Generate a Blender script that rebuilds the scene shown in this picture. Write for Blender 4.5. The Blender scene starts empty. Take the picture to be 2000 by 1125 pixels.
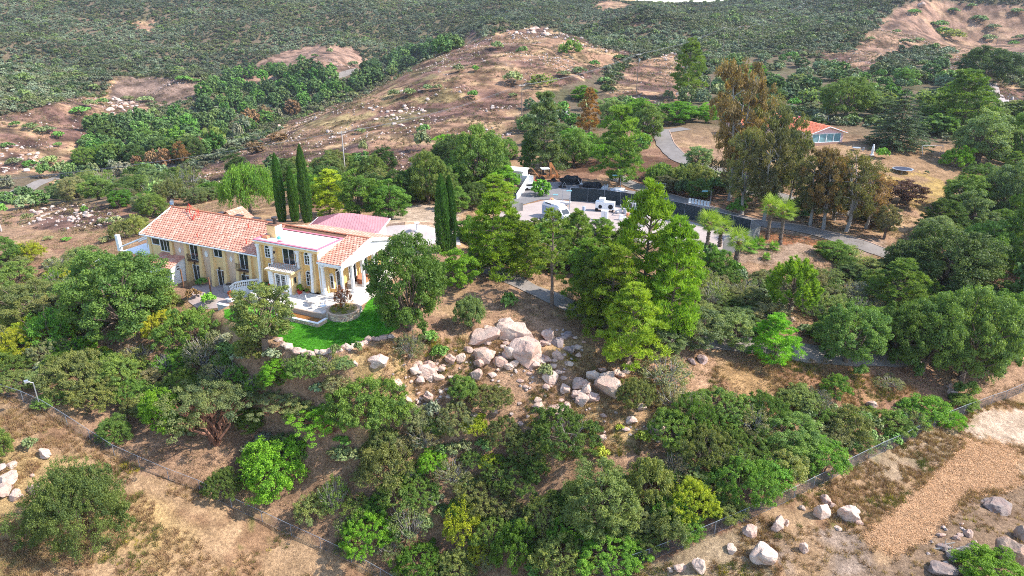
import bpy, bmesh, math, random
import numpy as np
from mathutils import Vector, Matrix
random.seed(11)
RNG = np.random.default_rng(7)
R_ = math.radians
sc = bpy.context.scene
COL = sc.collection

# ------------------------------------------------------------------ camera
H_CAM = 36.0
PITCH = R_(22.2)
FPX = 1366.0                      # focal length in pixels of the 2000 px wide photograph
SP, CP = math.sin(PITCH), math.cos(PITCH)
cam_d = bpy.data.cameras.new('camera')
cam_d.sensor_width = 36.0
cam_d.lens = 36.0 * FPX / 2000.0
cam_d.clip_start = 0.5
cam_d.clip_end = 12000
cam = bpy.data.objects.new('camera', cam_d)
COL.objects.link(cam)
cam.location = (0, 0, H_CAM)
cam.rotation_euler = (math.pi / 2 - PITCH, 0, 0)
sc.camera = cam

# ------------------------------------------------------------------ light
SUN_EL, SUN_AZ = 44.0, -4.0        # azimuth measured from +X towards +Y
sd = bpy.data.lights.new('sun', 'SUN')
sd.energy = 3.1
sd.angle = R_(0.55)
sd.color = (1.0, 0.955, 0.88)
sun = bpy.data.objects.new('sun', sd)
COL.objects.link(sun)
_d = Vector((math.cos(R_(SUN_EL)) * math.cos(R_(SUN_AZ)), math.cos(R_(SUN_EL)) * math.sin(R_(SUN_AZ)), math.sin(R_(SUN_EL))))
sun.rotation_euler = _d.to_track_quat('Z', 'Y').to_euler()
world = bpy.data.worlds.new('World')
sc.world = world
world.use_nodes = True
wn = world.node_tree
bg = wn.nodes['Background']
sky = wn.nodes.new('ShaderNodeTexSky')
sky.sky_type = 'NISHITA'
sky.sun_disc = False
sky.sun_elevation = R_(SUN_EL)
sky.sun_rotation = R_(90 - SUN_AZ)
sky.air_density = 1.0
sky.dust_density = 0.6
sky.ozone_density = 1.5
wn.links.new(sky.outputs[0], bg.inputs['Color'])
bg.inputs['Strength'].default_value = 0.15
sc.view_settings.view_transform = 'Standard'
sc.view_settings.look = 'None'
sc.view_settings.gamma = 1.0
sc.view_settings.use_curve_mapping = False
sc.view_settings.exposure = 1.5
sc.cycles.max_bounces = 6
sc.cycles.pixel_filter_type = 'BLACKMAN_HARRIS'
sc.cycles.filter_width = 1.0
sc.cycles.use_denoising = False
sc.cycles.transparent_max_bounces = 6

# ------------------------------------------------------------------ bookkeeping
def put(name, mesh=None, parent=None):
    o = bpy.data.objects.new(name, mesh)
    COL.objects.link(o)
    if parent is not None:
        o.parent = parent
    return o
def tag(o, label=None, cat=None, group=None, kind=None):
    if label: o['label'] = label
    if cat: o['category'] = cat
    if group: o['group'] = group
    if kind: o['kind'] = kind
    return o
def empty(name, loc, label, cat, rotz=0.0, group=None):
    o = put(name)
    o.location = loc
    o.rotation_euler = (0, 0, rotz)
    o.empty_display_size = 0.3
    return tag(o, label, cat, group)

# ------------------------------------------------------------------ noise in numpy
def _hash(ix, iy, s):
    n = (ix.astype(np.int64) * 374761393 + iy.astype(np.int64) * 668265263 + s * 1442695041) & 0x7fffffff
    n = ((n ^ (n >> 13)) * 1274126177) & 0x7fffffff
    return ((n ^ (n >> 16)) & 0xffff) / 65535.0
def vnoise(x, y, s=0):
    x = np.asarray(x, float); y = np.asarray(y, float)
    ix = np.floor(x); iy = np.floor(y)
    fx = x - ix; fy = y - iy
    fx = fx * fx * (3 - 2 * fx); fy = fy * fy * (3 - 2 * fy)
    a = _hash(ix, iy, s); b = _hash(ix + 1, iy, s); c = _hash(ix, iy + 1, s); d = _hash(ix + 1, iy + 1, s)
    return (a + (b - a) * fx) * (1 - fy) + (c + (d - c) * fx) * fy
def fbm(x, y, s=0, o=4):
    r = 0; a = 0.5; t = 0
    for k in range(o):
        r = r + a * vnoise(x * 2 ** k, y * 2 ** k, s + k * 17); t += a; a *= 0.5
    return r / t                       # 0..1
def inpoly(px, py, poly):
    px = np.asarray(px, float); py = np.asarray(py, float)
    ins = np.zeros(px.shape, bool)
    n = len(poly); j = n - 1
    for i in range(n):
        xi, yi = poly[i]; xj, yj = poly[j]
        c = ((yi > py) != (yj > py)) & (px < (xj - xi) * (py - yi) / ((yj - yi) if yj != yi else 1e-9) + xi)
        ins ^= c
        j = i
    return ins
def sstep(a, b, x):
    t = np.clip((x - a) / (b - a), 0, 1)
    return t * t * (3 - 2 * t)

# ------------------------------------------------------------------ terrain height
def ray(px, py):
    u = (px - 1000) / FPX; v = (py - 562.5) / FPX
    return u, CP - v * SP, -(SP + v * CP)
def project(X, Y, Z):
    dz = H_CAM - Z
    z = np.maximum(Y * CP + dz * SP, 1e-3)
    return 1000 + FPX * X / z, 562.5 + FPX * (-Y * SP + dz * CP) / z, z
PIXPTS = [  # (x, y, height): places on the ground seen in the photograph
 (0,1125,-14),(400,1125,-18),(800,1125,-21),(1200,1110,-16),(1600,1125,-14),(2000,1125,-14),
 (0,760,-7),(400,940,-13.5),(200,850,-10),(600,1030,-17.5),(760,1120,-21),(1534,970,-12),(2000,745,-14),(1750,870,-13),(1850,1000,-14),
 (860,1060,-19),(1000,950,-14),(1000,850,-10),(700,900,-12),(560,980,-16),(1300,900,-9.5),(1300,1000,-12.5),(480,880,-12.5),
 (1150,770,-6),(1130,700,-4.5),(1040,650,-2.2),(950,640,-1.8),(1450,750,-7.5),(1550,700,-7.5),(1700,800,-11),(1850,760,-12.5),(1550,830,-10),
 (760,700,-2.6),(850,700,-3.2),(700,740,-4.5),(640,740,-5),(520,700,-4.5),(300,650,-4.5),(350,720,-6.5),(200,700,-6.5),(100,720,-6.5),(100,560,-5.5),(0,520,-6.5),(200,560,-4),
 (800,770,-6.5),(830,650,-1.5),(860,590,-1),(940,580,-1),
 (1050,570,-1.5),(1150,610,-2.3),(1300,650,-4.2),(1550,690,-6.8),(1700,700,-8.5),(1950,570,-8),(1800,600,-7.5),
 (1250,480,-3.2),(1400,520,-3.8),(1500,480,-3.5),(1600,470,-3.5),(1750,490,-4.5),(1900,520,-6.5),(1600,600,-6),(1450,580,-5),
 (1000,440,-2.5),(1100,420,-3.3),(1300,420,-3.3),(1430,430,-3.3),(1050,350,-3),(1200,340,-2.8),(1150,500,-2.8),
 (1400,330,-1),(1300,262,1),(1620,290,1),(1800,340,-1),(1900,390,-3.5),(1550,390,-2.2),(1990,430,-6),
 (1960,175,3),(1900,260,0),(1750,270,1),
 (860,450,-.3),(850,390,-2),(700,400,-2.5),(560,400,-3.5),(130,480,-8),(150,420,-10),(250,400,-10),(30,440,-11.5),
 (700,330,-6),(600,340,-9),(450,350,-13),(100,350,-26),(300,345,-22),(300,310,-26),
 (450,310,-15),(600,262,-10),(800,270,-5),(900,300,-4.5),(1000,300,-4),(800,230,-3),(1000,230,-2),(1100,200,1.5),(1250,200,1.5),
 (900,180,3),(1000,150,7),(1150,160,5),(1050,100,14),(1050,66,18.5),(1130,85,14.5),(1200,105,10),(850,112,6),(700,188,-8),(560,243,-15),
 (550,165,-25),(480,200,-26),(300,288,-27),(740,140,-16),(60,222,-13),(150,202,-13),(0,300,-20),(60,300,-21),(200,250,-20),(200,300,-26),
 (300,160,-12),(300,193,-19),(400,152,-10),(620,97,0),(690,122,-7),(560,125,-8),
 (300,100,-3),(300,50,13),(0,100,-1),(0,50,15),(600,50,14),(900,62,9),(900,25,27),
 (1160,42,19),(1200,62,14),(1250,25,28),(1400,60,16),(1500,60,15),(1500,100,8),(1400,110,7),(1600,110,6.5),(1700,110,7.5),(1700,60,18),(1850,60,14),(1850,100,7),(2000,25,28),(2000,100,6),
]
FARPTS = [  # (x, forward distance, height): crest of the far hills and what lies past them
 (300,900,42),(0,900,46),(-500,900,50),(600,900,41),(850,900,38),(1000,860,35.5),(1120,850,31.5),(1260,850,32),(1400,850,32.5),(1550,800,38),(1700,700,38),(1800,650,37),(2000,650,37.5),(2400,650,38),
 (300,1500,30),(1000,1500,10),(1400,1500,10),(2000,1500,25),(0,2600,10),(1000,2600,0),(2000,2600,0),(-500,2000,20),(2500,2000,10),
 (-500,300,-15),(-500,120,-12),(-500,60,-14),(2500,60,-16),(2500,120,-12),(2500,300,0),
 (640,400,-25),(760,480,-14),(850,520,-2),
]
def _ctrl():
    P = []
    for x, y, h in PIXPTS:
        u, f, d = ray(x, y); t = (H_CAM - h) / -d
        P.append((u * t, f * t, h))
    for x, Y, h in FARPTS:
        P.append(((x - 1000) / FPX * (Y * CP + (H_CAM - h) * SP), Y, h))
    for X, Y, h in ((0,20,-18),(-40,10,-18),(40,10,-17),(0,-60,-18),(-150,0,-14),(150,0,-16),(0,-400,-16),(-600,-100,-10),(600,-100,-12),(0,40,-19.5)):
        P.append((X, Y, h))
    return np.array(P)
def _q(X, Y):
    Rr = np.sqrt(X * X + Y * Y) + 20
    return np.arctan2(X, Y + 12) * 2.2, np.log(Rr) * 1.6
_cp = _ctrl()
_qx, _qy = _q(_cp[:, 0], _cp[:, 1])
def _tps(r2):
    return 0.5 * r2 * np.log(r2 + 1e-12)
def _fit():
    n = len(_cp)
    d = (_qx[:, None] - _qx[None]) ** 2 + (_qy[:, None] - _qy[None]) ** 2
    K = _tps(d) + np.eye(n) * 0.0012
    Pm = np.c_[np.ones(n), _qx, _qy]
    M = np.zeros((n + 3, n + 3)); M[:n, :n] = K; M[:n, n:] = Pm; M[n:, :n] = Pm.T
    return np.linalg.solve(M, np.r_[_cp[:, 2], 0, 0, 0])
_w = _fit()
HO = (-25.9, 86.0)                                  # house frame: a along the facade, b into the house
HA = (math.cos(R_(25)), -math.sin(R_(25))); HB = (math.sin(R_(25)), math.cos(R_(25)))
def house_xy(a, b): return HO[0] + a * HA[0] + b * HB[0], HO[1] + a * HA[1] + b * HB[1]
def to_house(X, Y):
    dx = X - HO[0]; dy = Y - HO[1]
    return dx * HA[0] + dy * HA[1], dx * HB[0] + dy * HB[1]
def rectmask(a, b, a0, a1, b0, b1, s):
    d = np.maximum(np.maximum(a0 - a, a - a1), np.maximum(b0 - b, b - b1))
    return 1 - sstep(0, s, d)
def height_raw(X, Y):
    X = np.atleast_1d(np.asarray(X, float)); Y = np.atleast_1d(np.asarray(Y, float))
    sh = X.shape; X = X.ravel(); Y = Y.ravel()
    out = np.empty(len(X))
    for s in range(0, len(X), 40000):
        x, y = _q(X[s:s + 40000], Y[s:s + 40000])
        d = (x[:, None] - _qx[None]) ** 2 + (y[:, None] - _qy[None]) ** 2
        out[s:s + 40000] = _tps(d) @ _w[:-3] + _w[-3] + _w[-2] * x + _w[-1] * y
    Rr = np.sqrt(X * X + Y * Y)
    # lumps that grow with distance
    out += (fbm(X / 9, Y / 9, 3, 4) - .5) * 1.1 * sstep(20, 70, Rr) + (fbm(X / 45, Y / 45, 9, 3) - .5) * sstep(150, 320, Rr) * 7 + (fbm(X / 16, Y / 16, 39, 4) - .5) * sstep(170, 260, Rr) * 3.2 + (fbm(X / 120, Y / 120, 29, 3) - .5) * sstep(450, 800, Rr) * 16 - np.abs(fbm(X / 95, Y / 150, 31, 3) - .5) * 2 * sstep(430, 560, Rr) * (1 - sstep(740, 850, Rr)) * (1 - .8 * sstep(120, 200, X)) * 26
    # distant tan hill
    hx, hy = (1192 - 1000) / FPX * 1420, 1500
    out += 36 * np.exp(-(((X - hx) / 75) ** 2 + ((Y - hy) / 160) ** 2)) + 30 * np.exp(-(((X - hx + 90) / 70) ** 2 + ((Y - hy) / 160) ** 2)) + 33 * np.exp(-(((X - 640) / 120) ** 2 + ((Y - hy) / 160) ** 2))
    # levelled ground: house, terrace, lawn, yard
    a, b = to_house(X, Y)
    def level(m, h):
        nonlocal out
        out = out * (1 - m) + h * m
    level(rectmask(a, b, -34, -9.5, -2.5, 13, 2.5), -2.12)
    level(rectmask(a, b, -9.5, 9, -8.8, 14, 2.0), -.9)
    level(rectmask(a, b, -12, 20, 13, 27, 4), -.5)
    level(1 - sstep(1.0, 1.7, np.sqrt(((a - 5.5) / 9.5) ** 2 + ((b + 7.4) / 5.0) ** 2)), -.95)
    c = (X - 14) ; e = (Y - 136)
    level(rectmask(X, Y, -4, 50, 111, 163, 5), -3.3)
    return out.reshape(sh)
# polar grid of heights for fast look-up and for the ground mesh
TH = np.concatenate([np.linspace(-180, -46, 40, endpoint=False), np.linspace(-46, 46, 470), np.linspace(46, 180, 41)[1:]])
TH = np.radians(TH)
LR = np.concatenate([[math.log(2.0)], np.linspace(math.log(14), math.log(40), 20, endpoint=False), np.linspace(math.log(40), math.log(1000), 500), np.linspace(math.log(1000), math.log(6000), 41)[1:]])
GT, GL = np.meshgrid(TH, LR)
GX = np.exp(GL) * np.sin(GT); GY = np.exp(GL) * np.cos(GT)
GH = height_raw(GX, GY)
def ground(X, Y):
    X = np.asarray(X, float); Y = np.asarray(Y, float)
    t = np.arctan2(X, Y); l = np.log(np.maximum(np.sqrt(X * X + Y * Y), 2.01))
    i = np.clip(np.searchsorted(TH, t) - 1, 0, len(TH) - 2); j = np.clip(np.searchsorted(LR, l) - 1, 0, len(LR) - 2)
    ft = np.clip((t - TH[i]) / (TH[i + 1] - TH[i]), 0, 1); fl = np.clip((l - LR[j]) / (LR[j + 1] - LR[j]), 0, 1)
    return (GH[j, i] * (1 - ft) + GH[j, i + 1] * ft) * (1 - fl) + (GH[j + 1, i] * (1 - ft) + GH[j + 1, i + 1] * ft) * fl
_ts = np.exp(np.linspace(math.log(35), math.log(2500), 1100))
def P(px, py):
    """the place on the ground seen at pixel (px, py) of the 2000 px photograph"""
    u, f, d = ray(px, py)
    z = H_CAM + d * _ts; g = ground(u * _ts, f * _ts)
    k = np.nonzero(z <= g)[0]
    k = k[0] if len(k) else len(_ts) - 1
    if k > 0:
        a0 = z[k - 1] - g[k - 1]; a1 = z[k] - g[k]
        t = _ts[k - 1] + (_ts[k] - _ts[k - 1]) * (a0 / (a0 - a1) if a0 != a1 else 0)
    else: t = _ts[0]
    X, Y = u * t, f * t
    return Vector((X, Y, float(ground(X, Y))))
def zdepth(p): return p.y * CP + (H_CAM - p.z) * SP
def h_to(p, ytop):
    """height of something standing at p whose top is seen at row ytop"""
    v = (ytop - 562.5) / FPX
    # (-Y*SP + dz*CP) = v*(Y*CP + dz*SP)  ->  dz
    dz = p.y * (v * CP + SP) / (CP - v * SP)
    return (H_CAM - dz) - p.z
def wid(p, w): return w * zdepth(p) / FPX
# ------------------------------------------------------------------ materials
MATS = {}
def srgb(r, g, b):
    f = lambda c: (c / 255 / 12.92) if c / 255 <= .04045 else ((c / 255 + .055) / 1.055) ** 2.4
    return (f(r), f(g), f(b))
class NT:
    def __init__(s, name):
        s.m = bpy.data.materials.new(name); s.m.use_nodes = True
        s.t = s.m.node_tree; s.b = s.t.nodes['Principled BSDF']; s.out = s.t.nodes['Material Output']
        s.b.inputs['Roughness'].default_value = .8
        s.b.inputs['Specular IOR Level'].default_value = .25
    def n(s, typ, **kw):
        nd = s.t.nodes.new(typ)
        for k, v in kw.items():
            if k.startswith('i_'):
                key = k[2:]
                key = int(key) if key.isdigit() else key
                nd.inputs[key].default_value = v
            else: setattr(nd, k, v)
        return nd
    def l(s, a, b): s.t.links.new(a, b)
    def mix(s, fac, a, b, mode='MIX'):
        nd = s.t.nodes.new('ShaderNodeMix'); nd.data_type = 'RGBA'; nd.blend_type = mode
        for sock, v in ((nd.inputs[0], fac), (nd.inputs[6], a), (nd.inputs[7], b)):
            if hasattr(v, 'is_output'): s.l(v, sock)
            elif isinstance(v, (int, float)): sock.default_value = v
            else: sock.default_value = (*v, 1)
        return nd.outputs[2]
    def noise(s, scale, detail=4, vec=None, rough=.6):
        nd = s.n('ShaderNodeTexNoise', i_Scale=scale, i_Detail=detail, i_Roughness=rough)
        s.l(vec if vec is not None else s.pos(), nd.inputs['Vector'])
        return nd.outputs['Fac']
    def pos(s, obj=False):
        k = 'tc' if obj else 'geo'
        if not hasattr(s, k):
            if obj: s.tc = s.n('ShaderNodeTexCoord').outputs['Object']
            else: s.geo = s.n('ShaderNodeNewGeometry').outputs['Position']
        return getattr(s, k)
    def ramp(s, fac, lo, hi, a=0.0, b=1.0):
        nd = s.n('ShaderNodeMapRange', i_1=lo, i_2=hi, i_3=a, i_4=b)
        s.l(fac, nd.inputs[0]); return nd.outputs[0]
    def bump(s, fac, strength=.5, dist=.1):
        nd = s.n('ShaderNodeBump', i_Strength=strength, i_Distance=dist)
        s.l(fac, nd.inputs['Height']); s.l(nd.outputs[0], s.b.inputs['Normal'])
    def base(s, c):
        if hasattr(c, 'is_output'): s.l(c, s.b.inputs['Base Color'])
        else: s.b.inputs['Base Color'].default_value = (*c, 1)
def simple(name, col, rough=.7, metal=0.0, var=.12, scale=3.0, bump=0.0, spec=.3, obj=True, bscale=None):
    if name in MATS: return MATS[name]
    t = NT(name)
    nz = t.noise(scale, 5, t.pos(obj))
    c = t.mix(t.ramp(nz, .3, .7), tuple(x * (1 - var) for x in col), tuple(min(1, x * (1 + var)) for x in col))
    t.base(c)
    t.b.inputs['Roughness'].default_value = rough
    t.b.inputs['Metallic'].default_value = metal
    t.b.inputs['Specular IOR Level'].default_value = spec
    if bump: t.bump(t.noise(bscale or scale * 4, 4, t.pos(obj)), bump, .05)
    MATS[name] = t.m
    return t.m

def ground_material():
    t = NT('ground_soil')
    at = t.n('ShaderNodeAttribute', attribute_name='alb').outputs['Color']
    a2 = t.n('ShaderNodeAttribute', attribute_name='rough_amt').outputs['Fac']
    p = t.pos()
    n1 = t.noise(.55, 6, p); n2 = t.noise(3.2, 6, p, .75); n3 = t.noise(14, 3, p, .8)
    c = t.mix(t.ramp(n1, .35, .65), (.72, .70, .66), (1.25, 1.24, 1.22))
    c = t.mix(1.0, at, c, 'MULTIPLY')
    k = t.mix(t.ramp(n2, .36, .64), (.62, .60, .60), (1.36, 1.34, 1.28))
    c = t.mix(1.0, c, k, 'MULTIPLY')
    k = t.mix(t.ramp(n3, .38, .62), (.62, .60, .60), (1.34, 1.34, 1.30))
    c = t.mix(1.0, c, k, 'MULTIPLY')
    t.base(c)
    mu = t.n('ShaderNodeMath', operation='ADD'); t.l(n2, mu.inputs[0]); t.l(n3, mu.inputs[1])
    t.bump(mu.outputs[0], .8, .22)
    t.b.inputs['Roughness'].default_value = .95
    t.b.inputs['Specular IOR Level'].default_value = .1
    return t.m

# foliage: obj.color gives the hue of the plant, 'tint' the leaf-to-leaf change
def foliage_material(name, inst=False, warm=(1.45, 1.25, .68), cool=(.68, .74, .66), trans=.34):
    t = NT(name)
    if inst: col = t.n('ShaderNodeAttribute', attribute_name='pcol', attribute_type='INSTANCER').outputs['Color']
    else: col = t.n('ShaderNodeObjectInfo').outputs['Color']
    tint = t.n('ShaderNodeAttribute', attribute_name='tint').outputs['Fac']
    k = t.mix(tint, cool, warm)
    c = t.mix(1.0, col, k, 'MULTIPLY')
    t.base(c)
    t.b.inputs['Roughness'].default_value = .55
    t.b.inputs['Specular IOR Level'].default_value = .18
    tr = t.n('ShaderNodeBsdfTranslucent')
    c2 = t.mix(1.0, c, (1.15, 1.3, .5), 'MULTIPLY'); t.l(c2, tr.inputs['Color'])
    mx = t.n('ShaderNodeMixShader', i_0=trans)
    t.l(t.b.outputs[0], mx.inputs[1]); t.l(tr.outputs[0], mx.inputs[2]); t.l(mx.outputs[0], t.out.inputs['Surface'])
    return t.m
M_LEAF = foliage_material('leaf')
M_LEAFI = foliage_material('leaf_far', True, warm=(1.25, 1.18, .9), cool=(.76, .82, .88), trans=.15)
M_BARK = simple('bark', (.16, .115, .085), .9, scale=6, var=.35, bump=.6)
M_BARK_RED = simple('bark_red', (.20, .095, .06), .7, scale=6, var=.3)
M_BARK_GREY = simple('bark_grey', (.30, .27, .24), .9, scale=6, var=.25)
def rock_material():
    t = NT('granite')
    p = t.pos()
    n1 = t.noise(.7, 5, p); n2 = t.noise(3.5, 6, p, .7); n3 = t.noise(22, 3, p)
    oc = t.n('ShaderNodeObjectInfo').outputs['Color']
    c = t.mix(t.ramp(n1, .38, .62), (.46, .31, .25), (.44, .38, .33))
    c = t.mix(t.ramp(n2, .50, .66), c, (.24, .20, .19))
    c = t.mix(t.ramp(n3, .3, .7, 0, .5), c, (.46, .38, .34))
    c = t.mix(1.0, c, oc, 'MULTIPLY')
    t.base(c); t.bump(n2, .9, .2)
    t.b.inputs['Roughness'].default_value = .9
    return t.m
M_ROCK = rock_material()

# ------------------------------------------------------------------ mesh helpers
def mesh_np(name, V, F, mats=(), smooth=False, mi=None):
    V = np.asarray(V, np.float32).reshape(-1, 3); F = np.asarray(F, np.int32)
    m = bpy.data.meshes.new(name)
    nf, k = F.shape
    m.vertices.add(len(V)); m.vertices.foreach_set('co', V.ravel())
    m.loops.add(nf * k); m.loops.foreach_set('vertex_index', F.ravel())
    m.polygons.add(nf)
    m.polygons.foreach_set('loop_start', np.arange(nf, dtype=np.int32) * k)
    if mi is not None: m.polygons.foreach_set('material_index', np.asarray(mi, np.int32))
    m.polygons.foreach_set('use_smooth', np.full(nf, smooth))
    for a in mats: m.materials.append(a)
    m.update(calc_edges=True)
    return m
class MB:
    """collects boxes, tubes and faces of one part"""
    def __init__(s): s.v = []; s.f = []; s.mi = []; s.cur = 0
    def add(s, vs, fs):
        o = len(s.v); s.v += [tuple(v) for v in vs]; s.f += [tuple(i + o for i in f) for f in fs]; s.mi += [s.cur] * len(fs)
        return s
    def box(s, x0, y0, z0, x1, y1, z1):
        return s.add([(x0,y0,z0),(x1,y0,z0),(x1,y1,z0),(x0,y1,z0),(x0,y0,z1),(x1,y0,z1),(x1,y1,z1),(x0,y1,z1)],
                     [(0,3,2,1),(4,5,6,7),(0,1,5,4),(1,2,6,5),(2,3,7,6),(3,0,4,7)])
    def hexa(s, b, t):   # bottom four, top four, both counter-clockwise
        return s.add(list(b) + list(t), [(0,3,2,1),(4,5,6,7),(0,1,5,4),(1,2,6,5),(2,3,7,6),(3,0,4,7)])
    def prism(s, poly, ax, a0, a1):
        """poly (u,v) extruded along axis ax ('x','y','z')"""
        n = len(poly)
        def mk(u, v, w): return {'x': (w, u, v), 'y': (u, w, v), 'z': (u, v, w)}[ax]
        vs = [mk(u, v, a0) for u, v in poly] + [mk(u, v, a1) for u, v in poly]
        fs = [tuple(range(n))[::-1], tuple(range(n, 2 * n))] + [(i, (i + 1) % n, n + (i + 1) % n, n + i) for i in range(n)]
        return s.add(vs, fs)
    def tube(s, p, q, r0, r1=None, n=6, caps=True):
        r1 = r0 if r1 is None else r1
        p = Vector(p); q = Vector(q); d = (q - p)
        if d.length < 1e-6: return s
        d.normalize(); a = d.orthogonal().normalized(); b = d.cross(a)
        vs = []
        for c, r in ((p, r0), (q, r1)):
            for i in range(n):
                t = 2 * math.pi * i / n
                vs.append(c + (a * math.cos(t) + b * math.sin(t)) * r)
        fs = [(i, (i + 1) % n, n + (i + 1) % n, n + i) for i in range(n)]
        if caps: fs += [tuple(range(n))[::-1], tuple(range(n, 2 * n))]
        return s.add(vs, fs)
    def lathe(s, prof, cx=0, cy=0, n=14):
        vs = []; fs = []
        for r, z in prof:
            for i in range(n):
                t = 2 * math.pi * i / n; vs.append((cx + r * math.cos(t), cy + r * math.sin(t), z))
        for k in range(len(prof) - 1):
            for i in range(n):
                fs.append((k * n + i, k * n + (i + 1) % n, (k + 1) * n + (i + 1) % n, (k + 1) * n + i))
        fs.append(tuple(range(n))[::-1]); fs.append(tuple((len(prof) - 1) * n + i for i in range(n)))
        return s.add(vs, fs)
    def mesh(s, name, mats, smooth=False):
        m = bpy.data.meshes.new(name); m.from_pydata(s.v, [], s.f)
        for a in (mats if isinstance(mats, (list, tuple)) else [mats]): m.materials.append(a)
        m.polygons.foreach_set('material_index', s.mi)
        if smooth: m.polygons.foreach_set('use_smooth', [True] * len(s.f))
        m.update(); return m
    def build(s, name, mats, parent=None, smooth=False, label=None):
        o = put(name, s.mesh(name, mats, smooth), parent)
        if label: o['label'] = label
        return o
# ------------------------------------------------------------------ ground sheet
gpx, gpy, gz = project(GX, GY, GH)
gpx = np.where(GY > 0, gpx, -9999)
wob = (fbm(GX / 3.0, GY / 3.0, 40, 3) - .5) * 2
wob2 = (fbm(GX / 3.0 + 50, GY / 3.0, 41, 3) - .5) * 2
_k = 3.2 * FPX / np.maximum(gz, 30)
wx = gpx + wob * _k * .6; wy = gpy + wob2 * _k * .32
def rgb(c): return np.array(c, float)
ALB = np.empty(GX.shape + (3,)); ALB[:] = rgb((.20, .15, .10))
RGH = np.full(GX.shape, .5)
def paint(mask, c, amt=1.0):
    m = (mask.astype(float) * amt)[..., None]
    ALB[:] = ALB * (1 - m) + rgb(c) * m
far = np.sqrt(GX ** 2 + GY ** 2)
nbig = fbm(GX / 14, GY / 14, 50, 4); nmid = fbm(GX / 4, GY / 4, 51, 4); nsm = fbm(GX / 1.3, GY / 1.3, 52, 3)
# slopes under the far chaparral
paint(sstep(180, 260, far), (.17, .145, .11))
paint(sstep(180, 260, far) * sstep(.5, .62, nbig), (.13, .13, .08))
paint(sstep(1150, 1300, far) * np.ones_like(far), (.42, .33, .20))
# property soil: straw, leaf litter, bare reddish earth
near = 1 - sstep(180, 230, far)
paint(near, (.38, .265, .195))
paint(near * sstep(.48, .62, nmid), (.46, .34, .22))
paint(near * sstep(.55, .68, nbig), (.31, .195, .15))
POLY = {}
POLY['left_field'] = [(-900,740),(-200,740),(0,770),(120,815),(190,870),(300,922),(400,962),(520,1020),(640,1078),(760,1140),(760,1900),(-900,1900)]
POLY['right_field'] = [(1130,1135),(1300,1095),(1450,1020),(1600,945),(1780,845),(2000,765),(2700,560),(2900,1900),(1130,1900)]
POLY['chips'] = [(1692,1042),(1740,1005),(1790,962),(1840,915),(1884,871),(1877,850),(1920,868),(1986,874),(1980,906),(1990,945),(1960,955),(1888,962),(1850,1005),(1800,1056),(1751,1084)]
POLY['pale'] = [(1881,840),(1905,812),(1940,797),(2010,800),(2060,830),(2050,868),(1986,871),(1920,864)]
POLY['ash'] = [(1520,1060),(1600,1030),(1690,1040),(1750,1090),(1790,1062),(1900,1120),(1800,1180),(1560,1180)]
POLY['orchard'] = [(1390,720),(1480,690),(1600,705),(1700,730),(1800,760),(1700,800),(1620,780),(1580,830),(1500,820),(1430,790),(1380,760)]
f = inpoly(wx, wy, POLY['left_field']) | (inpoly(wx, wy, POLY['right_field'])) | ((far < 70) & (gpy > 1120))
paint(f, (.43, .315, .215)); paint(f * sstep(.52, .62, nmid), (.33, .22, .15)); paint(f * sstep(.56, .66, nbig), (.47, .36, .20))
paint(f * sstep(.62, .7, nmid) * sstep(.45, .6, nsm), (.16, .18, .06), .8)
paint(inpoly(wx, wy, POLY['ash']) * sstep(.3, .6, nmid), (.36, .30, .27))
paint(inpoly(wx, wy, POLY['right_field']) & (nbig > .56), (.40, .35, .31), .55)
paint(inpoly(wx, wy, [(1500,1185),(1760,1090),(1900,960),(2100,930),(2300,1300),(1500,1300)]), (.26, .20, .16), .8)
paint(inpoly(wx, wy, POLY['chips']), (.50, .34, .22)); paint(inpoly(wx, wy, POLY['pale']), (.58, .49, .43))
paint(inpoly(wx, wy, POLY['orchard']), (.40, .245, .165)); paint(inpoly(wx, wy, POLY['orchard']) * sstep(.5, .6, nmid), (.43, .30, .17))
# straw on the boulder knoll
paint(inpoly(wx, wy, [(640,690),(700,680),(780,655),(880,640),(960,590),(1040,600),(1100,640),(1260,680),(1400,690),(1420,760),(1330,880),(1200,980),(1060,960),(1020,860),(900,850),(800,800),(720,760)]), (.47, .325, .235))
paint(inpoly(wx, wy, [(690,690),(780,660),(900,660),(1100,640),(1260,680),(1300,800),(1330,880),(1100,900),(980,800),(800,790),(700,740)]) * sstep(.4, .6, nmid), (.50, .38, .21))
# behind the house and around the yard
paint(inpoly(wx, wy, [(700,440),(790,400),(900,395),(900,480),(760,520),(690,500)]), (.52, .44, .38))
paint(inpoly(wx, wy, [(1370,410),(1500,430),(1700,470),(1790,500),(1700,500),(1600,500),(1560,510),(1440,520),(1380,490)]), (.40, .31, .26))
paint(inpoly(wx, wy, [(1480,450),(1650,475),(1600,485),(1480,468)]), (.36, .17, .10))
paint(inpoly(wx, wy, [(1700,285),(1850,285),(1950,310),(1965,345),(1880,430),(1800,420),(1740,370),(1710,330)]), (.34, .24, .16))
paint(inpoly(wx, wy, [(1720,330),(1790,335),(1850,350),(1850,400),(1800,420),(1740,370)]) * sstep(.4, .55, nmid), (.46, .35, .15))
paint(inpoly(wx, wy, [(1090,335),(1180,340),(1290,385),(1400,390),(1400,330),(1250,300),(1100,320)]), (.16, .095, .07))
paint(inpoly(wx, wy, [(0,400),(130,395),(230,400),(235,470),(180,512),(90,500),(80,460),(0,440)]), (.42, .29, .20))
paint(inpoly(wx, wy, [(80,470),(190,460),(240,480),(190,505),(120,510)]), (.36, .23, .17))
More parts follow.
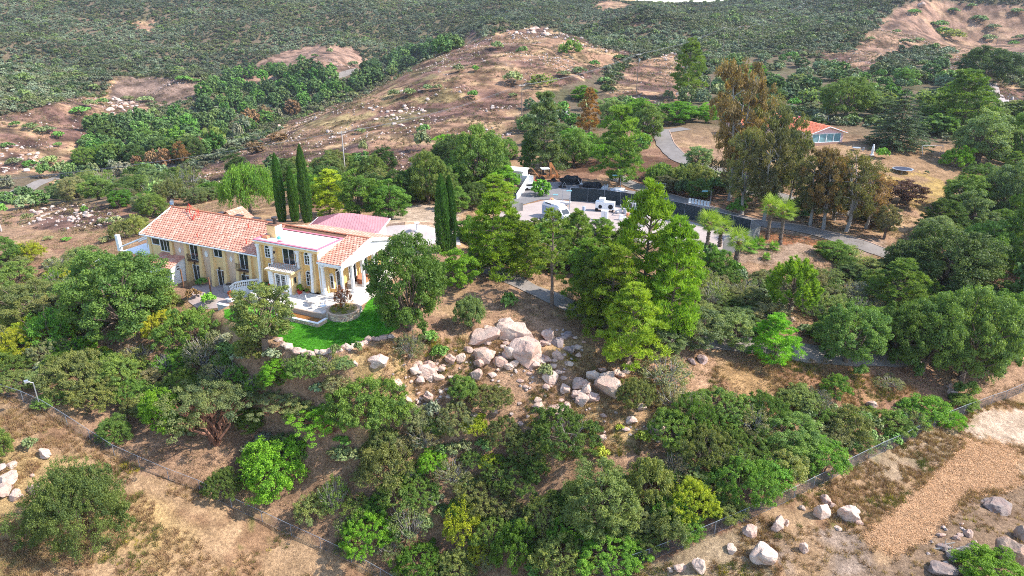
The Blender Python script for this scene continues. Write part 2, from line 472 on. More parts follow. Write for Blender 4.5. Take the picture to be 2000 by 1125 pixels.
# bare and burnt hills
BARE = [
 [(0,228),(60,212),(140,192),(200,188),(290,208),(300,222),(200,235),(195,270),(160,292),(130,325),(110,365),(60,335),(0,345),(-400,380),(-400,240)],
 [(196,192),(222,152),(300,150),(400,160),(398,190),(330,208),(260,205)],
 [(430,155),(560,98),(620,88),(690,92),(720,120),(700,140),(600,150),(500,170)],
 [(335,350),(440,310),(520,265),(560,238),(640,210),(700,188),(850,105),(930,75),(980,62),(1050,52),(1140,72),(1160,88),(1230,103),(1200,130),(1150,152),(1090,172),(1065,182),(1015,210),(1010,255),(960,285),(900,335),(850,345),(700,345),(600,335),(470,375),(400,365)],
 [(1190,185),(1220,128),(1320,102),(1345,140),(1340,190),(1290,205)],
 [(1650,110),(1690,68),(1740,28),(1770,8),(1800,0),(2000,12),(2600,20),(2600,130),(2000,112),(1870,104),(1800,90),(1700,120)],
 [(1590,100),(1700,105),(1730,140),(1660,145),(1610,125)],
 [(1840,110),(1900,100),(1900,140),(1850,150)],[(1920,165),(1990,165),(2100,260),(2000,235),(1940,200)],
 [(0,425),(50,400),(130,395),(235,402),(230,440),(150,460),(0,440)],
 [(900,90),(915,55),(935,60),(915,95)],[(150,35),(200,40),(160,46)],[(255,45),(305,35),(300,65),(270,60)],[(1230,40),(1280,50),(1240,62)],
 [(1160,2),(1190,0),(1240,5),(1220,20),(1160,22)],
]
bare = np.zeros(GX.shape, bool)
_g3 = 8.0 * FPX / np.maximum(gz, 30)
bx = gpx + wob * _g3 * .5; by = gpy + wob2 * np.minimum(_g3 * .12, 9)
for q in BARE: bare |= inpoly(bx, by, q)
bare &= far > 95
n20 = fbm(GX / 20, GY / 20, 60, 4); n7 = fbm(GX / 7, GY / 7, 61, 4)
paint(bare, (.33, .215, .15)); paint(bare * sstep(.5, .6, n7), (.44, .32, .20))
paint(bare * sstep(.48, .58, n20), (.21, .13, .11)); paint(bare * sstep(.56, .64, n7) * sstep(.45, .55, n20), (.12, .085, .08), .85)
paint(bare & inpoly(bx, by, BARE[1]), (.27, .20, .17)); paint(bare & inpoly(bx, by, BARE[2]), (.32, .22, .175))
paint(inpoly(bx, by, [(335,350),(440,310),(520,275),(640,290),(760,300),(700,345),(600,335),(470,375),(400,365)]) * sstep(.42, .55, n7), (.13, .09, .08), .8)
paint(inpoly(bx, by, [(700,188),(850,105),(900,130),(900,200),(760,250),(560,243)]) * sstep(.45, .6, n7), (.25, .24, .10), .5)
paint(inpoly(gpx + wob * 2, gpy, [(196,192),(204,178),(214,160),(236,150),(232,156),(222,166),(212,184),(206,196)]), (.55, .38, .22))
paint(bare & inpoly(bx, by, BARE[5]), (.33, .225, .17), .6)
ALB *= np.array((.80, .72, .64)); ALB[bare] *= np.array((.84, .86, .92)) * (.45 + 1.1 * sstep(.28, .68, fbm(GX / 6, GY / 4.2, 66, 5)[bare]))[:, None]
_n = GX.shape[0]; _m = GX.shape[1]
ii, jj = np.meshgrid(np.arange(_n - 1), np.arange(_m - 1), indexing='ij')
i0 = (ii * _m + jj).ravel()
GF = np.stack([i0, i0 + _m, i0 + _m + 1, i0 + 1], 1)[:, ::-1]
gm = mesh_np('ground', np.stack([GX, GY, GH], -1), GF, [ground_material()], True)
ca = gm.color_attributes.new('alb', 'FLOAT_COLOR', 'POINT')
ca.data.foreach_set('color', np.concatenate([np.clip(ALB, 0, 1), np.ones(GX.shape + (1,))], -1).astype(np.float32).ravel())
ground_o = tag(put('ground', gm), kind='structure')
# ------------------------------------------------------------------ foliage generators
class Leaves:
    fine = True
    def __init__(s): s.V = []; s.F = []; s.T = []; s.n = 0
    def cloud(s, cen, rad, n, size, elong=1.6, up=.25, jit=.7, tint=(.2, .8), aim=0.0, tri=False, shell=.34, low=-.55):
        """n leaves on the shell of the ellipsoid; aim pulls their long axis outwards"""
        g = RNG
        if s.fine and not tri: n = int(n * 2.15); size = size * .65
        d = g.normal(size=(int(n * 1.5), 3)); d /= np.linalg.norm(d, axis=1)[:, None]
        d = d[d[:, 2] > low][:n]; n = len(d)
        r = 1 - np.abs(g.normal(0, shell, n)); r = np.clip(r, .15, 1.12)
        c = np.asarray(cen) + d * r[:, None] * np.asarray(rad)
        nn = d + g.normal(0, jit, (n, 3)); nn[:, 2] += up; nn /= np.linalg.norm(nn, axis=1)[:, None]
        a = g.normal(size=(n, 3)) + aim * (d + np.array([0, 0, .5])) * 3
        a -= (a * nn).sum(1)[:, None] * nn if aim == 0 else 0
        a /= np.linalg.norm(a, axis=1)[:, None]
        b = np.cross(nn, a); b /= np.linalg.norm(b, axis=1)[:, None] + 1e-9
        sz = size * g.uniform(.6, 1.35, n)[:, None]
        L = a * sz * elong * .5; W = b * sz * .5
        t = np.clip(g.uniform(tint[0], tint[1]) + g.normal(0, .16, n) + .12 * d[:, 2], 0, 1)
        s._push(c, L, W, t, tri)
    def _push(s, c, L, W, t, tri=False):
        n = len(c)
        if tri:
            V = np.stack([c - L - W, c - L + W, c + L], 1); k = 3
        else:
            V = np.stack([c - L, c - W * .9 + L * .1, c + L, c + W * .9 + L * .1], 1); k = 4
        if k == 3: V = np.concatenate([V, V[:, 2:3]], 1)
        F = np.arange(n * 4).reshape(n, 4) + s.n
        s.V.append(V.reshape(-1, 3)); s.F.append(F); s.T.append(np.repeat(t, 4)); s.n += n * 4
    def mesh(s, name, mat):
        V = np.concatenate(s.V); F = np.concatenate(s.F)
        m = mesh_np(name, V, F, [mat])
        at = m.attributes.new('tint', 'FLOAT', 'POINT'); at.data.foreach_set('value', np.concatenate(s.T).astype(np.float32))
        return m

def sph(n, zlo=-.3):
    """directions spread over a sphere above zlo"""
    out = []; i = 0; k = int(n * 2 / (1 - zlo)) + 1
    for i in range(k):
        z = 1 - 2 * (i + .5) / k
        if z < zlo: break
        r = math.sqrt(1 - z * z); t = i * 2.39996 + random.uniform(-.35, .35)
        out.append((r * math.cos(t), r * math.sin(t), z + random.uniform(-.06, .06)))
    return out
def limb(mb, p, q, r0, r1, segs=3, wob=.12, n=5):
    p = Vector(p); q = Vector(q); L = (q - p).length
    prev = p; pr = r0
    for i in range(1, segs + 1):
        t = i / segs
        c = p.lerp(q, t)
        if i < segs: c += Vector((random.uniform(-1, 1), random.uniform(-1, 1), random.uniform(-.2, .8))) * wob * L
        r = r0 + (r1 - r0) * t
        mb.tube(prev, c, pr, r, n, False); prev = c; pr = r
def sc3(m, k): return m

def g_oak(W=9., Hh=7.5, nl=26, sub=7, leaf=.21, per=52, seed=0, trunk_r=.28, zlo=-.8, base=.03, lob=(.20, .36), mat=None, tint=(.15, .75), dens=1.0):
    random.seed(seed); lv = Leaves(); mb = MB()
    rz = Hh * (1 - base) / 2; cz = Hh * base + rz
    mb.tube((0, 0, -.6), (.1, .05, Hh * .2), trunk_r * 1.3, trunk_r, 8)
    top = Vector((.1, .05, Hh * .19))
    off = (random.uniform(0, 9), random.uniform(0, 9))
    for d in sph(nl, zlo):
        bulge = (.56 + .54 * vnoise(d[0] * 2.2 + off[0], d[1] * 2.2 + d[2] * 1.5 + off[1], seed)) * random.uniform(.9, 1.08)
        R = random.uniform(*lob) * (W / 2)
        bulge = float(bulge)
        c = Vector((d[0] * (W / 2 - R * .8) * bulge * 1.12, d[1] * (W / 2 - R * .8) * bulge * 1.12, cz + d[2] * (rz - R * .7) * bulge * (1.1 if d[2] > 0 else 1.28)))
        if random.random() < .5: limb(mb, top, c, trunk_r * .4, .03, 3)
        lt = random.uniform(*tint)
        for k in range(sub):
            e = Vector((random.gauss(0, 1), random.gauss(0, 1), random.gauss(.25, .9))).normalized()
            r2 = R * random.uniform(.34, .58)
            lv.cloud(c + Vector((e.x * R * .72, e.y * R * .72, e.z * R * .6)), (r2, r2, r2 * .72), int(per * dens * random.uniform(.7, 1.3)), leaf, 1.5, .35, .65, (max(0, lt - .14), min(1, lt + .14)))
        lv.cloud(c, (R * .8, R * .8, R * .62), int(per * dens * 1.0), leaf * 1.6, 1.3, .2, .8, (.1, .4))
    return lv.mesh('crown', mat or M_LEAF), mb.mesh('trunk', M_BARK)
def g_shrub(W=4., Hh=2.5, nl=16, sub=5, leaf=.15, per=44, seed=0, stems=10, twigs=0, tint=(.15, .75), stem_mat=None, zlo=-.1, open_=1.0, rl=(.17, .33)):
    random.seed(seed); lv = Leaves(); mb = MB()
    for i in range(stems):
        a = random.uniform(0, 6.28); rr = random.uniform(.3, .9) * W / 2
        limb(mb, (random.uniform(-.2, .2), random.uniform(-.2, .2), -.3), (math.cos(a) * rr, math.sin(a) * rr, Hh * random.uniform(.45, .85)), .05, .015, 3, .12, 4)
    off = random.uniform(0, 99)
    for d in sph(nl, zlo):
        bulge = float(.50 + .62 * vnoise(d[0] * 2.3 + off, d[1] * 2.3 + d[2], seed)) * random.uniform(.88, 1.1)
        R = random.uniform(*rl) * W / 2
        c = Vector((d[0] * (W / 2 - R * .6) * bulge * 1.15, d[1] * (W / 2 - R * .6) * bulge * 1.15, max(R * .4, Hh * .30 + d[2] * (Hh * .62 - R * .3) * bulge * 1.1)))
        lt = random.uniform(*tint)
        for k in range(sub):
            e = Vector((random.gauss(0, 1), random.gauss(0, 1), random.gauss(.3, .9))).normalized()
            r2 = R * random.uniform(.35, .6)
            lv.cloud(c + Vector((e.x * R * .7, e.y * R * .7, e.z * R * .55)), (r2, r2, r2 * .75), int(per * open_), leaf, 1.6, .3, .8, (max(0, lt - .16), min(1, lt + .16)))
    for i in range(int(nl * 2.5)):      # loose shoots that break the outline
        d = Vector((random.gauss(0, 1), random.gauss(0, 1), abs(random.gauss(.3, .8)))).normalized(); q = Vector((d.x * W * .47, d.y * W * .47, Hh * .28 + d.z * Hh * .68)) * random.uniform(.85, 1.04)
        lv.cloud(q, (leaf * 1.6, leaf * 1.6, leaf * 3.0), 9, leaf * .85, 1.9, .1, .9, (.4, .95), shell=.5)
    for i in range(twigs):
        a = random.uniform(0, 6.28); rr = random.uniform(.2, 1.0) * W / 2; z = Hh * random.uniform(.5, 1.05) * (1.1 - .4 * (rr / (W / 2)) ** 2)
        limb(mb, (math.cos(a) * rr * .6, math.sin(a) * rr * .6, z * .5), (math.cos(a) * rr, math.sin(a) * rr, z), .02, .008, 2, .1, 3)
    a = lv.mesh('shrub', M_LEAF); a.materials.append(stem_mat or M_BARK)
    # stems joined into the same mesh: one plant, one mesh
    return join_mesh('shrub', a, mb)
def join_mesh(name, leafmesh, mb):
    bm = bmesh.new(); bm.from_mesh(leafmesh)
    lay = bm.verts.layers.float.get('tint')
    vs = [bm.verts.new(v) for v in mb.v]
    for f in mb.f:
        try: ff = bm.faces.new([vs[i] for i in f]); ff.material_index = 1
        except ValueError: pass
    m = bpy.data.meshes.new(name); 
    for q in leafmesh.materials: m.materials.append(q)
    bm.to_mesh(m); bm.free(); bpy.data.meshes.remove(leafmesh)
    return m
def g_pine(W=8., Hh=11., seed=0, nl=34, sub=6, leaf=.30, per=46, base=.2, conical=.35, dens=1., tint=(.2, .85)):
    """stone/Aleppo pine: loose cushions of needles at the ends of rising boughs"""
    random.seed(seed); lv = Leaves(); mb = MB()
    lean = Vector((random.uniform(-.5, .5), random.uniform(-.5, .5), 0))
    ax = lambda z: lean * (z / Hh) ** 1.5 + Vector((0, 0, z))
    prev = Vector((0, 0, -.6)); pr = .26
    for i in range(1, 9):
        z = Hh * .94 * i / 8; q = ax(z) + Vector((random.uniform(-.1, .1), random.uniform(-.1, .1), 0)); r = .26 * (1 - i / 8.6)
        mb.tube(prev, q, pr, r, 7, False); prev = q; pr = r
    for i in range(nl):
        f = (i + .5) / nl
        z = Hh * (base + (1 - base) * f)
        env = math.sin(math.pi * min(1, (f * .82 + .18))) ** .55 * (1 - conical * f)
        rr = W / 2 * env * random.uniform(.3, 1.0)
        a = i * 2.39996 + random.uniform(-.5, .5)
        R = random.uniform(.15, .29) * W / 2 * (1.15 - .4 * f)
        p = ax(z * .93) ; c = ax(z) + Vector((math.cos(a) * rr, math.sin(a) * rr, random.uniform(-.2, .5)))
        limb(mb, p, c, .07, .02, 3, .06, 4)
        lt = random.uniform(*tint)
        for k in range(sub):
            e = Vector((random.gauss(math.cos(a) * .5, 1), random.gauss(math.sin(a) * .5, 1), random.gauss(.35, .55))).normalized()
            r2 = R * random.uniform(.42, .72)
            lv.cloud(c + Vector((e.x * R, e.y * R, e.z * R * .6)), (r2, r2, r2 * .62), int(per * dens), leaf * .42, 3.4, .5, .5, (max(0, lt - .15), min(1, lt + .15)), aim=.8, tri=True, low=-.3)
    return lv.mesh('crown', M_LEAF), mb.mesh('trunk', M_BARK)
def g_flame(W=6.5, Hh=8., seed=0, leaf=.3, nl=70, per=70):
    """young pine with dense upswept flames of needles"""
    random.seed(seed); lv = Leaves(); mb = MB()
    mb.tube((0, 0, -.5), (0, 0, Hh * .8), .22, .06, 7)
    for d in sph(nl, -.25):
        c = Vector((d[0] * W * .40, d[1] * W * .40, Hh * .50 + d[2] * Hh * .40))
        R = random.uniform(.55, .95); out = Vector((d[0] * .55, d[1] * .55, .8)).normalized()
        lt = random.uniform(.2, .9)
        limb(mb, (0, 0, max(.4, c.z * .7)), c, .05, .02, 2, .05, 3)
        for k in range(4):
            cc = c + out * (k * R * .42) + Vector((random.uniform(-.2, .2), random.uniform(-.2, .2), 0))
            r2 = R * (.62 - .12 * k)
            lv.cloud(cc, (r2, r2, r2 * 1.25), int(per * (1 - .18 * k)), leaf * .42, 3.2, .2, .5, (max(0, lt - .15), min(1, lt + .15)), aim=1.0, tri=True, low=-.6)
    return lv.mesh('crown', M_LEAF), mb.mesh('trunk', M_BARK)
def g_cypress(W=1.6, Hh=12., seed=0, n=9000):
    random.seed(seed); lv = Leaves(); mb = MB()
    mb.tube((0, 0, -.6), (0, 0, Hh * .9), .14, .03, 6)
    g = RNG
    f = g.uniform(0, 1, n) ** .9; th = g.uniform(0, 6.283, n)
    prof = np.interp(f, [0, .04, .15, .5, .8, .93, 1], [.55, .8, .95, 1, .72, .38, .03]) * W / 2
    rid = 1 + .10 * np.sin(th * 5 + f * 7 + seed) + .16 * (vnoise(th * 2.2, f * 16, seed) - .5)
    r = prof * rid * (1 - np.abs(g.normal(0, .10, n)))
    c = np.stack([r * np.cos(th), r * np.sin(th), f * Hh], 1)
    d = np.stack([np.cos(th) * .35, np.sin(th) * .35, np.ones(n)], 1) + g.normal(0, .18, (n, 3)); d /= np.linalg.norm(d, axis=1)[:, None]
    nn = np.stack([np.cos(th), np.sin(th), np.full(n, .2)], 1) + g.normal(0, .5, (n, 3)); b = np.cross(nn, d); b /= np.linalg.norm(b, axis=1)[:, None]
    sz = g.uniform(.7, 1.3, n)[:, None]
    lv._push(c, d * .17 * sz, b * .055 * sz, np.clip(.5 + g.normal(0, .2, n) + (vnoise(th * 3, f * 25, seed + 4) - .5) * .8, 0, 1), True)
    return lv.mesh('crown', M_LEAF), mb.mesh('trunk', M_BARK)
def g_euc(W=7., Hh=15., seed=0, dens=1., leaf=.2, tint=(.1, .9), nl=30):
    """gum tree: forked pale trunk, drooping airy bunches"""
    random.seed(seed); lv = Leaves(); mb = MB()
    forks = []
    base = Vector((0, 0, -.5)); fk = Vector((random.uniform(-.3, .3), 0, Hh * random.uniform(.12, .22)))
    mb.tube(base, fk, .32, .25, 7)
    for k in range(3):
        a = k * 2.1 + random.uniform(-.4, .4); rr = W * random.uniform(.08, .24)
        tip = Vector((math.cos(a) * rr, math.sin(a) * rr, Hh * random.uniform(.75, .95)))
        mid = fk.lerp(tip, .5) + Vector((random.uniform(-.4, .4), random.uniform(-.4, .4), 0))
        mb.tube(fk, mid, .2, .13, 6, False); mb.tube(mid, tip, .13, .04, 6, False); forks.append((fk, mid, tip))
    for i in range(nl):
        f0, m0, t0 = random.choice(forks); f = (i + .5) / nl
        z = Hh * (.28 + .70 * f)
        tt = z / Hh; p = f0.lerp(m0, min(1, tt * 1.6)) if tt < .55 else m0.lerp(t0, (tt - .55) / .45)
        a = i * 2.4 + random.uniform(-.6, .6); rr = W / 2 * random.uniform(.3, .95) * (math.sin(math.pi * min(1, f * .8 + .15)) ** .6)
        c = Vector((p.x + math.cos(a) * rr, p.y + math.sin(a) * rr, z))
        limb(mb, p, c, .06, .02, 3, .1, 4)
        lt = random.uniform(*tint)
        for k in range(5):
            R = random.uniform(.4, .85)
            cc = c + Vector((random.gauss(0, .6), random.gauss(0, .6), random.gauss(-.3, .45)))
            n = int(48 * dens); g = RNG
            d = g.normal(size=(n, 3)); d /= np.linalg.norm(d, axis=1)[:, None]
            cen = np.array(cc) + d * np.array([R * .75, R * .75, R]) * g.uniform(.3, 1, (n, 1))
            dr = np.array([0, 0, -1.]) + g.normal(0, .45, (n, 3)); dr /= np.linalg.norm(dr, axis=1)[:, None]
            b = np.cross(dr, g.normal(size=(n, 3))); b /= np.linalg.norm(b, axis=1)[:, None]
            sz = leaf * g.uniform(.6, 1.3, (n, 1))
            lv._push(cen, dr * sz * .95, b * sz * .33, np.clip(lt + g.normal(0, .2, n), 0, 1))
    return lv.mesh('crown', M_LEAF), mb.mesh('trunk', M_BARK_GREY)
def g_weep(W=8., Hh=7., seed=0):
    random.seed(seed); lv = Leaves(); mb = MB(); g = RNG
    mb.tube((0, 0, -.5), (0, 0, Hh * .4), .3, .22, 8)
    for d in sph(60, -.15):
        c = Vector((d[0] * W * .38, d[1] * W * .38, Hh * .52 + d[2] * Hh * .40)); limb(mb, (0, 0, Hh * .35), c, .08, .02, 3)
        lt = random.uniform(.2, .85)
        for k in range(5):
            x = c + Vector((random.gauss(0, .5), random.gauss(0, .5), random.gauss(0, .25)))
            n = 46; f = g.uniform(0, 1, n)
            cen = np.array(x) + np.stack([d[0] * .5 * f, d[1] * .5 * f, -f * random.uniform(1.2, 2.2)], 1) + g.normal(0, .13, (n, 3))
            dr = np.array([0, 0, -1.]) + g.normal(0, .35, (n, 3)); b = np.cross(dr, g.normal(size=(n, 3))); b /= np.linalg.norm(b, axis=1)[:, None]
            lv._push(cen, dr * .15, b * .055, np.clip(lt + g.normal(0, .18, n), 0, 1))
    return lv.mesh('crown', M_LEAF), mb.mesh('trunk', M_BARK)
def g_cedar(W=13., Hh=11.5, seed=0):
    """deodar with flat drooping tiers"""
    random.seed(seed); lv = Leaves(); mb = MB(); g = RNG
    mb.tube((0, 0, -.5), (0, 0, Hh * .97), .34, .04, 8)
    T = 15
    for t in range(T):
        f = (t + .3) / T; z = Hh * (.06 + .93 * f); L = (W / 2) * (1 - f) ** .80 + .25
        nb = int(11 - 6 * f)
        for k in range(nb):
            a = k * 6.283 / nb + t * .7 + random.uniform(-.2, .2); LL = L * random.uniform(.68, 1.08)
            tip = Vector((math.cos(a) * LL, math.sin(a) * LL, z - LL * .07))
            mb.tube((0, 0, z + LL * .06), tip, .05, .015, 4, False)
            n = int(95 * LL / 3) + 24
            u = g.uniform(.15, 1, n) ** .8; s = g.normal(0, 1, n) * .22 * LL * (1.15 - u)
            sag = -.22 * np.abs(s) - .1 * u
            cen = np.stack([math.cos(a) * LL * u - math.sin(a) * s, math.sin(a) * LL * u + math.cos(a) * s, z + LL * .06 - LL * .13 * u + sag + g.normal(0, .05, n)], 1)
            dr = np.stack([math.cos(a) + g.normal(0, .5, n), math.sin(a) + g.normal(0, .5, n), g.normal(-.15, .25, n)], 1); dr /= np.linalg.norm(dr, axis=1)[:, None]
            nn = np.array([0, 0, 1.]) + g.normal(0, .35, (n, 3)); b = np.cross(nn, dr); b /= np.linalg.norm(b, axis=1)[:, None]
            lv._push(cen, dr * .22, b * .085, np.clip(.5 + g.normal(0, .2, n) + .25 * (u - .5), 0, 1))
    return lv.mesh('crown', M_LEAF), mb.mesh('trunk', M_BARK)
def g_bare(Hh=3.5, W=3., seed=0, n=26, mat=None):
    random.seed(seed); mb = MB()
    def rec(p, d, L, r, lv_):
        q = p + d * L; mb.tube(p, q, r, r * .65, 5 if lv_ < 2 else 3, False)
        if lv_ >= 4: return
        for k in range(3 if lv_ < 3 else 2):
            nd = (d + Vector((random.gauss(0, .5), random.gauss(0, .5), random.gauss(.05, .3)))).normalized()
            rec(q, nd, L * random.uniform(.6, .85), r * .62, lv_ + 1)
    for k in range(2):
        rec(Vector((0, 0, -.2)), Vector((random.uniform(-.5, .5), random.uniform(-.5, .5), 1)).normalized(), Hh * .34, .07, 0)
    return mb.mesh('bare_shrub', mat or M_BARK_GREY)

# prototype library -------------------------------------------------
def g_manz(seed):
    """manzanita: crooked red limbs under flat-topped cushions"""
    random.seed(seed); lv = Leaves(); mb = MB()
    cs = []
    for i in range(17):
        a = i * 2.4; rr = 3.4 * math.sqrt((i + .5) / 17) * random.uniform(.85, 1.1)
        cs.append(Vector((math.cos(a) * rr, math.sin(a) * rr, 3.3 - .075 * rr * rr + random.uniform(-.35, .35))))
    for c in cs:
        st = Vector((random.uniform(-.5, .5), random.uniform(-.5, .5), -.2))
        limb(mb, st, c, .13, .04, 4, .16, 5)
        for k in range(3): limb(mb, st.lerp(c, .65), c + Vector((random.uniform(-.7, .7), random.uniform(-.7, .7), random.uniform(-.2, .3))), .05, .02, 2, .15, 4)
        lt = random.uniform(.2, .8)
        for k in range(9):
            e = Vector((random.gauss(0, .75), random.gauss(0, .75), random.gauss(.1, .22))); r2 = random.uniform(.32, .52)
            lv.cloud(c + e, (r2, r2, r2 * .6), 62, .13, 1.25, .6, .6, (max(0, lt - .15), min(1, lt + .15)), low=-.2)
    a = lv.mesh('shrub', M_LEAF); a.materials.append(M_BARK_RED)
    return join_mesh('shrub', a, mb)
PROTO = {}
for i in range(3): PROTO['oak%d' % i] = (g_oak(seed=10 + i, nl=72, per=44, sub=7, leaf=.155, lob=(.13, .27)), 9., 7.5)
for i in range(2): PROTO['otree%d' % i] = (g_oak(W=6.5, Hh=7.5, nl=50, leaf=.15, per=42, seed=20 + i, base=.06, lob=(.17, .33)), 6.5, 7.5)
for i in range(2): PROTO['light%d' % i] = (g_oak(W=6., Hh=6.5, nl=44, sub=6, leaf=.14, per=38, seed=30 + i, base=.08, lob=(.17, .32), tint=(.2, .95)), 6., 6.5)
for i in range(3): PROTO['pine%d' % i] = (g_pine(seed=40 + i, nl=62, sub=7, per=44, base=.10, tint=(.1, .85)), 8., 11.)
PROTO['thinpine'] = (g_pine(W=6, Hh=12, seed=47, nl=26, base=.38, dens=.7, conical=.2), 6., 12.)
PROTO['flame'] = (g_flame(seed=50), 7.2, 9.2)
for i in range(2): PROTO['cypress%d' % i] = (g_cypress(seed=55 + i), 1.6, 12.)
for i in range(3): PROTO['euc%d' % i] = (g_euc(seed=60 + i, dens=(1.9, 1.7, 1.4)[i], nl=46, leaf=.19), 7., 15.)
PROTO['weep'] = (g_weep(seed=70), 8., 7.)
PROTO['cedar'] = (g_cedar(seed=71), 13., 11.5)
for i in range(6): PROTO['shrub%d' % i] = (g_shrub(leaf=.11, seed=80 + i, nl=(34, 28, 38, 30, 28, 34)[i], Hh=(2.5, 2.9, 2.2, 2.6, 3.0, 2.4)[i], twigs=(0, 8, 0, 30, 0, 12)[i], per=(44, 40, 46, 26, 44, 30)[i]), 4., (2.5, 2.9, 2.2, 2.6, 3.0, 2.4)[i])
for i in range(3): PROTO['bigshrub%d' % i] = (g_shrub(W=7., Hh=3.4, leaf=.125, seed=150 + i, nl=84, sub=5, per=42, stems=16, twigs=(10, 30, 0)[i], rl=(.09, .2)), 7., 3.4)
PROTO['juniper'] = (g_shrub(W=9., Hh=4.6, leaf=.105, seed=170, nl=170, sub=5, per=40, stems=10, rl=(.10, .23), zlo=-.3), 9., 4.6)
for i in range(2): PROTO['twig%d' % i] = (g_shrub(seed=90 + i, nl=22, per=13, twigs=70, stems=18, leaf=.13, stem_mat=M_BARK_GREY), 4., 2.5)
for i in range(2): PROTO['dome%d' % i] = (g_shrub(W=4.4, Hh=3.6, seed=95 + i, nl=60, sub=5, per=42, leaf=.115, tint=(.3, .85), zlo=-.4), 4.4, 3.6)
for i in range(2): PROTO['manz%d' % i] = (g_manz(100 + i), 8., 3.9)
PROTO['bare'] = (g_bare(seed=105), 2.6, 3.5)
Leaves.fine = False
for i in range(4): PROTO['small%d' % i] = (g_shrub(W=4., Hh=2.6, seed=110 + i, nl=9, sub=4, per=16, leaf=.32, stems=2), 4., 2.6)
for i in range(2): PROTO['smalltree%d' % i] = (g_oak(W=8, Hh=7, seed=120 + i, nl=22, sub=5, per=16, leaf=.5, base=.03, trunk_r=.2), 8., 7.)
random.seed(5)
# ------------------------------------------------------------------ things nobody could count
def stuff_instances(name, pts, meshes, scl, col, label, cat, sz=None):
    n = len(pts)
    src = bpy.data.collections.new(name + '_pieces')
    for i, m in enumerate(meshes):
        o = bpy.data.objects.new('%s_piece_%d' % (name, i), m); src.objects.link(o)
    me = bpy.data.meshes.new(name); me.vertices.add(n); me.vertices.foreach_set('co', np.asarray(pts, np.float32).ravel())
    def attr(nm, typ, arr, key='value'):
        a = me.attributes.new(nm, typ, 'POINT'); a.data.foreach_set(key, np.ascontiguousarray(arr).ravel())
    attr('rotz', 'FLOAT', RNG.uniform(0, 6.283, n).astype(np.float32))
    s3 = np.stack([scl, scl, scl * (RNG.uniform(.75, 1.2, n) if sz is None else sz)], 1).astype(np.float32)
    attr('scl', 'FLOAT_VECTOR', s3, 'vector')
    attr('idx', 'INT', RNG.integers(0, len(meshes), n).astype(np.int32))
    attr('pcol', 'FLOAT_COLOR', np.concatenate([np.clip(col, 0, 1), np.ones((n, 1))], 1).astype(np.float32), 'color')
    me.update()
    o = tag(put(name, me), label, cat, None, 'stuff')
    ng = bpy.data.node_groups.new(name, 'GeometryNodeTree')
    ng.interface.new_socket('Geometry', in_out='INPUT', socket_type='NodeSocketGeometry')
    ng.interface.new_socket('Geometry', in_out='OUTPUT', socket_type='NodeSocketGeometry')
    N = ng.nodes; gi = N.new('NodeGroupInput'); go = N.new('NodeGroupOutput')
    ip = N.new('GeometryNodeInstanceOnPoints'); ci = N.new('GeometryNodeCollectionInfo')
    ci.inputs['Collection'].default_value = src; ci.inputs['Separate Children'].default_value = True; ci.inputs['Reset Children'].default_value = True
    def na(nm, t):
        a = N.new('GeometryNodeInputNamedAttribute'); a.data_type = t; a.inputs['Name'].default_value = nm
        return [q for q in a.outputs if q.enabled and q.name == 'Attribute'][0]
    L = ng.links.new
    L(gi.outputs[0], ip.inputs['Points']); L(ci.outputs[0], ip.inputs['Instance']); ip.inputs['Pick Instance'].default_value = True
    L(na('idx', 'INT'), ip.inputs['Instance Index']); L(na('scl', 'FLOAT_VECTOR'), ip.inputs['Scale'])
    cx = N.new('ShaderNodeCombineXYZ'); L(na('rotz', 'FLOAT'), cx.inputs['Z']); L(cx.outputs[0], ip.inputs['Rotation'])
    L(ip.outputs[0], go.inputs[0])
    md = o.modifiers.new('scatter', 'NODES'); md.node_group = ng
    return o
def far_shrub(seed, n, leaf, W=3.2, Hh=2.0):
    random.seed(seed); lv = Leaves()
    for d in sph(7, -.05):
        R = random.uniform(.45, .75)
        lv.cloud((d[0] * W * .33, d[1] * W * .33, Hh * .42 + d[2] * Hh * .36), (R, R, R * .8), n // 7, leaf, 1.5, .35, .7, (random.uniform(.1, .5), random.uniform(.5, .9)))
    return lv.mesh('far_shrub', M_LEAFI)
def tuft(seed, n, h, spread, mat):
    lv = Leaves(); g = np.random.default_rng(seed)
    a = g.uniform(0, 6.283, n); r = g.uniform(0, spread, n)
    base = np.stack([r * np.cos(a), r * np.sin(a), np.full(n, -.02)], 1)
    d = np.stack([np.cos(a) * .45, np.sin(a) * .45, np.ones(n)], 1) + g.normal(0, .3, (n, 3)); L = h * g.uniform(.5, 1.2, (n, 1))
    b = np.cross(d, g.normal(size=(n, 3))); b /= np.linalg.norm(b, axis=1)[:, None]
    lv._push(base + d * L * .5, d * L * .5, b * .022, np.clip(.5 + g.normal(0, .25, n), 0, 1), True)
    return lv.mesh('tuft', mat)
M_GRASSI = foliage_material('dry_grass', True, warm=(1.3, 1.2, 1.05), cool=(.72, .68, .62), trans=.15)

def polar_pts(n, r0, r1, a0=-44, a1=44):
    t = np.radians(RNG.uniform(a0, a1, n)); r = np.sqrt(RNG.uniform(r0 * r0, r1 * r1, n))
    return r * np.sin(t), r * np.cos(t)
def anyin(px, py, polys):
    m = np.zeros(px.shape, bool)
    for q in polys: m |= inpoly(px, py, q)
    return m
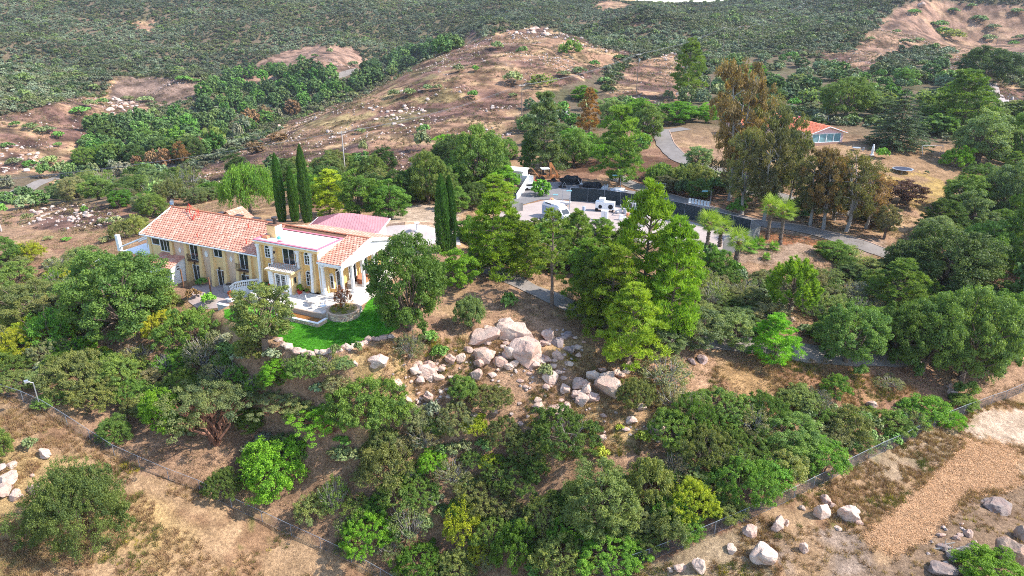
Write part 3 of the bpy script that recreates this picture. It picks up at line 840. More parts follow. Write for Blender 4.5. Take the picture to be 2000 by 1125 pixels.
# polygons (photo pixels) where trees are set one by one
CREEK = [[(165,300),(190,245),(250,238),(330,238),(385,232),(395,172),(450,152),(500,140),(560,128),(610,128),(655,150),(690,172),(680,192),(600,212),(540,235),(500,250),(440,292),(390,312),(300,322),(220,332),(150,332)],
         [(700,146),(760,112),(850,82),(900,84),(905,98),(835,118),(745,165),(690,180)]]
MIDDLE = [[(0,372),(50,352),(150,335),(250,342),(330,342),(420,382),(445,405),(350,412),(300,432),(240,420),(215,398),(100,392),(40,420),(0,430)],
          [(430,410),(465,340),(530,330),(640,345),(720,322),(810,345),(860,300),(920,300),(1005,300),(990,400),(930,430),(850,405),(790,398),(770,425),(700,428),(610,430),(520,425)],
          [(1010,300),(1020,215),(1060,195),(1180,195),(1270,190),(1345,190),(1390,200),(1400,235),(1290,258),(1290,300),(1180,300),(1170,330),(1060,335)],
          [(1300,335),(1395,340),(1440,370),(1500,385),(1700,425),(1740,440),(1700,465),(1560,438),(1420,400),(1300,380),(1250,345)],
          [(1840,430),(1880,380),(1960,350),(2000,340),(2100,560),(2000,560),(1930,545),(1880,540),(1800,500),(1790,470)],
          [(1380,150),(1440,120),(1560,105),(1600,125),(1700,150),(1830,120),(1850,160),(1950,200),(2000,240),(2000,335),(1960,310),(1860,285),(1800,230),(1700,250),(1640,235),(1560,215),(1480,230),(1400,225)]]
ROADS_PX = []
sx, sy = polar_pts(230000, 175, 1080)
sh_ = ground(sx, sy); spx, spy, sz_ = project(sx, sy, sh_)
sr = np.hypot(sx, sy)
kb = inpoly(spx, spy, BARE[0])
_w1 = (fbm(sx / 3, sy / 3, 40, 3) - .5) * 8.0 * FPX / np.maximum(sz_, 30); _w2 = (fbm(sx / 3 + 50, sy / 3, 41, 3) - .5) * np.minimum(1.0 * FPX / np.maximum(sz_, 30), 9) * 2
_w1 += RNG.normal(0, 5, len(sx)); _w2 += RNG.normal(0, 2.2, len(sx))
isbare = anyin(spx + _w1, spy + _w2, BARE) | anyin(spx, spy, [[(640,165),(700,150),(720,128),(640,145)], [(0,395),(0,360),(120,335),(130,360)]])
special = anyin(spx, spy, MIDDLE) | inpoly(spx, spy, [(1000,400),(1000,245),(1180,180),(1390,170),(1420,235),(1700,250),(1960,300),(2010,340),(2100,700),(1000,700)]) | (spy > 335) | ((spy > 140) & (spx > 330) & (spx < 1180) & (sr < 330) & (spx > 700))
dens = np.where(sr < 420, .95, np.where(sr < 700, .8, .62)) * (.55 + .6 * fbm(sx / 13, sy / 13, 70, 3))
keep = (~isbare) & (~special) & (RNG.uniform(0, 1, len(sx)) < dens)
sx, sy, sh_, spx, spy, sr = [q[keep] for q in (sx, sy, sh_, spx, spy, sr)]
n = len(sx); f1 = fbm(sx / 30, sy / 30, 71, 4); f2 = fbm(sx / 9, sy / 9, 72, 3); ru = RNG.uniform(0, 1, n)
colr = np.empty((n, 3)); colr[:] = (.105, .115, .058)
def setc(m, c): colr[m] = c
setc(ru < .30, (.135, .125, .085)); setc(ru > .78, (.075, .105, .045))
setc((f1 > .52) & (ru > .25), (.15, .17, .125)); setc((f1 > .58) & (ru > .3), (.16, .178, .13))
setc((f2 > .60) & (ru > .35), (.055, .085, .035)); setc((f1 < .42) & (ru > .45), (.125, .135, .05)); setc(ru > .975, (.13, .17, .05))
colr = (colr * .82 + .18 * colr.mean(1)[:, None] * np.array((1.08, 1.0, 1.06))) * RNG.uniform(.85, 1.35, (n, 1)) * 1.08
colr *= np.array((.97, 1.06, .88)) * (.66 + .42 * sstep(.3, .7, fbm(sx / 60, sy / 60, 73, 4)))[:, None]
scl = RNG.uniform(.4, 1.25, n) * (1 + .25 * (sr > 500)) * np.where(ru > .985, 1.7, 1)
fm = [far_shrub(200 + i, (150, 120, 100, 130)[i], .48) for i in range(4)]
stuff_instances('chaparral', np.stack([sx, sy, sh_ - .15], 1), fm, scl, colr, 'grey green chaparral covering the far hillsides up to the skyline', 'chaparral')
print('chaparral', n)
# dry tufts and weeds on the bare hills
sx, sy = polar_pts(150000, 165, 620); sh_ = ground(sx, sy); spx, spy, _ = project(sx, sy, sh_)
keep = anyin(spx, spy, BARE) & (fbm(sx / 10, sy / 10, 75, 3) > .44)
sx, sy, sh_ = sx[keep], sy[keep], sh_[keep]; n = len(sx); ru = RNG.uniform(0, 1, n)
colr = np.where(ru[:, None] < .45, (.34, .25, .14), np.where(ru[:, None] < .8, (.12, .09, .075), (.19, .19, .08))) * RNG.uniform(.75, 1.2, (n, 1))
colr = colr * np.array((.72, .66, .66))
stuff_instances('dry_scrub', np.stack([sx, sy, sh_ - .05], 1), [far_shrub(210, 24, .30, 1.6, .5), far_shrub(211, 20, .34, 2., .4)], RNG.uniform(.2, .85, n) * np.where(ru > .9, 1.3, 1), colr, 'low dry tufts and burnt stubble on the bare brown hills', 'dry scrub')
# straw in the fields in front of and behind the wire fences
def field_pts(n, polys, thr, seed, r0=40, r1=130):
    x, y = polar_pts(n, r0, r1, -46, 46); h = ground(x, y); px, py, _ = project(x, y, h)
    k = anyin(px, py, polys) & (fbm(x / 5, y / 5, seed, 3) > thr); return x[k], y[k], h[k], px[k], py[k]
x, y, h, px, py = field_pts(110000, [POLY['left_field'], POLY['right_field'], [(690,690),(780,660),(900,660),(1260,700),(1330,800),(1330,880),(1100,900),(980,800),(800,790)], POLY['orchard']], .40, 77)
k = ~anyin(px, py, [POLY['chips'], POLY['pale']]); k &= ~(inpoly(px, py, [(1520,1060),(1690,1040),(1850,1000),(2050,930),(2200,1200),(1560,1180)]) & (RNG.uniform(0, 1, len(x)) < .85))
x, y, h = x[k], y[k], h[k]; n = len(x); ru = RNG.uniform(0, 1, n); gpatch = fbm(x / 3.2, y / 3.2, 78, 3)
colr = np.empty((n, 3)); colr[:] = (.42, .31, .185); colr[ru < .35] = (.35, .235, .15); colr[ru > .8] = (.50, .39, .20)
colr[(gpatch > .60) & (ru > .3)] = (.17, .20, .06); colr[(gpatch > .66) & (ru > .75)] = (.42, .40, .05)
colr *= RNG.uniform(.8, 1.2, (n, 1)) * np.array((.80, .74, .72))
tf = [tuft(220 + i, 26, .34, .26, M_GRASSI) for i in range(3)]
stuff_instances('dry_grass', np.stack([x, y, h], 1), tf, RNG.uniform(.6, 1.35, n), colr, 'straw coloured dry grass with green weeds on the open ground by the fences', 'dry grass')
print('tufts', n)
# shredded wood
x, y = polar_pts(240000, 55, 115, 18, 46); h = ground(x, y); px, py, _ = project(x, y, h)
k = inpoly(px + RNG.normal(0, 8, len(px)), py + RNG.normal(0, 6, len(px)), POLY['chips']); x, y, h = x[k], y[k], h[k]; n = len(x)
def chip(seed):
    lv = Leaves(); g = np.random.default_rng(seed); m = 9
    c = np.stack([g.uniform(-.2, .2, m), g.uniform(-.2, .2, m), g.uniform(.0, .05, m)], 1); a = g.uniform(0, 6.28, m)
    L = np.stack([np.cos(a), np.sin(a), g.normal(0, .25, m)], 1) * g.uniform(.05, .13, (m, 1)); W = np.stack([-np.sin(a), np.cos(a), g.normal(0, .5, m)], 1) * .022
    lv._push(c, L, W, g.uniform(.1, .9, m)); return lv.mesh('chip', M_GRASSI)
colr = np.array((.46, .29, .175)) * RNG.uniform(.6, 1.35, (n, 1)); 
stuff_instances('wood_chips', np.stack([x, y, h + .01], 1), [chip(1), chip(2), chip(3)], RNG.uniform(.8, 1.5, n), colr, 'orange brown shredded wood spread in a broad strip over the field', 'wood chips')

# stones of the bare hills, too many to count
x, y = polar_pts(60000, 170, 620); h = ground(x, y); px, py, _ = project(x, y, h)
k = anyin(px, py, BARE) & (fbm(x / 12, y / 12, 80, 3) > .56); x, y, h = x[k][:5200], y[k][:5200], h[k][:5200]; n = len(x)
HILL_STONES = (np.stack([x, y, h + .05], 1), RNG.uniform(.12, .5, n) * np.where(RNG.uniform(0, 1, n) > .95, 2, 1))
# litter and low weeds on the property soil
x, y = polar_pts(120000, 45, 175, -46, 46); h = ground(x, y); px, py, _ = project(x, y, h)
k = ~anyin(px, py, [POLY['left_field'], POLY['right_field'], [(280,440),(560,400),(900,400),(900,600),(760,680),(560,700),(430,620),(280,520)], [(1000,350),(1200,335),(1480,430),(1480,500),(1330,490),(1000,440)]]) & (fbm(x / 4, y / 4, 83, 3) > .46)
x, y, h = x[k], y[k], h[k]; n = len(x); ru = RNG.uniform(0, 1, n); colr = np.empty((n, 3)); colr[:] = (.28, .195, .14); colr[ru < .4] = (.40, .30, .20); colr[ru > .8] = (.17, .115, .09); colr[ru > .93] = (.14, .17, .06)
stuff_instances('leaf_litter', np.stack([x, y, h + .01], 1), [tuft(230 + i, 22, .16, .42, M_GRASSI) for i in range(3)], RNG.uniform(.6, 1.4, n), colr * RNG.uniform(.8, 1.2, (n, 1)), 'brown leaf litter and dry stalks on the ground between the shrubs', 'leaf litter')
# ------------------------------------------------------------------ single plants
C_ = dict(OD=(.088,.145,.054), OM=(.140,.220,.068), OLV=(.200,.232,.105), GRY=(.225,.235,.155), GRG=(.185,.24,.13), BRT=(.16,.33,.04), YG=(.30,.35,.045),
          PIN=(.20,.31,.045), PID=(.150,.23,.06), CYP=(.060,.145,.040), BRN=(.27,.165,.085), EUC=(.17,.17,.095), EUB=(.25,.165,.10), CED=(.085,.15,.095), GRN=(.125,.25,.05), PUR=(.085,.045,.05), RED=(.26,.10,.07), LOQ=(.155,.205,.075), PUG=(.16,.15,.14), WTF=(.22,.25,.15))
WORD = dict(OD='dark green', OM='deep green', OLV='olive green', GRY='grey green', GRG='dusty green', BRT='bright green', YG='yellow green', PIN='lime green', PID='mid green', CYP='dark narrow', BRN='dead brown', EUC='dusty olive', EUB='brown tinged', CED='blue green', GRN='fresh green', PUR='purple leaved', RED='reddish', LOQ='pale green', PUG='purplish grey', WTF='pale flowering')
KIND = dict(oak=('oak_tree', 'tree', 'broad {c} oak tree'), otree=('leafy_tree', 'tree', '{c} leafy tree'), light=('airy_tree', 'tree', 'airy {c} tree'), pine=('pine_tree', 'tree', '{c} pine tree'),
    thinpine=('slender_pine', 'tree', 'thin {c} pine on a bare trunk'), flame=('young_pine', 'tree', '{c} pine with upswept needles'), cypress=('cypress_tree', 'tree', '{c} columnar cypress'), euc=('eucalyptus_tree', 'tree', 'tall {c} eucalyptus'),
    weep=('weeping_tree', 'tree', 'weeping {c} tree'), cedar=('cedar_tree', 'tree', '{c} tiered cedar'), shrub=('shrub', 'shrub', '{s} {c} shrub'), twig=('shrub', 'shrub', '{s} twiggy {c} shrub'), dome=('round_shrub', 'shrub', 'round {c} dome shrub'),
    manz=('manzanita', 'shrub', '{c} manzanita with crooked red limbs'), bare=('bare_shrub', 'shrub', 'leafless branching grey shrub'), juniper=('shrub', 'shrub', 'lone wide {c} bush'), bigshrub=('shrub', 'shrub', 'spreading {c} shrub'), small=('shrub', 'shrub', '{s} {c} shrub'), smalltree=('oak_tree', 'tree', '{c} oak tree'))
PLANTS = []; FOOT = []
def pick(kind):
    ks = [k for k in PROTO if k.rstrip('0123456789') == kind]
    return PROTO[random.choice(ks)]
def plant(kind, x, yb, yt, w, col, group=None, look=None, pos=None, hgt=None, wd=None):
    p = pos or P(x, yb)
    if pos is None and kind not in ('cypress', 'euc', 'thinpine', 'pine', 'cedar'):
        dep = PITCH + math.atan((yb - 562.5) / FPX); rr = w / 2 * math.sin(dep)      # the row given is the near foot of the crown
        yc = yb - rr * .5; p = P(x, yc); W = wid(p, w)
        vis = yc - yt; hh = math.sqrt(max(vis * vis - (rr * .6) ** 2, (vis * .35) ** 2)); Hh = max(.4, max(.36 * W * (kind != 'twig'), hh / math.cos(dep) / FPX * zdepth(p))); Hh = min(Hh, 1.35 * W if kind != 'weep' else 99)
    else: W = wd or wid(p, w); Hh = hgt or max(.5, h_to(p, yt))
    if kind in ('oak', 'shrub') and yb > 640 and W > 4.3 and x < 1500 and Hh < .8 * W and not (kind == 'oak' and W > 9.5): kind = 'bigshrub'
    mesh, W0, H0 = pick(kind)
    name, cat, fmt = KIND[kind]
    s = W / W0; sz = Hh / H0
    sz = min(max(sz, s * .45), s * 2.3) if kind not in ('cypress', 'euc', 'thinpine') else sz
    rot = random.uniform(0, 6.28)
    c = C_[col] if isinstance(col, str) else col
    v = random.uniform(.76, 1.28); cc = tuple(min(1, q * v * random.uniform(.92, 1.08)) for q in c) + (1,)
    if isinstance(mesh, tuple):
        o = put(name); o.empty_display_size = .3
        cr = put('crown', mesh[0], o); tk = put('trunk', mesh[1], o); cr.color = cc
    else:
        o = put(name, mesh); o.color = cc
    o.location = p - Vector((0, 0, .05 * Hh if kind in ('oak', 'otree', 'smalltree') else 0)); o.rotation_euler = (0, 0, rot); o.scale = (s, s, sz)
    o['category'] = cat
    if group: o['group'] = group
    sw = 'small' if W < 2.6 else ('large' if W > 5.2 else 'medium')
    PLANTS.append(dict(o=o, look=(look or fmt.format(c=WORD.get(col, ''), s=sw)), x=x, y=yb, p=p, W=W, H=Hh, cat=cat))
    FOOT.append((p.x, p.y, W / 2))
    return o
LIST = '''
oak 250 672 487 205 OM
shrub 62 515 470 60 YG
oak 12 525 462 70 OM
shrub 142 548 506 70 LOQ
twig 112 535 508 46 PUG
shrub 30 562 516 80 LOQ
shrub 176 528 492 66 GRN
oak 62 645 552 140 OLV
otree 135 632 552 110 OLV
shrub 10 625 555 80 OM
shrub 104 690 606 100 GRN
shrub 48 700 640 90 YG
shrub 16 742 692 90 OM
shrub 142 708 665 80 BRT
oak 150 775 690 130 OLV
shrub 236 760 695 110 OM
twig 270 716 676 80 OLV
oak 376 690 605 115 OM
twig 402 722 655 90 GRY
light 518 700 562 132 LOQ
twig 442 758 700 90 GRY
shrub 360 776 722 80 OM
shrub 604 742 692 90 OM
dome 545 742 700 70 BRT
twig 640 728 692 76 OLV
shrub 36 766 738 84 OLV
shrub 98 800 770 66 OM
oak 200 802 738 110 OLV
shrub 262 792 742 84 OM
dome 314 840 760 70 BRT
dome 226 868 816 64 OM
manz 418 888 758 176 GRG
manz 560 830 765 130 GRG
manz 640 865 800 150 BRT
oak 716 848 738 155 OM
dome 538 976 866 126 BRT
shrub 440 980 920 76 OM
twig 655 1005 940 70 OM
shrub 720 1082 1006 112 BRT
shrub 480 800 750 90 GRG
shrub 560 895 850 90 GRG
juniper 162 1078 912 184 OD
euc 1582 440 300 84 EUC
euc 1690 446 336 76 EUB
euc 1450 420 250 80 EUC
euc 1628 430 310 80 EUC
dome 2 892 834 50 OM
shrub 892 850 792 80 WTF
shrub 905 786 736 60 OM
shrub 960 800 762 96 OLV
twig 830 880 830 80 GRY
shrub 985 872 822 76 OLV
oak 1100 892 806 140 OM
dome 842 925 880 56 BRT
shrub 760 962 866 112 OLV
shrub 772 1000 932 84 OM
twig 884 952 900 84 GRY
shrub 1032 902 848 90 OLV
shrub 1000 962 900 112 OM
shrub 948 1002 938 120 OLV
oak 1168 1062 925 160 OLV
shrub 1262 992 900 92 OLV
twig 1316 942 890 62 PUG
shrub 905 1068 988 80 YG
twig 800 1064 992 90 GRG
shrub 1004 1122 1030 84 GRN
shrub 1096 1130 1052 120 OLV
shrub 1190 1116 1040 150 GRN
shrub 1310 1066 1000 80 OLV
shrub 822 1140 1072 110 GRN
shrub 890 1150 1085 90 OLV
shrub 1240 802 742 80 OLV
twig 1300 762 702 116 GRY
shrub 1352 852 772 90 GRN
oak 1412 826 766 112 OM
shrub 1370 924 840 110 OLV
shrub 1462 902 850 100 OM
oak 1542 902 815 140 OM
shrub 1602 938 862 112 GRN
shrub 1452 992 905 122 GRN
shrub 1350 1020 945 100 YG
shrub 1502 962 900 100 GRN
shrub 1628 782 732 62 GRN
shrub 1560 802 762 90 OLV
twig 1592 806 764 70 PUG
shrub 1652 862 800 92 OLV
shrub 1732 852 802 80 OM
shrub 1682 882 850 72 OM
shrub 1800 828 776 92 GRN
shrub 1852 838 802 66 BRT
shrub 1882 802 772 62 OM
twig 1732 762 736 66 GRY
dome 1932 1150 1084 124 BRT
flame 1538 645 490 112 PIN
pine 1512 705 618 96 BRT
oak 1652 725 592 140 OM
oak 1748 722 588 120 OM
oak 1800 745 572 140 OM
oak 1878 765 560 176 OM
oak 1720 655 600 90 GRN
oak 1840 585 440 190 OD
oak 1770 560 470 120 OD
pine 1742 604 512 112 PID
light 1360 692 605 112 GRG
light 1430 692 612 84 GRG
light 1300 700 640 84 GRG
otree 1396 545 480 62 GRN
shrub 1436 545 506 40 GRN
light 1622 512 470 76 GRN
shrub 1642 512 482 82 OLV
shrub 1690 545 500 92 OLV
shrub 1620 552 532 62 LOQ
twig 1664 592 552 74 GRY
shrub 1616 582 562 60 LOQ
pine 1985 560 330 140 OM
otree 1876 425 338 84 OM
oak 1962 720 560 110 OM
oak 2010 660 480 120 OM
otree 1910 560 430 120 OM
light 1762 402 368 92 PUR
euc 1425 392 116 105 EUB
euc 1475 376 190 92 EUC
euc 1512 412 212 92 EUC
euc 1540 395 268 66 EUC
euc 1608 448 292 90 EUB
euc 1652 452 302 100 EUC
euc 1492 432 252 84 EUC
light 1726 470 388 50 EUC
light 1362 338 284 58 GRG
pine 1340 192 80 74 PID
otree 1320 245 196 84 BRT
otree 1252 238 192 60 BRT
otree 1380 242 200 50 BRT
oak 1920 168 90 112 OD
pine 1880 250 142 124 PID
otree 1908 328 212 112 GRG
cedar 1750 288 170 146 CED
oak 1650 232 150 112 OM
shrub 1868 330 287 58 BRT
shrub 1722 312 285 34 BRT
oak 1990 335 215 100 OM
oak 1965 440 312 120 GRG
oak 940 376 244 112 OM
oak 838 404 292 84 OM
oak 890 330 262 80 OD
pine 962 540 386 126 PIN
pine 960 402 345 92 PIN
thinpine 1078 598 412 92 PID
pine 1252 636 368 170 PIN
pine 1305 672 440 130 PIN
pine 1188 655 485 130 PIN
pine 1228 716 560 135 PIN
pine 1160 640 520 100 PID
pine 1030 545 440 84 PIN
pine 1125 520 415 90 PID
pine 1145 590 470 90 PID
pine 1000 500 420 70 PID
pine 1338 566 446 78 PIN
pine 1210 362 212 112 PID
pine 1062 336 186 104 GRG
pine 1150 262 176 46 BRN
light 1192 240 190 60 GRG
otree 1262 278 202 70 OM
otree 1240 228 192 50 BRT
otree 1140 198 166 50 BRT
light 1056 384 348 42 BRT
pine 1030 336 266 34 GRN
cypress 552 432 299 20 CYP
cypress 577 432 325 19 CYP
cypress 601 434 282 22 CYP
cypress 866 492 340 28 CYP
cypress 881 486 343 24 CYP
weep 490 424 318 112 GRN
pine 645 420 335 82 YG
otree 702 432 330 84 GRN
otree 762 434 350 84 GRN
oak 730 372 300 64 OM
oak 800 660 460 158 OM
otree 896 572 484 76 BRT
light 935 545 470 56 OM
shrub 921 645 578 62 GRG
shrub 995 602 566 36 GRN
shrub 860 702 672 46 GRN
twig 800 704 652 72 GRY
shrub 838 672 642 46 GRN
twig 1065 742 708 36 OLV
bare 1122 893 822 60 GRY
bare 845 822 778 40 GRY
shrub 1176 900 872 36 YG
shrub 1210 842 828 22 YG
shrub 1256 868 838 40 YG
oak 1120 330 250 80 OM
shrub 1290 222 196 40 GRY
shrub 160 1008 985 40 GRN
shrub 60 880 852 34 OLV
shrub 285 790 772 50 OLV
twig 395 560 540 28 GRN
shrub 408 597 570 34 BRT
twig 378 588 560 36 BRN
shrub 522 575 548 40 LOQ
shrub 656 695 668 26 LOQ
shrub 700 690 664 20 LOQ
shrub 1440 420 388 46 BRT
shrub 1385 505 470 40 OM
'''
random.seed(21)
for ln in LIST.strip().split('\n'):
    k, x, yb, yt, w, c = ln.split()
    plant(k, float(x), float(yb), float(yt), float(w), c)
_x, _y = house_xy(6.0, -2.4); plant('twig', 677, 596, 0, 0, 'RED', pos=Vector((_x, _y, .1)), wd=2.5, hgt=3.1, look='thin red leaved little tree growing in the round planter')
PLANTS[-1]['o']['label'] = 'thin red leaved little tree growing in the round stone planter'; PLANTS[-1]['o']['category'] = 'tree'
# keep-out areas (photo pixels): house, lawn, terrace, yard, roads
KEEP = [[(280,500),(340,560),(420,620),(540,640),(560,690),(700,680),(760,655),(800,600),(800,440),(720,400),(560,400),(340,400),(270,450)],
        [(960,520),(1060,560),(1150,600),(1290,645),(1460,668),(1640,690),(1640,710),(1460,690),(1290,668),(1150,630),(1040,600),(960,550)],
        [(1000,335),(1180,335),(1240,375),(1420,400),(1480,430),(1480,500),(1400,520),(1330,480),(1200,460),(1000,440)],
        [(1470,430),(1800,490),(1810,520),(1740,520),(1600,485),(1470,470)],
        [(640,150),(700,132),(720,140),(650,160)],[(0,400),(0,372),(120,340),(125,352)],
        [(1290,260),(1400,320),(1440,345),(1420,360),(1300,320),(1280,280)],
        [(1560,235),(1700,240),(1720,300),(1680,310),(1560,300)],[(1700,290),(1860,290),(1950,320),(1850,420),(1740,400)],
        [(70,470),(240,470),(200,515),(100,515)],[(1940,560),(1970,560),(1965,610),(1935,600)]]
def autofill(poly, n, rmin, rmax, kinds, cols, hr=(.45, .7), sp=.46, group=None, tries=40, clump=0):
    xs = [q[0] for q in poly]; ys = [q[1] for q in poly]; cnt = 0
    for _ in range(n * tries):
        if cnt >= n: break
        x = random.uniform(min(xs), max(xs)); y = random.uniform(min(ys), max(ys))
        if not bool(inpoly(np.array([x]), np.array([y]), poly)[0]): continue
        if anyin(np.array([x]), np.array([y]), KEEP)[0]: continue
        p = P(x, y); r = random.uniform(rmin, rmax)
        if any((p.x - a) ** 2 + (p.y - b) ** 2 < ((r + c) * sp) ** 2 for a, b, c in FOOT): continue
        k = random.choice(kinds)
        plant(k, x, y, 0, 0, random.choice(cols), pos=p, wd=2 * r, hgt=2 * r * random.uniform(*hr), group=group); cnt += 1
    return cnt
D = {
 'left': [(0,500),(90,512),(200,520),(330,600),(350,650),(300,690),(330,745),(300,770),(290,810),(200,800),(90,762),(60,750),(0,748)],
 'midleft': [(330,700),(420,650),(540,705),(640,735),(700,750),(800,790),(860,830),(850,880),(700,905),(640,925),(500,900),(340,850),(280,800),(330,750)],
 'low': [(700,880),(800,850),(860,850),(950,830),(1040,860),(1070,905),(1050,950),(1010,970),(1040,1125),(960,1125),(860,1010),(830,980),(740,960),(690,930)],
 'lowleft': [(640,960),(700,960),(760,1020),(840,1020),(830,1080),(900,1130),(800,1140),(660,1070),(610,1010)],
 'lowmid': [(1060,1000),(1120,960),(1240,1000),(1290,1030),(1290,1060),(1150,1125),(1060,1125)],
 'right': [(1310,800),(1400,790),(1500,830),(1620,880),(1600,930),(1440,1000),(1340,1050),(1260,1010),(1240,960),(1310,900)],
 'sublawn': [(450,640),(540,700),(620,712),(700,740),(720,790),(640,800),(540,790),(450,740)],
 'rightup': [(1560,790),(1640,800),(1740,830),(1790,800),(1840,830),(1700,890),(1640,880),(1570,820)],
 'behindknoll': [(1290,560),(1420,540),(1480,560),(1700,560),(1780,600),(1720,680),(1660,690),(1560,660),(1300,640)],
 'rightgrove': [(1680,670),(1900,600),(1960,600),(2000,640),(2000,735),(1900,770),(1820,770),(1720,720)],
 'nearroad': [(1640,520),(1700,530),(1900,520),(1930,560),(1850,600),(1760,580),(1660,560)],
 'cliff': [(880,480),(960,470),(1130,450),(1230,470),(1200,560),(1130,560),(1000,520),(900,520)],
}
NEARC = ['OM', 'OLV', 'OLV', 'GRN', 'OM', 'GRG', 'GRY']
autofill(D['left'], 60, 1.3, 3.0, ['shrub', 'shrub', 'twig', 'dome'], NEARC + ['YG'])
autofill([(430,655),(520,695),(600,708),(690,716),(650,775),(540,785),(440,730)], 20, 1.1, 2.2, ['shrub', 'twig'], NEARC, sp=.28)
autofill([(590,790),(700,780),(870,850),(760,900),(640,900),(590,860)], 18, 1.2, 2.3, ['shrub', 'shrub', 'twig'], NEARC, sp=.28)
autofill(D['midleft'], 60, 1.2, 2.6, ['shrub', 'shrub', 'twig', 'dome'], NEARC)
autofill(D['low'], 70, 1.1, 2.7, ['shrub', 'shrub', 'twig'], NEARC + ['YG'])
autofill(D['lowleft'], 22, 1.2, 2.2, ['shrub', 'twig'], NEARC)
autofill(D['lowmid'], 34, 1.4, 2.8, ['shrub', 'shrub'], NEARC)
autofill(D['right'], 75, 1.4, 3.0, ['shrub', 'shrub', 'dome', 'twig'], NEARC + ['GRN', 'BRT'])
autofill(D['rightup'], 18, 1.2, 2.4, ['shrub', 'twig'], NEARC)
autofill(D['behindknoll'], 64, 1.2, 3.0, ['shrub', 'light', 'twig', 'otree'], ['OLV', 'GRG', 'OM', 'GRY'])
autofill(D['rightgrove'], 14, 2.4, 4.2, ['oak', 'otree'], ['OM', 'OD', 'GRN'], (.7, 1.0))
autofill(D['nearroad'], 16, 1.6, 3.6, ['shrub', 'oak', 'otree'], ['OM', 'OD', 'OLV'])
autofill(D['cliff'], 44, 1.3, 2.8, ['shrub', 'light', 'otree', 'pine'], ['PID', 'OM', 'GRN', 'OLV', 'PIN'], (.7, 1.2), .36)
MC = ['OM', 'OD', 'GRN', 'OLV', 'OM']
autofill(CREEK[0], 170, 3.4, 5.6, ['oak', 'otree', 'smalltree', 'smalltree'], ['OM', 'OD', 'OM', 'GRN'], (.75, 1.05), .42, 'oaks along the creek')
autofill(CREEK[1], 44, 4.0, 6.5, ['smalltree'], ['OM', 'OD'], (.7, .95), .42, 'oaks along the creek')
autofill(MIDDLE[0], 60, 2.4, 4.6, ['oak', 'otree', 'shrub', 'twig'], MC + ['GRY', 'GRG'], (.6, .95), .48)
autofill(MIDDLE[1], 56, 2.2, 4.4, ['oak', 'otree', 'otree'], MC + ['GRN', 'BRT'], (.7, 1.0), .46)
autofill(MIDDLE[2], 44, 2.0, 3.8, ['otree', 'light', 'shrub', 'oak'], MC + ['GRG', 'BRT'], (.7, 1.0), .6)
autofill(MIDDLE[3], 54, 1.8, 3.6, ['shrub', 'otree', 'twig', 'shrub'], ['OD', 'OM', 'GRY', 'OLV'], (.6, .9), .6)
autofill(MIDDLE[4], 44, 2.2, 4.4, ['oak', 'otree', 'pine'], ['OD', 'OM', 'OM', 'GRG'], (.75, 1.1), .56)
autofill(MIDDLE[5], 170, 2.4, 5.4, ['smalltree', 'smalltree', 'small', 'otree'], ['OM', 'OLV', 'OD', 'GRN', 'GRG'], (.45, .75), .44)
for x, y, t, w in ((355,322,266,34),(300,332,288,30),(325,328,274,30),(395,305,240,28),(420,285,236,26),(490,246,212,38),(520,238,206,30),(572,228,192,34),(270,335,300,24),(215,300,280,22),(545,275,262,40),(500,300,275,40)):
    plant('otree', x, y, t, w, 'BRN', 'scorched brown trees by the creek')
for x, y, t, w in ((480,262,218,30),(465,272,228,26),(222,335,300,20),(545,235,205,20)):
    plant('bare', x, y, t, w, 'GRY')
# bushes that dot the bare hills
for ln in '''970,98,78,34 1020,106,88,30 1115,108,82,56 895,142,122,32 928,140,126,22 1002,164,136,52 770,190,172,34 800,188,170,34 835,178,163,26 855,176,163,26 925,192,174,34 1002,190,180,26
690,188,178,24 705,262,248,30 828,262,240,34 825,296,250,44 710,300,272,24 1180,165,148,40 1130,145,134,46 1100,150,140,40 1160,130,116,30 1210,118,105,34 1060,168,155,60
1785,28,20,36 1862,24,14,26 1898,15,5,24 1986,26,16,34 1832,54,42,48 1912,42,30,42 1840,66,56,46 1940,57,46,34 1750,66,56,24 1990,78,66,30 1980,90,78,26 1855,78,72,60 1795,82,74,28 1700,80,70,22 1770,86,78,36
175,210,192,36 160,225,205,50 200,205,190,34 285,202,188,44 250,198,186,36 60,255,238,40 90,262,246,50 115,270,254,30 30,248,236,28 15,290,276,34 115,288,276,26 60,330,310,40 100,322,302,50 30,325,305,40
615,112,104,18 645,105,92,18 275,152,143,18 360,160,152,40 385,162,152,20 460,148,140,20 690,130,118,30
55,432,414,34 95,470,462,26 130,472,464,26 225,440,420,40 200,438,424,24 240,470,430,60 270,462,420,60 210,476,462,44 165,415,400,20 1810,340,332,12 1470,150,130,60 1640,330,310,24 1930,80,66,40'''.split():
    x, y, t, w = [float(q) for q in ln.split(',')]
    plant('small' if y < 200 else 'shrub', x, y, t, w * .9, random.choice(['OM', 'OLV', 'GRN', 'OLV']), 'bushes dotted over the bare hillsides')
print('plants', len(PLANTS))
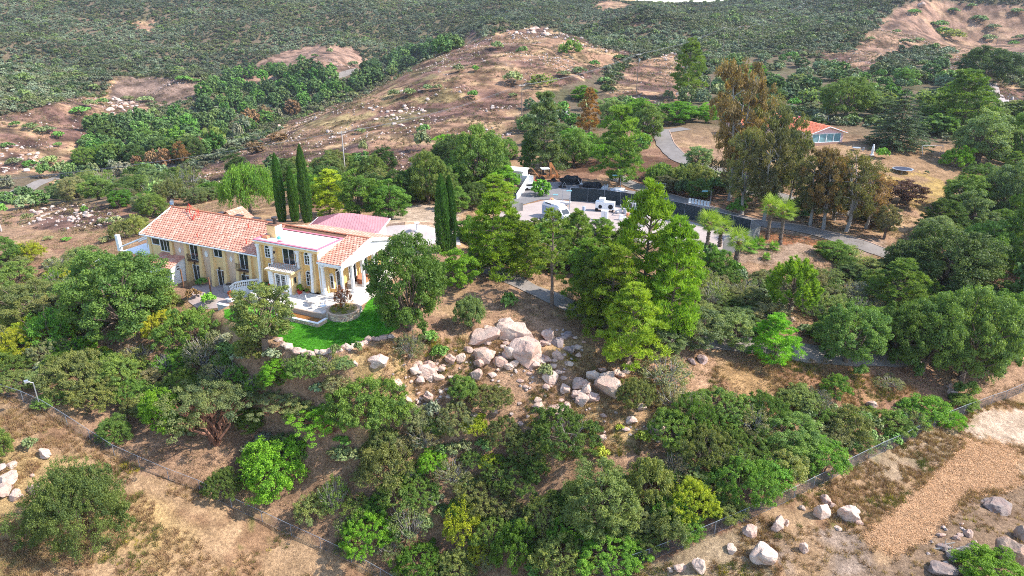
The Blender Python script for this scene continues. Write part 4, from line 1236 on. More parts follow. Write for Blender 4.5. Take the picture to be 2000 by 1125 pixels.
# ------------------------------------------------------------------ the mansion (local frame: x along the facade, y into the house, z up from the terrace)
M_STUC = simple('stucco_yellow', (.80, .56, .27), .9, scale=.5, var=.10, bump=.2, bscale=30)
M_STUCD = simple('stucco_ochre', (.78, .49, .17), .9, scale=1.2, var=.08, bump=.2, bscale=30)
M_STUCR = simple('stucco_peach', (.70, .50, .35), .9, scale=1.2, var=.06, bump=.2, bscale=30)
M_WHITE = simple('white_paint', (.82, .80, .77), .6, scale=2, var=.05)
M_CONC = simple('pale_concrete', (.62, .55, .48), .85, scale=1.0, var=.10)
M_GLASS = simple('window_glass', (.018, .026, .032), .08, scale=.6, var=.5, spec=.8)
M_IRON = simple('dark_iron', (.05, .035, .03), .5, scale=8)
M_IRONB = simple('brown_iron', (.19, .09, .06), .6, scale=8)
M_PINK = simple('pink_flashing', (.62, .17, .22), .6, scale=2)
M_FLAT = simple('white_membrane', (.80, .77, .70), .8, scale=.8, var=.06)
M_PINKROOF = simple('pink_sheet_roof', (.46, .22, .23), .6, scale=1.2, var=.12)
M_STONE = simple('warm_stone', (.55, .38, .26), .9, scale=5, var=.3, bump=.6)
M_MORTAR = simple('mortar', (.36, .28, .21), .95, scale=5)
M_WOOD = simple('brown_wood', (.17, .085, .05), .8, scale=5, var=.3)
M_SOIL = simple('garden_soil', (.20, .155, .07), .95, scale=4, var=.3)
M_REDPOT = simple('red_glaze', (.5, .05, .03), .35, scale=4)
M_TERRA = simple('terracotta', (.55, .22, .12), .8, scale=4)
M_CHROME = simple('grey_steel', (.45, .46, .48), .4, .6, scale=5)
M_TEAL = simple('teal_cover', (.10, .42, .40), .5, scale=3)
M_RED = simple('red_paint', (.55, .05, .03), .5, scale=4)
M_SCREEN = simple('dark_screen', (.025, .035, .04), .85, scale=2, var=.25)
M_SCREENG = simple('grey_screen', (.16, .155, .15), .9, scale=2, var=.15)
M_BLACK = simple('black_rubber', (.02, .02, .022), .8)
M_ORANGE = simple('machine_orange', (.52, .20, .07), .55, scale=3, var=.25)
M_AGED = simple('aged_white_metal', (.60, .58, .57), .6, scale=4, var=.2)
def tile_material(name, c1, c2, c3):
    t = NT(name)
    tn = t.n('ShaderNodeAttribute', attribute_name='tint').outputs['Fac']
    c = t.mix(t.ramp(tn, .0, .6), c1, c2); c = t.mix(t.ramp(tn, .6, 1.0), c, c3)
    nz = t.noise(9, 4, t.pos(True)); c = t.mix(1.0, c, t.mix(t.ramp(nz, .3, .7), (.82, .82, .82), (1.15, 1.15, 1.15)), 'MULTIPLY')
    t.base(c); t.b.inputs['Roughness'].default_value = .75
    return t.m
M_TILE = tile_material('clay_tile', (.52, .22, .145), (.58, .275, .19), (.62, .36, .26))
M_TILE2 = tile_material('orange_tile', (.56, .14, .07), (.66, .20, .10), (.70, .26, .15))
def tiles(name, parent, O, U, V, nu, nv, mat, du=.5, drop=.07, skew=None, seed=0, mask=None, cap=.8):
    """rows of single roof tiles: O corner at the eave, U along the eave, V up the slope (full lengths), each tile a proud slab with a front lip and rounded top"""
    random.seed(seed)
    O = Vector(O); U = Vector(U); V = Vector(V); N = U.cross(V).normalized(); N = N if N.z > 0 else -N
    u = U / nu; v = V / nv; vs = []; fs = []; tn = []
    for j in range(nv):
        off = (j % 2) * .5
        for i in range(nu + 1):
            a = max(0, i - off); b = min(nu, i + 1 - off)
            if b - a < .1: continue
            if mask and not mask((a + b) / 2 / nu, (j + .5) / nv): continue
            g = .035 * (b - a)
            h = drop * random.uniform(.8, 1.25)
            p0 = O + u * (a + g) + v * j + N * h; p1 = O + u * (b - g) + v * j + N * h
            pm = O + u * ((a + b) / 2) + v * j + N * (h + .05); qm = O + u * ((a + b) / 2) + v * (j + 1.05) + N * (.01 + .05)
            q0 = O + u * (a + g) + v * (j + 1.05) + N * .01; q1 = O + u * (b - g) + v * (j + 1.05) + N * .01
            r0 = O + u * (a + g) + v * j; r1 = O + u * (b - g) + v * j
            k = len(vs); vs += [p0, pm, p1, q1, qm, q0, r0, r1]
            fs += [(k, k + 1, k + 4, k + 5), (k + 1, k + 2, k + 3, k + 4), (k + 6, k + 7, k + 2, k + 1), (k + 6, k + 1, k, k)[:3]]
            t = min(1, max(0, random.betavariate(1.3, 1.6))); t = 1.0 if random.random() < .10 else t; tn += [t] * 8
    m = bpy.data.meshes.new(name); m.from_pydata(vs, [], fs); m.materials.append(mat)
    at = m.attributes.new('tint', 'FLOAT', 'POINT'); at.data.foreach_set('value', np.array(tn, np.float32)); m.update()
    o = put(name, m, parent); o['kind'] = 'stuff'
    return o
MAN = empty('mansion', (HO[0], HO[1], 0), 'yellow two storey mansion with salmon tile roof and white columned porch', 'house', R_(-25))
def window(root, a0, a1, z0, z1, b, cols=2, rows=1, arch=False, fr=.10, name='window', gl=None, depth=.10):
    """white frame standing proud of the wall plane y=b, dark pane inside it"""
    f = MB(); g = MB(); w = a1 - a0
    zt = z1 - (w / 2 if arch else 0)
    f.box(a0 - fr, b - depth, z0 - fr, a0, b + .05, zt); f.box(a1, b - depth, z0 - fr, a1 + fr, b + .05, zt); f.box(a0, b - depth, z0 - fr, a1, b + .05, z0)
    for i in range(1, cols): x = a0 + w * i / cols; f.box(x - .035, b - depth + .02, z0, x + .035, b + .04, zt)
    for j in range(1, rows): z = z0 + (zt - z0) * j / rows; f.box(a0, b - depth + .04, z - .02, a1, b + .04, z + .02)
    if arch:
        f.box(a0, b - depth + .01, zt - .04, a1, b + .04, zt + .04)
        n = 8; c = (a0 + a1) / 2
        for i in range(n):
            t0 = math.pi * i / n; t1 = math.pi * (i + 1) / n; r0 = w / 2; r1 = w / 2 + fr
            q = [(c + r0 * math.cos(t0), zt + r0 * math.sin(t0)), (c + r1 * math.cos(t0), zt + r1 * math.sin(t0)), (c + r1 * math.cos(t1), zt + r1 * math.sin(t1)), (c + r0 * math.cos(t1), zt + r0 * math.sin(t1))]
            f.prism(q, 'y', b - depth, b + .05)
        g.prism([(a0, z0), (a1, z0)] + [(c + w / 2 * math.cos(math.pi * i / n), zt + w / 2 * math.sin(math.pi * i / n)) for i in range(n + 1)], 'y', b - .03, b + .03)
    else:
        f.box(a0 - fr, b - depth, z1, a1 + fr, b + .05, z1 + fr); g.box(a0, b - .03, z0, a1, b + .03, z1)
    o = f.build(name, M_WHITE, root); g.build('pane', gl or M_GLASS, o); return o
# long wing
w = MB(); w.prism([(.6, -2.6), (12, -2.6), (12, 3.95), (6.3, 6.2), (.6, 3.95)], 'x', -32.1, -9.9); w.build('wall', M_STUC, MAN)
for a0, a1 in ((-26.55, -24.45), (-20.95, -19.35), (-16.25, -14.55)):
    MB().box(a0, .52, -2.2, a1, .61, 3.6).build('wall_panel', M_STUCR, MAN)
for a in (-27.0, -24.05, -21.3, -19.0, -16.55, -14.2, -11.75, -10.3):
    MB().prism([(.62, -2.3), (-.25, -2.3), (.12, .8), (.34, 3.6), (.62, 3.75)], 'x', a - .27, a + .27).build('buttress', M_STUC, MAN)
for a in (-32.0,): MB().box(a, .45, -2.3, a + .5, .63, 3.8).build('buttress', M_STUC, MAN)
window(MAN, -31.1, -29.6, 2.55, 3.45, .6, 1); window(MAN, -29.4, -27.5, 1.75, 3.45, .6, 3)
def balcony(a0, a1, z, b, d=.55, mat=None):
    m = MB(); m.box(a0, b - d, z - .12, a1, b, z); o = m.build('balcony', M_WOOD, MAN); r = MB()
    r.tube((a0, b - d, z + .9), (a1, b - d, z + .9), .03); r.tube((a0, b, z + .9), (a0, b - d, z + .9), .03); r.tube((a1, b, z + .9), (a1, b - d, z + .9), .03)
    n = int((a1 - a0) / .14)
    for i in range(n + 1):
        x = a0 + (a1 - a0) * i / n; r.tube((x, b - d, z), (x, b - d - .08, z + .4), .018, n=4); r.tube((x, b - d - .08, z + .4), (x, b - d, z + .9), .018, n=4)
    for s in (a0, a1):
        for k in range(4): y = b - d * k / 4; r.tube((s, y, z), (s, y, z + .9), .018, n=4)
    r.build('railing', mat or M_IRON, o); return o
for a0, a1 in ((-23.3, -21.8), (-13.75, -12.2)): window(MAN, a0, a1, 1.32, 3.6, .6, 2, name='balcony_door'); balcony(a0 - .5, a1 + .15, 1.2, .6)
window(MAN, -18.6, -16.95, 2.45, 3.6, .6, 2)
for a0, a1 in ((-23.4, -22.0), (-18.55, -17.1)): window(MAN, a0, a1, -2.05, .35, .6, 2, name='patio_door')
window(MAN, -13.9, -12.3, -.9, .35, .6, 2)
for a, z, k in ((-25.45, 2.35, 4), (-20.15, 2.5, 12), (-15.4, 2.45, 4)):
    q = [(a + .30 * math.cos(6.2832 * i / k), z + .46 * math.sin(6.2832 * i / k)) for i in range(k)]; MB().prism(q, 'y', .44, .54).build('wall_ornament', M_WHITE, MAN)
# ornament lamps
for a, z in ((-22.7, .75), (-17.8, .75), (-13.1, .72), (-6.2, 5.2), (-3.0, 5.2)):
    MB().tube((a, .55 if a < -10 else -.3, z), (a, .3 if a < -10 else -.5, z), .04).box(a - .1, (.2 if a < -10 else -.6), z - .18, a + .1, (.36 if a < -10 else -.44), z + .16).build('wall_lamp', M_IRON, MAN)
# roof of the long wing
E0, R0 = 4.12, 6.62
rf = MB(); rf.prism([(-.02, E0 - .12), (6.3, R0 - .12), (12.75, E0 - .12), (12.75, E0 - .22), (6.3, R0 - .26), (-.02, E0 - .22)], 'x', -32.85, -9.85)
rf.prism([(-.45 + .9, 4.9), (6.3, R0 - .12), (13.0, 4.7), (13.0, 4.6), (6.3, R0 - .24), (5.3, 6.1)], 'x', -9.85, 4.5)
roof = rf.build('roof', M_WOOD, MAN)
tiles('roof_tiles', roof, (-32.85, -.02, E0 - .10), (22.9, 0, 0), (0, 6.34, R0 - E0), 44, 15, M_TILE, seed=1)
tiles('roof_tiles', roof, (-32.85, 12.75, E0 - .10), (22.9, 0, 0), (0, -6.45, R0 - E0), 44, 15, M_TILE, seed=2)
tiles('roof_tiles', roof, (-9.95, 13.0, 4.72), (14.5, 0, 0), (0, -6.7, R0 - 4.84), 28, 15, M_TILE, seed=3)
rc = MB()
for i in range(58): x = -32.8 + i * .645; rc.tube((x, 6.3, R0 + .0), (x + .66, 6.3, R0 + .02), .13, .10, 8)
rc.build('ridge_cap', M_PINK if False else M_TERRA, roof)
g = MB(); g.tube((-32.9, -.08, E0 - .2), (-9.9, -.08, E0 - .2), .085, n=8); g.box(-32.9, -.06, E0 - .34, -9.9, .02, E0 - .12); g.build('gutter', M_WHITE, MAN)
for s, y0, y1 in ((1, -.05, 6.3), (-1, 12.8, 6.3)): MB().hexa([(-32.98, y0, E0 - .3), (-32.86, y0, E0 - .3), (-32.86, y1, R0 - .3), (-32.98, y1, R0 - .3)], [(-32.98, y0, E0 + .02), (-32.86, y0, E0 + .02), (-32.86, y1, R0 + .02), (-32.98, y1, R0 + .02)]).build('fascia', M_WHITE, MAN)
for a in (-25.3, -16.2): MB().box(a - .6, .2, 3.66, a, .5, 3.78).tube((a - .1, .35, 3.7), (a - .1, .5, 3.4), .06).build('downpipe', M_WHITE, MAN)
for a in (-23.9, -20.6, -17.2, -14.6): MB().box(a, 6.9, 6.34, a + 1.3, 7.7, 6.56).build('skylight', M_IRON, roof)
# rear cross gable
cg = MB(); cg.prism([(-24.6, 5.0), (-19.6, 5.0), (-22.1, 6.85)], 'y', 7.2, 10.0); cg.build('rear_gable', M_STUC, MAN)
tiles('roof_tiles', roof, (-25.0, 6.9, 4.95), (0, 3.3, 0), (2.9, 0, 2.0), 7, 8, M_TILE, seed=4); tiles('roof_tiles', roof, (-19.2, 6.9, 4.95), (0, 3.3, 0), (-2.9, 0, 2.0), 7, 8, M_TILE, seed=5)
for x, y, z, h in ((-13.2, 1.6, 4.85, .5), (-15.5, 4.6, 5.95, .45), (-22.2, 1.2, 4.6, .4), (-11.9, 3.2, 5.3, .35)): MB().tube((x, y, z - .15), (x, y, z + h), .06, n=8).tube((x, y, z + h), (x, y, z + h + .1), .1, n=8).build('roof_vent', M_RED, roof)
# red frame standing on the roof
rr = MB()
for x, y in ((-29.0, 5.6), (-28.3, 5.6), (-28.7, 6.6)): rr.tube((x, y, 6.3), (-28.6 + (x + 28.6) * .2, 6.0, 7.6), .045)
for x, y in ((-26.0, 5.4), (-25.4, 4.6)): rr.tube((x, y, 6.1), (x - .1, y, 7.3), .04)
rr.tube((-28.6, 6, 7.6), (-25.9, 5.4, 6.6), .035); rr.tube((-28.2, 5.6, 6.8), (-26.2, 4.2, 5.85), .05); rr.tube((-26.8, 5.2, 6.3), (-26.1, 4.2, 5.9), .08)
o = rr.build('roof_frame', M_RED); o.matrix_world = MAN.matrix_basis; tag(o, 'red metal frame standing on the long tiled roof of the mansion', 'metal frame')
o.location = MAN.location; o.rotation_euler = MAN.rotation_euler
def on_house(name, mb, mats, label, cat, smooth=False, group=None):
    o = mb.build(name, mats, None, smooth); o.location = MAN.location; o.rotation_euler = MAN.rotation_euler; return tag(o, label, cat, group)
dishr = empty('satellite_dish', (0, 0, 0), 'grey satellite dish at the left end of the mansion roof ridge', 'satellite dish')
dishr.location = MAN.location; dishr.rotation_euler = MAN.rotation_euler
MB().tube((-32.2, 6.3, 6.5), (-32.2, 6.2, 7.3), .04).build('mast', M_CHROME, dishr); MB().lathe([(.05, 0), (.3, .05), (.45, .16), (.43, .17), (.28, .08), (.03, .03)], 0, 0, 14).build('reflector', M_CHROME, dishr).matrix_local = Matrix.Translation((-32.2, 6.1, 7.4)) @ Matrix.Rotation(R_(70), 4, 'X')
MB().tube((-32.2, 6.1, 7.4), (-31.8, 5.4, 7.75), .025).build('feed_arm', M_CHROME, dishr)
# centre block with flat roof
w = MB(); w.box(-9.9, .35, 0, .72, 5.45, 6.0); w.build('wall', M_STUCD, MAN)
w = MB(); w.box(-10.0, .0, 5.72, .75, .5, 6.28); w.box(.3, .5, 5.72, .75, 5.45, 6.28); w.box(-10.0, .5, 4.6, -9.7, 5.45, 6.28); w.build('parapet', M_STUC, MAN)
w = MB(); w.box(.72, .35, 4.3, .78, 5.45, 6.26); w.box(.60, .0, 0, .74, .36, 5.75); w.build('side_wall', M_WHITE, MAN)
MB().box(-9.7, .45, 6.05, .45, 5.4, 6.2).build('flat_roof', M_FLAT, MAN)
p = MB(); p.box(-10.12, -.12, 6.28, .87, .30, 6.37); p.box(.45, .30, 6.28, .87, 5.5, 6.37); p.box(-10.12, .30, 6.28, -9.72, 5.5, 6.37); p.box(-9.72, 5.25, 6.28, .45, 5.5, 6.36); p.build('coping', M_PINK, MAN)
MB().box(-10.14, -.16, 6.10, .89, -.0, 6.26).box(.76, -.0, 6.1, .89, 5.4, 6.26).build('fascia', M_CHROME if False else M_WHITE, MAN)
for a in (-9.45, -7.02, -2.6, -.4):
    MB().prism([(.36, .35), (-.42, .35), (-.02, 2.6), (.04, 5.72), (.36, 5.72)], 'x', a - .42, a + .42).build('buttress', M_STUC, MAN)
    m = MB(); m.box(a - .22, -.5, .35, a + .22, -.2, .75); m.hexa([(a - .15, -.46, .75), (a + .15, -.46, .75), (a + .15, -.2, .75), (a - .15, -.2, .75)], [(a - .15, -.22, 5.2), (a + .15, -.22, 5.2), (a + .15, .0, 5.2), (a - .15, .0, 5.2)])
    m.hexa([(a - .15, -.22, 5.2), (a + .15, -.22, 5.2), (a + .15, .0, 5.2), (a - .15, .0, 5.2)], [(a - .3, -.32, 5.72), (a + .3, -.32, 5.72), (a + .3, .0, 5.72), (a - .3, .0, 5.72)]); m.build('pilaster', M_WHITE, MAN)
window(MAN, -8.55, -7.75, 3.95, 5.6, .33, 2, 3, True); window(MAN, -1.75, -.95, 3.95, 5.6, .33, 2, 3, True); window(MAN, -1.8, -1.0, .95, 2.95, .33, 2, 3, True)
window(MAN, -5.4, -3.5, 3.45, 5.6, .33, 2, 1, name='balcony_door'); window(MAN, -8.2, -7.4, .9, 2.95, .33, 1, 3)
# entry: walls, slab roof, french doors
w = MB(); w.box(-6.3, -1.55, 0, -2.75, .36, 3.0); w.build('entry_wall', M_STUC, MAN)
s = MB(); s.box(-6.95, -1.95, 3.0, -2.3, .3, 3.22); e = s.build('entry_roof', M_STUC, MAN)
tiles('shingle', e, (-6.9, -1.95, 3.22), (4.55, 0, 0), (0, 2.2, .12), 16, 8, tile_material('pale_shingle', (.42, .35, .28), (.56, .48, .40), (.66, .60, .54)), seed=9, drop=.04)
balc = MB()
for i in range(12): x = -6.7 + i * .37; balc.tube((x, -1.2, 3.3), (x, -1.2, 4.15), .02, n=4)
for i in range(4):
    y = -1.2 + i * .4; balc.tube((-6.7, y, 3.3), (-6.7, y, 4.15), .02, n=4); balc.tube((-2.6, y, 3.3), (-2.6, y, 4.15), .02, n=4)
balc.tube((-6.7, -1.2, 4.15), (-2.6, -1.2, 4.15), .03); balc.tube((-6.7, -1.2, 4.15), (-6.7, .2, 4.15), .03); balc.tube((-2.6, -1.2, 4.15), (-2.6, .2, 4.15), .03); balc.build('railing', M_IRONB, MAN)
dr = MB(); dr.box(-5.55, -1.68, .3, -5.35, -1.5, 2.75); dr.box(-3.75, -1.68, .3, -3.55, -1.5, 2.75); dr.box(-5.35, -1.68, 2.6, -3.75, -1.5, 2.75); dr.box(-4.65, -1.68, .3, -4.45, -1.5, 2.6); dr.box(-5.35, -1.68, .3, -4.65, -1.5, .55); dr.box(-4.45, -1.68, .3, -3.75, -1.5, .55)
d = dr.build('front_door', M_WHITE, MAN); MB().box(-5.35, -1.6, .55, -4.65, -1.54, 2.6).build('pane', M_GLASS, d); MB().box(-4.45, -1.6, .55, -3.75, -1.54, 2.6).build('pane', M_GLASS, d)
lc = MB()
for c in (-5.0, -4.1):
    for k in range(6): z = .7 + k * .33; lc.box(c - .28, -1.63, z, c + .28, -1.605, z + .03)
    for k in (-.15, .15): lc.box(c + k - .015, -1.63, .6, c + k + .015, -1.605, 2.55)
lc.build('glass_lattice', M_AGED, d)
for a in (-5.95, -3.1, -6.3): MB().box(a - .18, -1.85, .0, a + .18, -1.56, 3.0).build('column', M_WHITE, MAN)
MB().box(-2.76, -1.1, 1.5, -2.70, -.75, 2.3).build('window', M_GLASS, MAN)
# chimney on the flat roof
ch = MB(); ch.box(-9.35, 1.9, 5.9, -7.9, 3.3, 7.9); c = ch.build('chimney', M_STUC, MAN); MB().box(-7.9, 1.95, 6.2, -7.86, 3.25, 7.85).build('side_wall', M_WHITE, c)
MB().box(-9.45, 1.8, 7.9, -7.8, 3.4, 8.0).build('chimney_cap', M_WOOD, c); MB().tube((-8.4, 2.6, 7.9), (-8.4, 2.6, 8.7), .22, n=10).tube((-8.4, 2.6, 8.7), (-8.4, 2.6, 8.95), .42, .42, 10).build('flue', M_IRON, c)
on_house('roof_toy', MB().lathe([(.05, 6.2), (.24, 6.25), (.26, 6.5), (.1, 6.62), (.02, 6.64)], -7.2, 1.75, 12), M_TEAL, 'small teal ball shaped thing on the flat white roof by the chimney', 'ball', True)
on_house('roof_box', MB().box(-9.6, 1.1, 6.2, -8.7, 1.7, 6.55).box(-9.5, 1.2, 6.55, -8.9, 1.6, 6.62), M_TERRA, 'brown box with a red lid on the flat roof before the chimney', 'box')
on_house('roof_hatch', MB().box(-6.3, .35, 6.38, -5.5, .75, 6.52), M_PINK, 'small pink vent on the front edge of the flat roof', 'roof vent')
# porch
G = 4.4
pr = MB(); pr.box(1.0, .9, 0, 2.3, 12.0, 4.6); pr.build('porch_wall', M_STUCD, MAN)
MB().box(.7, .36, 0, 1.6, .95, 4.7).build('porch_wall', M_STUC, MAN)
ps = MB(); ps.prism([(-.45, 4.86), (6.3, R0 - .12), (13.0, 4.72), (13.0, 4.6), (6.3, R0 - .26), (-.45, 4.74)], 'x', .8, 4.75); prf = ps.build('porch_roof', M_WHITE, MAN)
tiles('roof_tiles', prf, (.8, -.45, 4.88), (4.0, 0, 0), (0, 6.75, R0 - 4.98), 8, 16, M_TILE, seed=6)
gb = MB(); gb.prism([(-.2, 4.25), (12.7, 4.25), (12.7, 4.7), (6.3, R0 - .3), (-.2, 4.8)], 'x', 4.2, 4.5); gb.build('gable_wall', M_WHITE, MAN)
rk = MB(); rk.hexa([(4.5, -.5, 4.6), (4.82, -.5, 4.6), (4.82, 6.3, R0 - .36), (4.5, 6.3, R0 - .36)], [(4.5, -.5, 4.93), (4.82, -.5, 4.93), (4.82, 6.3, R0 + .02), (4.5, 6.3, R0 + .02)])
rk.hexa([(4.5, 6.3, R0 - .36), (4.82, 6.3, R0 - .36), (4.82, 13.1, 4.45), (4.5, 13.1, 4.45)], [(4.5, 6.3, R0 + .02), (4.82, 6.3, R0 + .02), (4.82, 13.1, 4.8), (4.5, 13.1, 4.8)]); rk.build('rake', M_WHITE, MAN)
MB().box(.8, -.5, 4.62, 4.8, -.3, 4.8).build('gutter', M_WHITE, MAN)
MB().box(.9, -.2, 4.3, 4.3, .1, 4.6).build('beam', M_WHITE, MAN)
def col(x, y, z0=.3, z1=4.27):
    m = MB(); m.box(x - .24, y - .24, z0, x + .24, y + .24, z0 + .35); m.hexa([(x - .18, y - .18, z0 + .35), (x + .18, y - .18, z0 + .35), (x + .18, y + .18, z0 + .35), (x - .18, y + .18, z0 + .35)], [(x - .15, y - .15, z1 - .35), (x + .15, y - .15, z1 - .35), (x + .15, y + .15, z1 - .35), (x - .15, y + .15, z1 - .35)])
    m.hexa([(x - .15, y - .15, z1 - .35), (x + .15, y - .15, z1 - .35), (x + .15, y + .15, z1 - .35), (x - .15, y + .15, z1 - .35)], [(x - .3, y - .3, z1), (x + .3, y - .3, z1), (x + .3, y + .3, z1), (x - .3, y + .3, z1)]); m.build('column', M_WHITE, MAN)
for y in (-.05, 2.1, 4.45, 6.85, 9.1, 11.2): col(4.35, y)
col(1.35, -.1)
# arched doors along the porch wall (they face the sun side)
for y0, y1 in ((1.3, 2.3), (4.0, 5.4), (6.6, 8.0), (9.4, 10.4)):
    f = MB(); w_ = y1 - y0; zt = 3.4 - w_ / 2 * .6
    f.box(2.28, y0 - .12, .35, 2.42, y0, zt); f.box(2.28, y1, .35, 2.42, y1 + .12, zt); f.box(2.28, y0 - .12, zt, 2.42, y1 + .12, zt + .12)
    o = f.build('porch_door', M_WHITE, MAN); MB().prism([(y0, .35), (y1, .35), (y1, zt)] + [((y0 + y1) / 2 + w_ / 2 * math.cos(t), zt + .5 * math.sin(t)) for t in (.6, 1.2, 1.57, 1.94, 2.54)] + [(y0, zt)], 'x', 2.29, 2.35).build('pane', M_GLASS, o)
window(MAN, 1.75, 2.15, .95, 2.9, .88, 1, 2, True)
fl = MB(); fl.box(.7, -.35, -.9, 4.75, 12.2, .30); fl.build('porch_floor', M_CONC, MAN)
for k in range(4): MB().box(4.75 + k * .36, -.6, -.9, 5.11 + k * .36, 8.0, .14 - k * .2).build('step', M_CONC, MAN)
for k in range(3): MB().box(-2.75 + k * .0, -.75 - k * .36, -.9, 4.75 + k * .36 - .01, -.36 - k * .36 if k else -.355, .2 - k * .1).build('step', M_CONC, MAN)
MB().box(-9.8, .0, -2.3, -2.76, .34, .02).build('plinth', M_STUC, MAN)
# terrace slab, its wall
tr = MB(); tr.prism([(-9.6, -2.4), (-7.0, -4.7), (4.6, -4.7), (7.6, -2.0), (7.6, -.6), (-9.6, -.0)], 'z', -2.2, -.02); tag(tr.build('terrace', M_CONC), kind='structure')
ter = bpy.data.objects['terrace']; ter.location = MAN.location; ter.rotation_euler = MAN.rotation_euler
jt = MB()
for i in range(7): jt.box(-6 + i * 2.0, -4.65, -.021, -5.97 + i * 2.0, -1.6, -.008)
o = jt.build('paving_joint', M_MORTAR, ter); o['kind'] = 'structure'
on_house('terrace_wall', MB().box(-6.9, -4.95, -1.2, 4.7, -4.71, .0).box(4.7, -4.9, -1.2, 4.95, -3.4, -.0), M_MORTAR, 'low dark stone edge wall along the front of the white terrace', 'wall')
# round planter with rubble facing: every stone proud of the mortar
pc = (6.15, -2.55); prd = 2.0
pl = empty('round_planter', (0, 0, 0), 'round raised stone planter at the corner of the terrace and the lawn', 'planter'); pl.location = MAN.location; pl.rotation_euler = MAN.rotation_euler
m = MB(); m.lathe([(prd - .05, -1.3), (prd - .05, .0), (prd - .3, .0), (prd - .3, -.02), (.02, -.01)], pc[0], pc[1], 40); m.build('planter_core', M_MORTAR, pl)
MB().lathe([(prd + .1, -.02), (prd + .1, .07), (prd - .2, .07), (prd - .2, .03)], pc[0], pc[1], 40).build('coping', M_STONE, pl)
MB().lathe([(prd - .25, .0), (prd - .25, .09), (.9, .17), (.02, .2)], pc[0], pc[1], 24).build('soil', M_SOIL, pl)
stm = []
for i in range(4):
    random.seed(i); b = MB(); n = 7
    q = [(random.uniform(.8, 1.1) * .205 * math.cos(6.283 * k / n), random.uniform(.8, 1.1) * .145 * math.sin(6.283 * k / n)) for k in range(n)]
    b.prism(q, 'y', -.04, .08); stm.append(b.mesh('facing_stone', simple('stone_%d' % i, ((.60, .42, .28), (.50, .32, .24), (.66, .52, .38), (.44, .33, .27))[i], .9, scale=6, var=.2)))
for r in range(4):
    for k in range(36):
        t = (k + .5 * (r % 2)) / 36 * 6.283
        if not (-2.9 < (t if t < math.pi else t - 6.283) < 1.2): continue
        o = put('facing_stone', random.choice(stm), pl); o.location = (pc[0] + math.cos(t) * (prd - .01), pc[1] + math.sin(t) * (prd - .01), -.84 + r * .24); o.rotation_euler = (0, 0, t - math.pi / 2 + math.pi); o.scale = (1, 1, random.uniform(.9, 1.1))
_r = random.getstate(); random.seed(3); lv = Leaves()
for k in range(46):
    a = random.uniform(0, 6.28); rr = random.uniform(.2, prd - .5); lv.cloud((pc[0] + math.cos(a) * rr, pc[1] + math.sin(a) * rr, .18), (.26, .26, .12), 26, .10, tint=(.1, .9))
o = put('ground_cover', lv.mesh('ground_cover', M_LEAF), pl); o.color = (.22, .24, .06, 1); random.setstate(_r)
# water basin before the terrace
bs = empty('water_basin', (0, 0, 0), 'shallow rectangular basin with white rim between terrace and lawn', 'basin'); bs.location = MAN.location; bs.rotation_euler = MAN.rotation_euler
a0, a1, b0, b1 = -1.2, 5.5, -6.75, -4.97
w = MB(); w.box(a0, b0, -1.2, a1, b0 + .22, -.42); w.box(a0, b1 - .1, -1.2, a1, b1, -.42); w.box(a0, b0 + .22, -1.2, a0 + .22, b1 - .1, -.42); w.box(a1 - .22, b0 + .22, -1.2, a1, b1 - .1, -.42); w.build('basin_wall', M_MORTAR, bs)
w = MB(); w.box(a0 - .05, b0 - .05, -.42, a1 + .05, b0 + .27, -.33); w.box(a1 - .27, b0 + .27, -.42, a1 + .05, b1, -.33); w.box(a0 - .05, b0 + .27, -.42, a0 + .27, b1, -.33); w.build('rim', M_WHITE, bs)
MB().box(a0 + .22, b0 + .22, -.9, a1 - .22, b1 - .1, -.6).build('water', simple('murky_water', (.26, .11, .03), .12, scale=2, var=.3), bs)
for r in range(2):
    for k in range(17): o = put('facing_stone', random.choice(stm), bs); o.location = (a0 + .2 + k * .385 + .1 * r, b0 - .02, -.85 + r * .26); o.rotation_euler = (0, 0, 0)
for k in range(8): o = put('facing_stone', random.choice(stm), bs); o.location = (a1 + .02, b0 + .25 + (k % 4) * .4, -.85 + (k // 4) * .26); o.rotation_euler = (0, 0, R_(90))
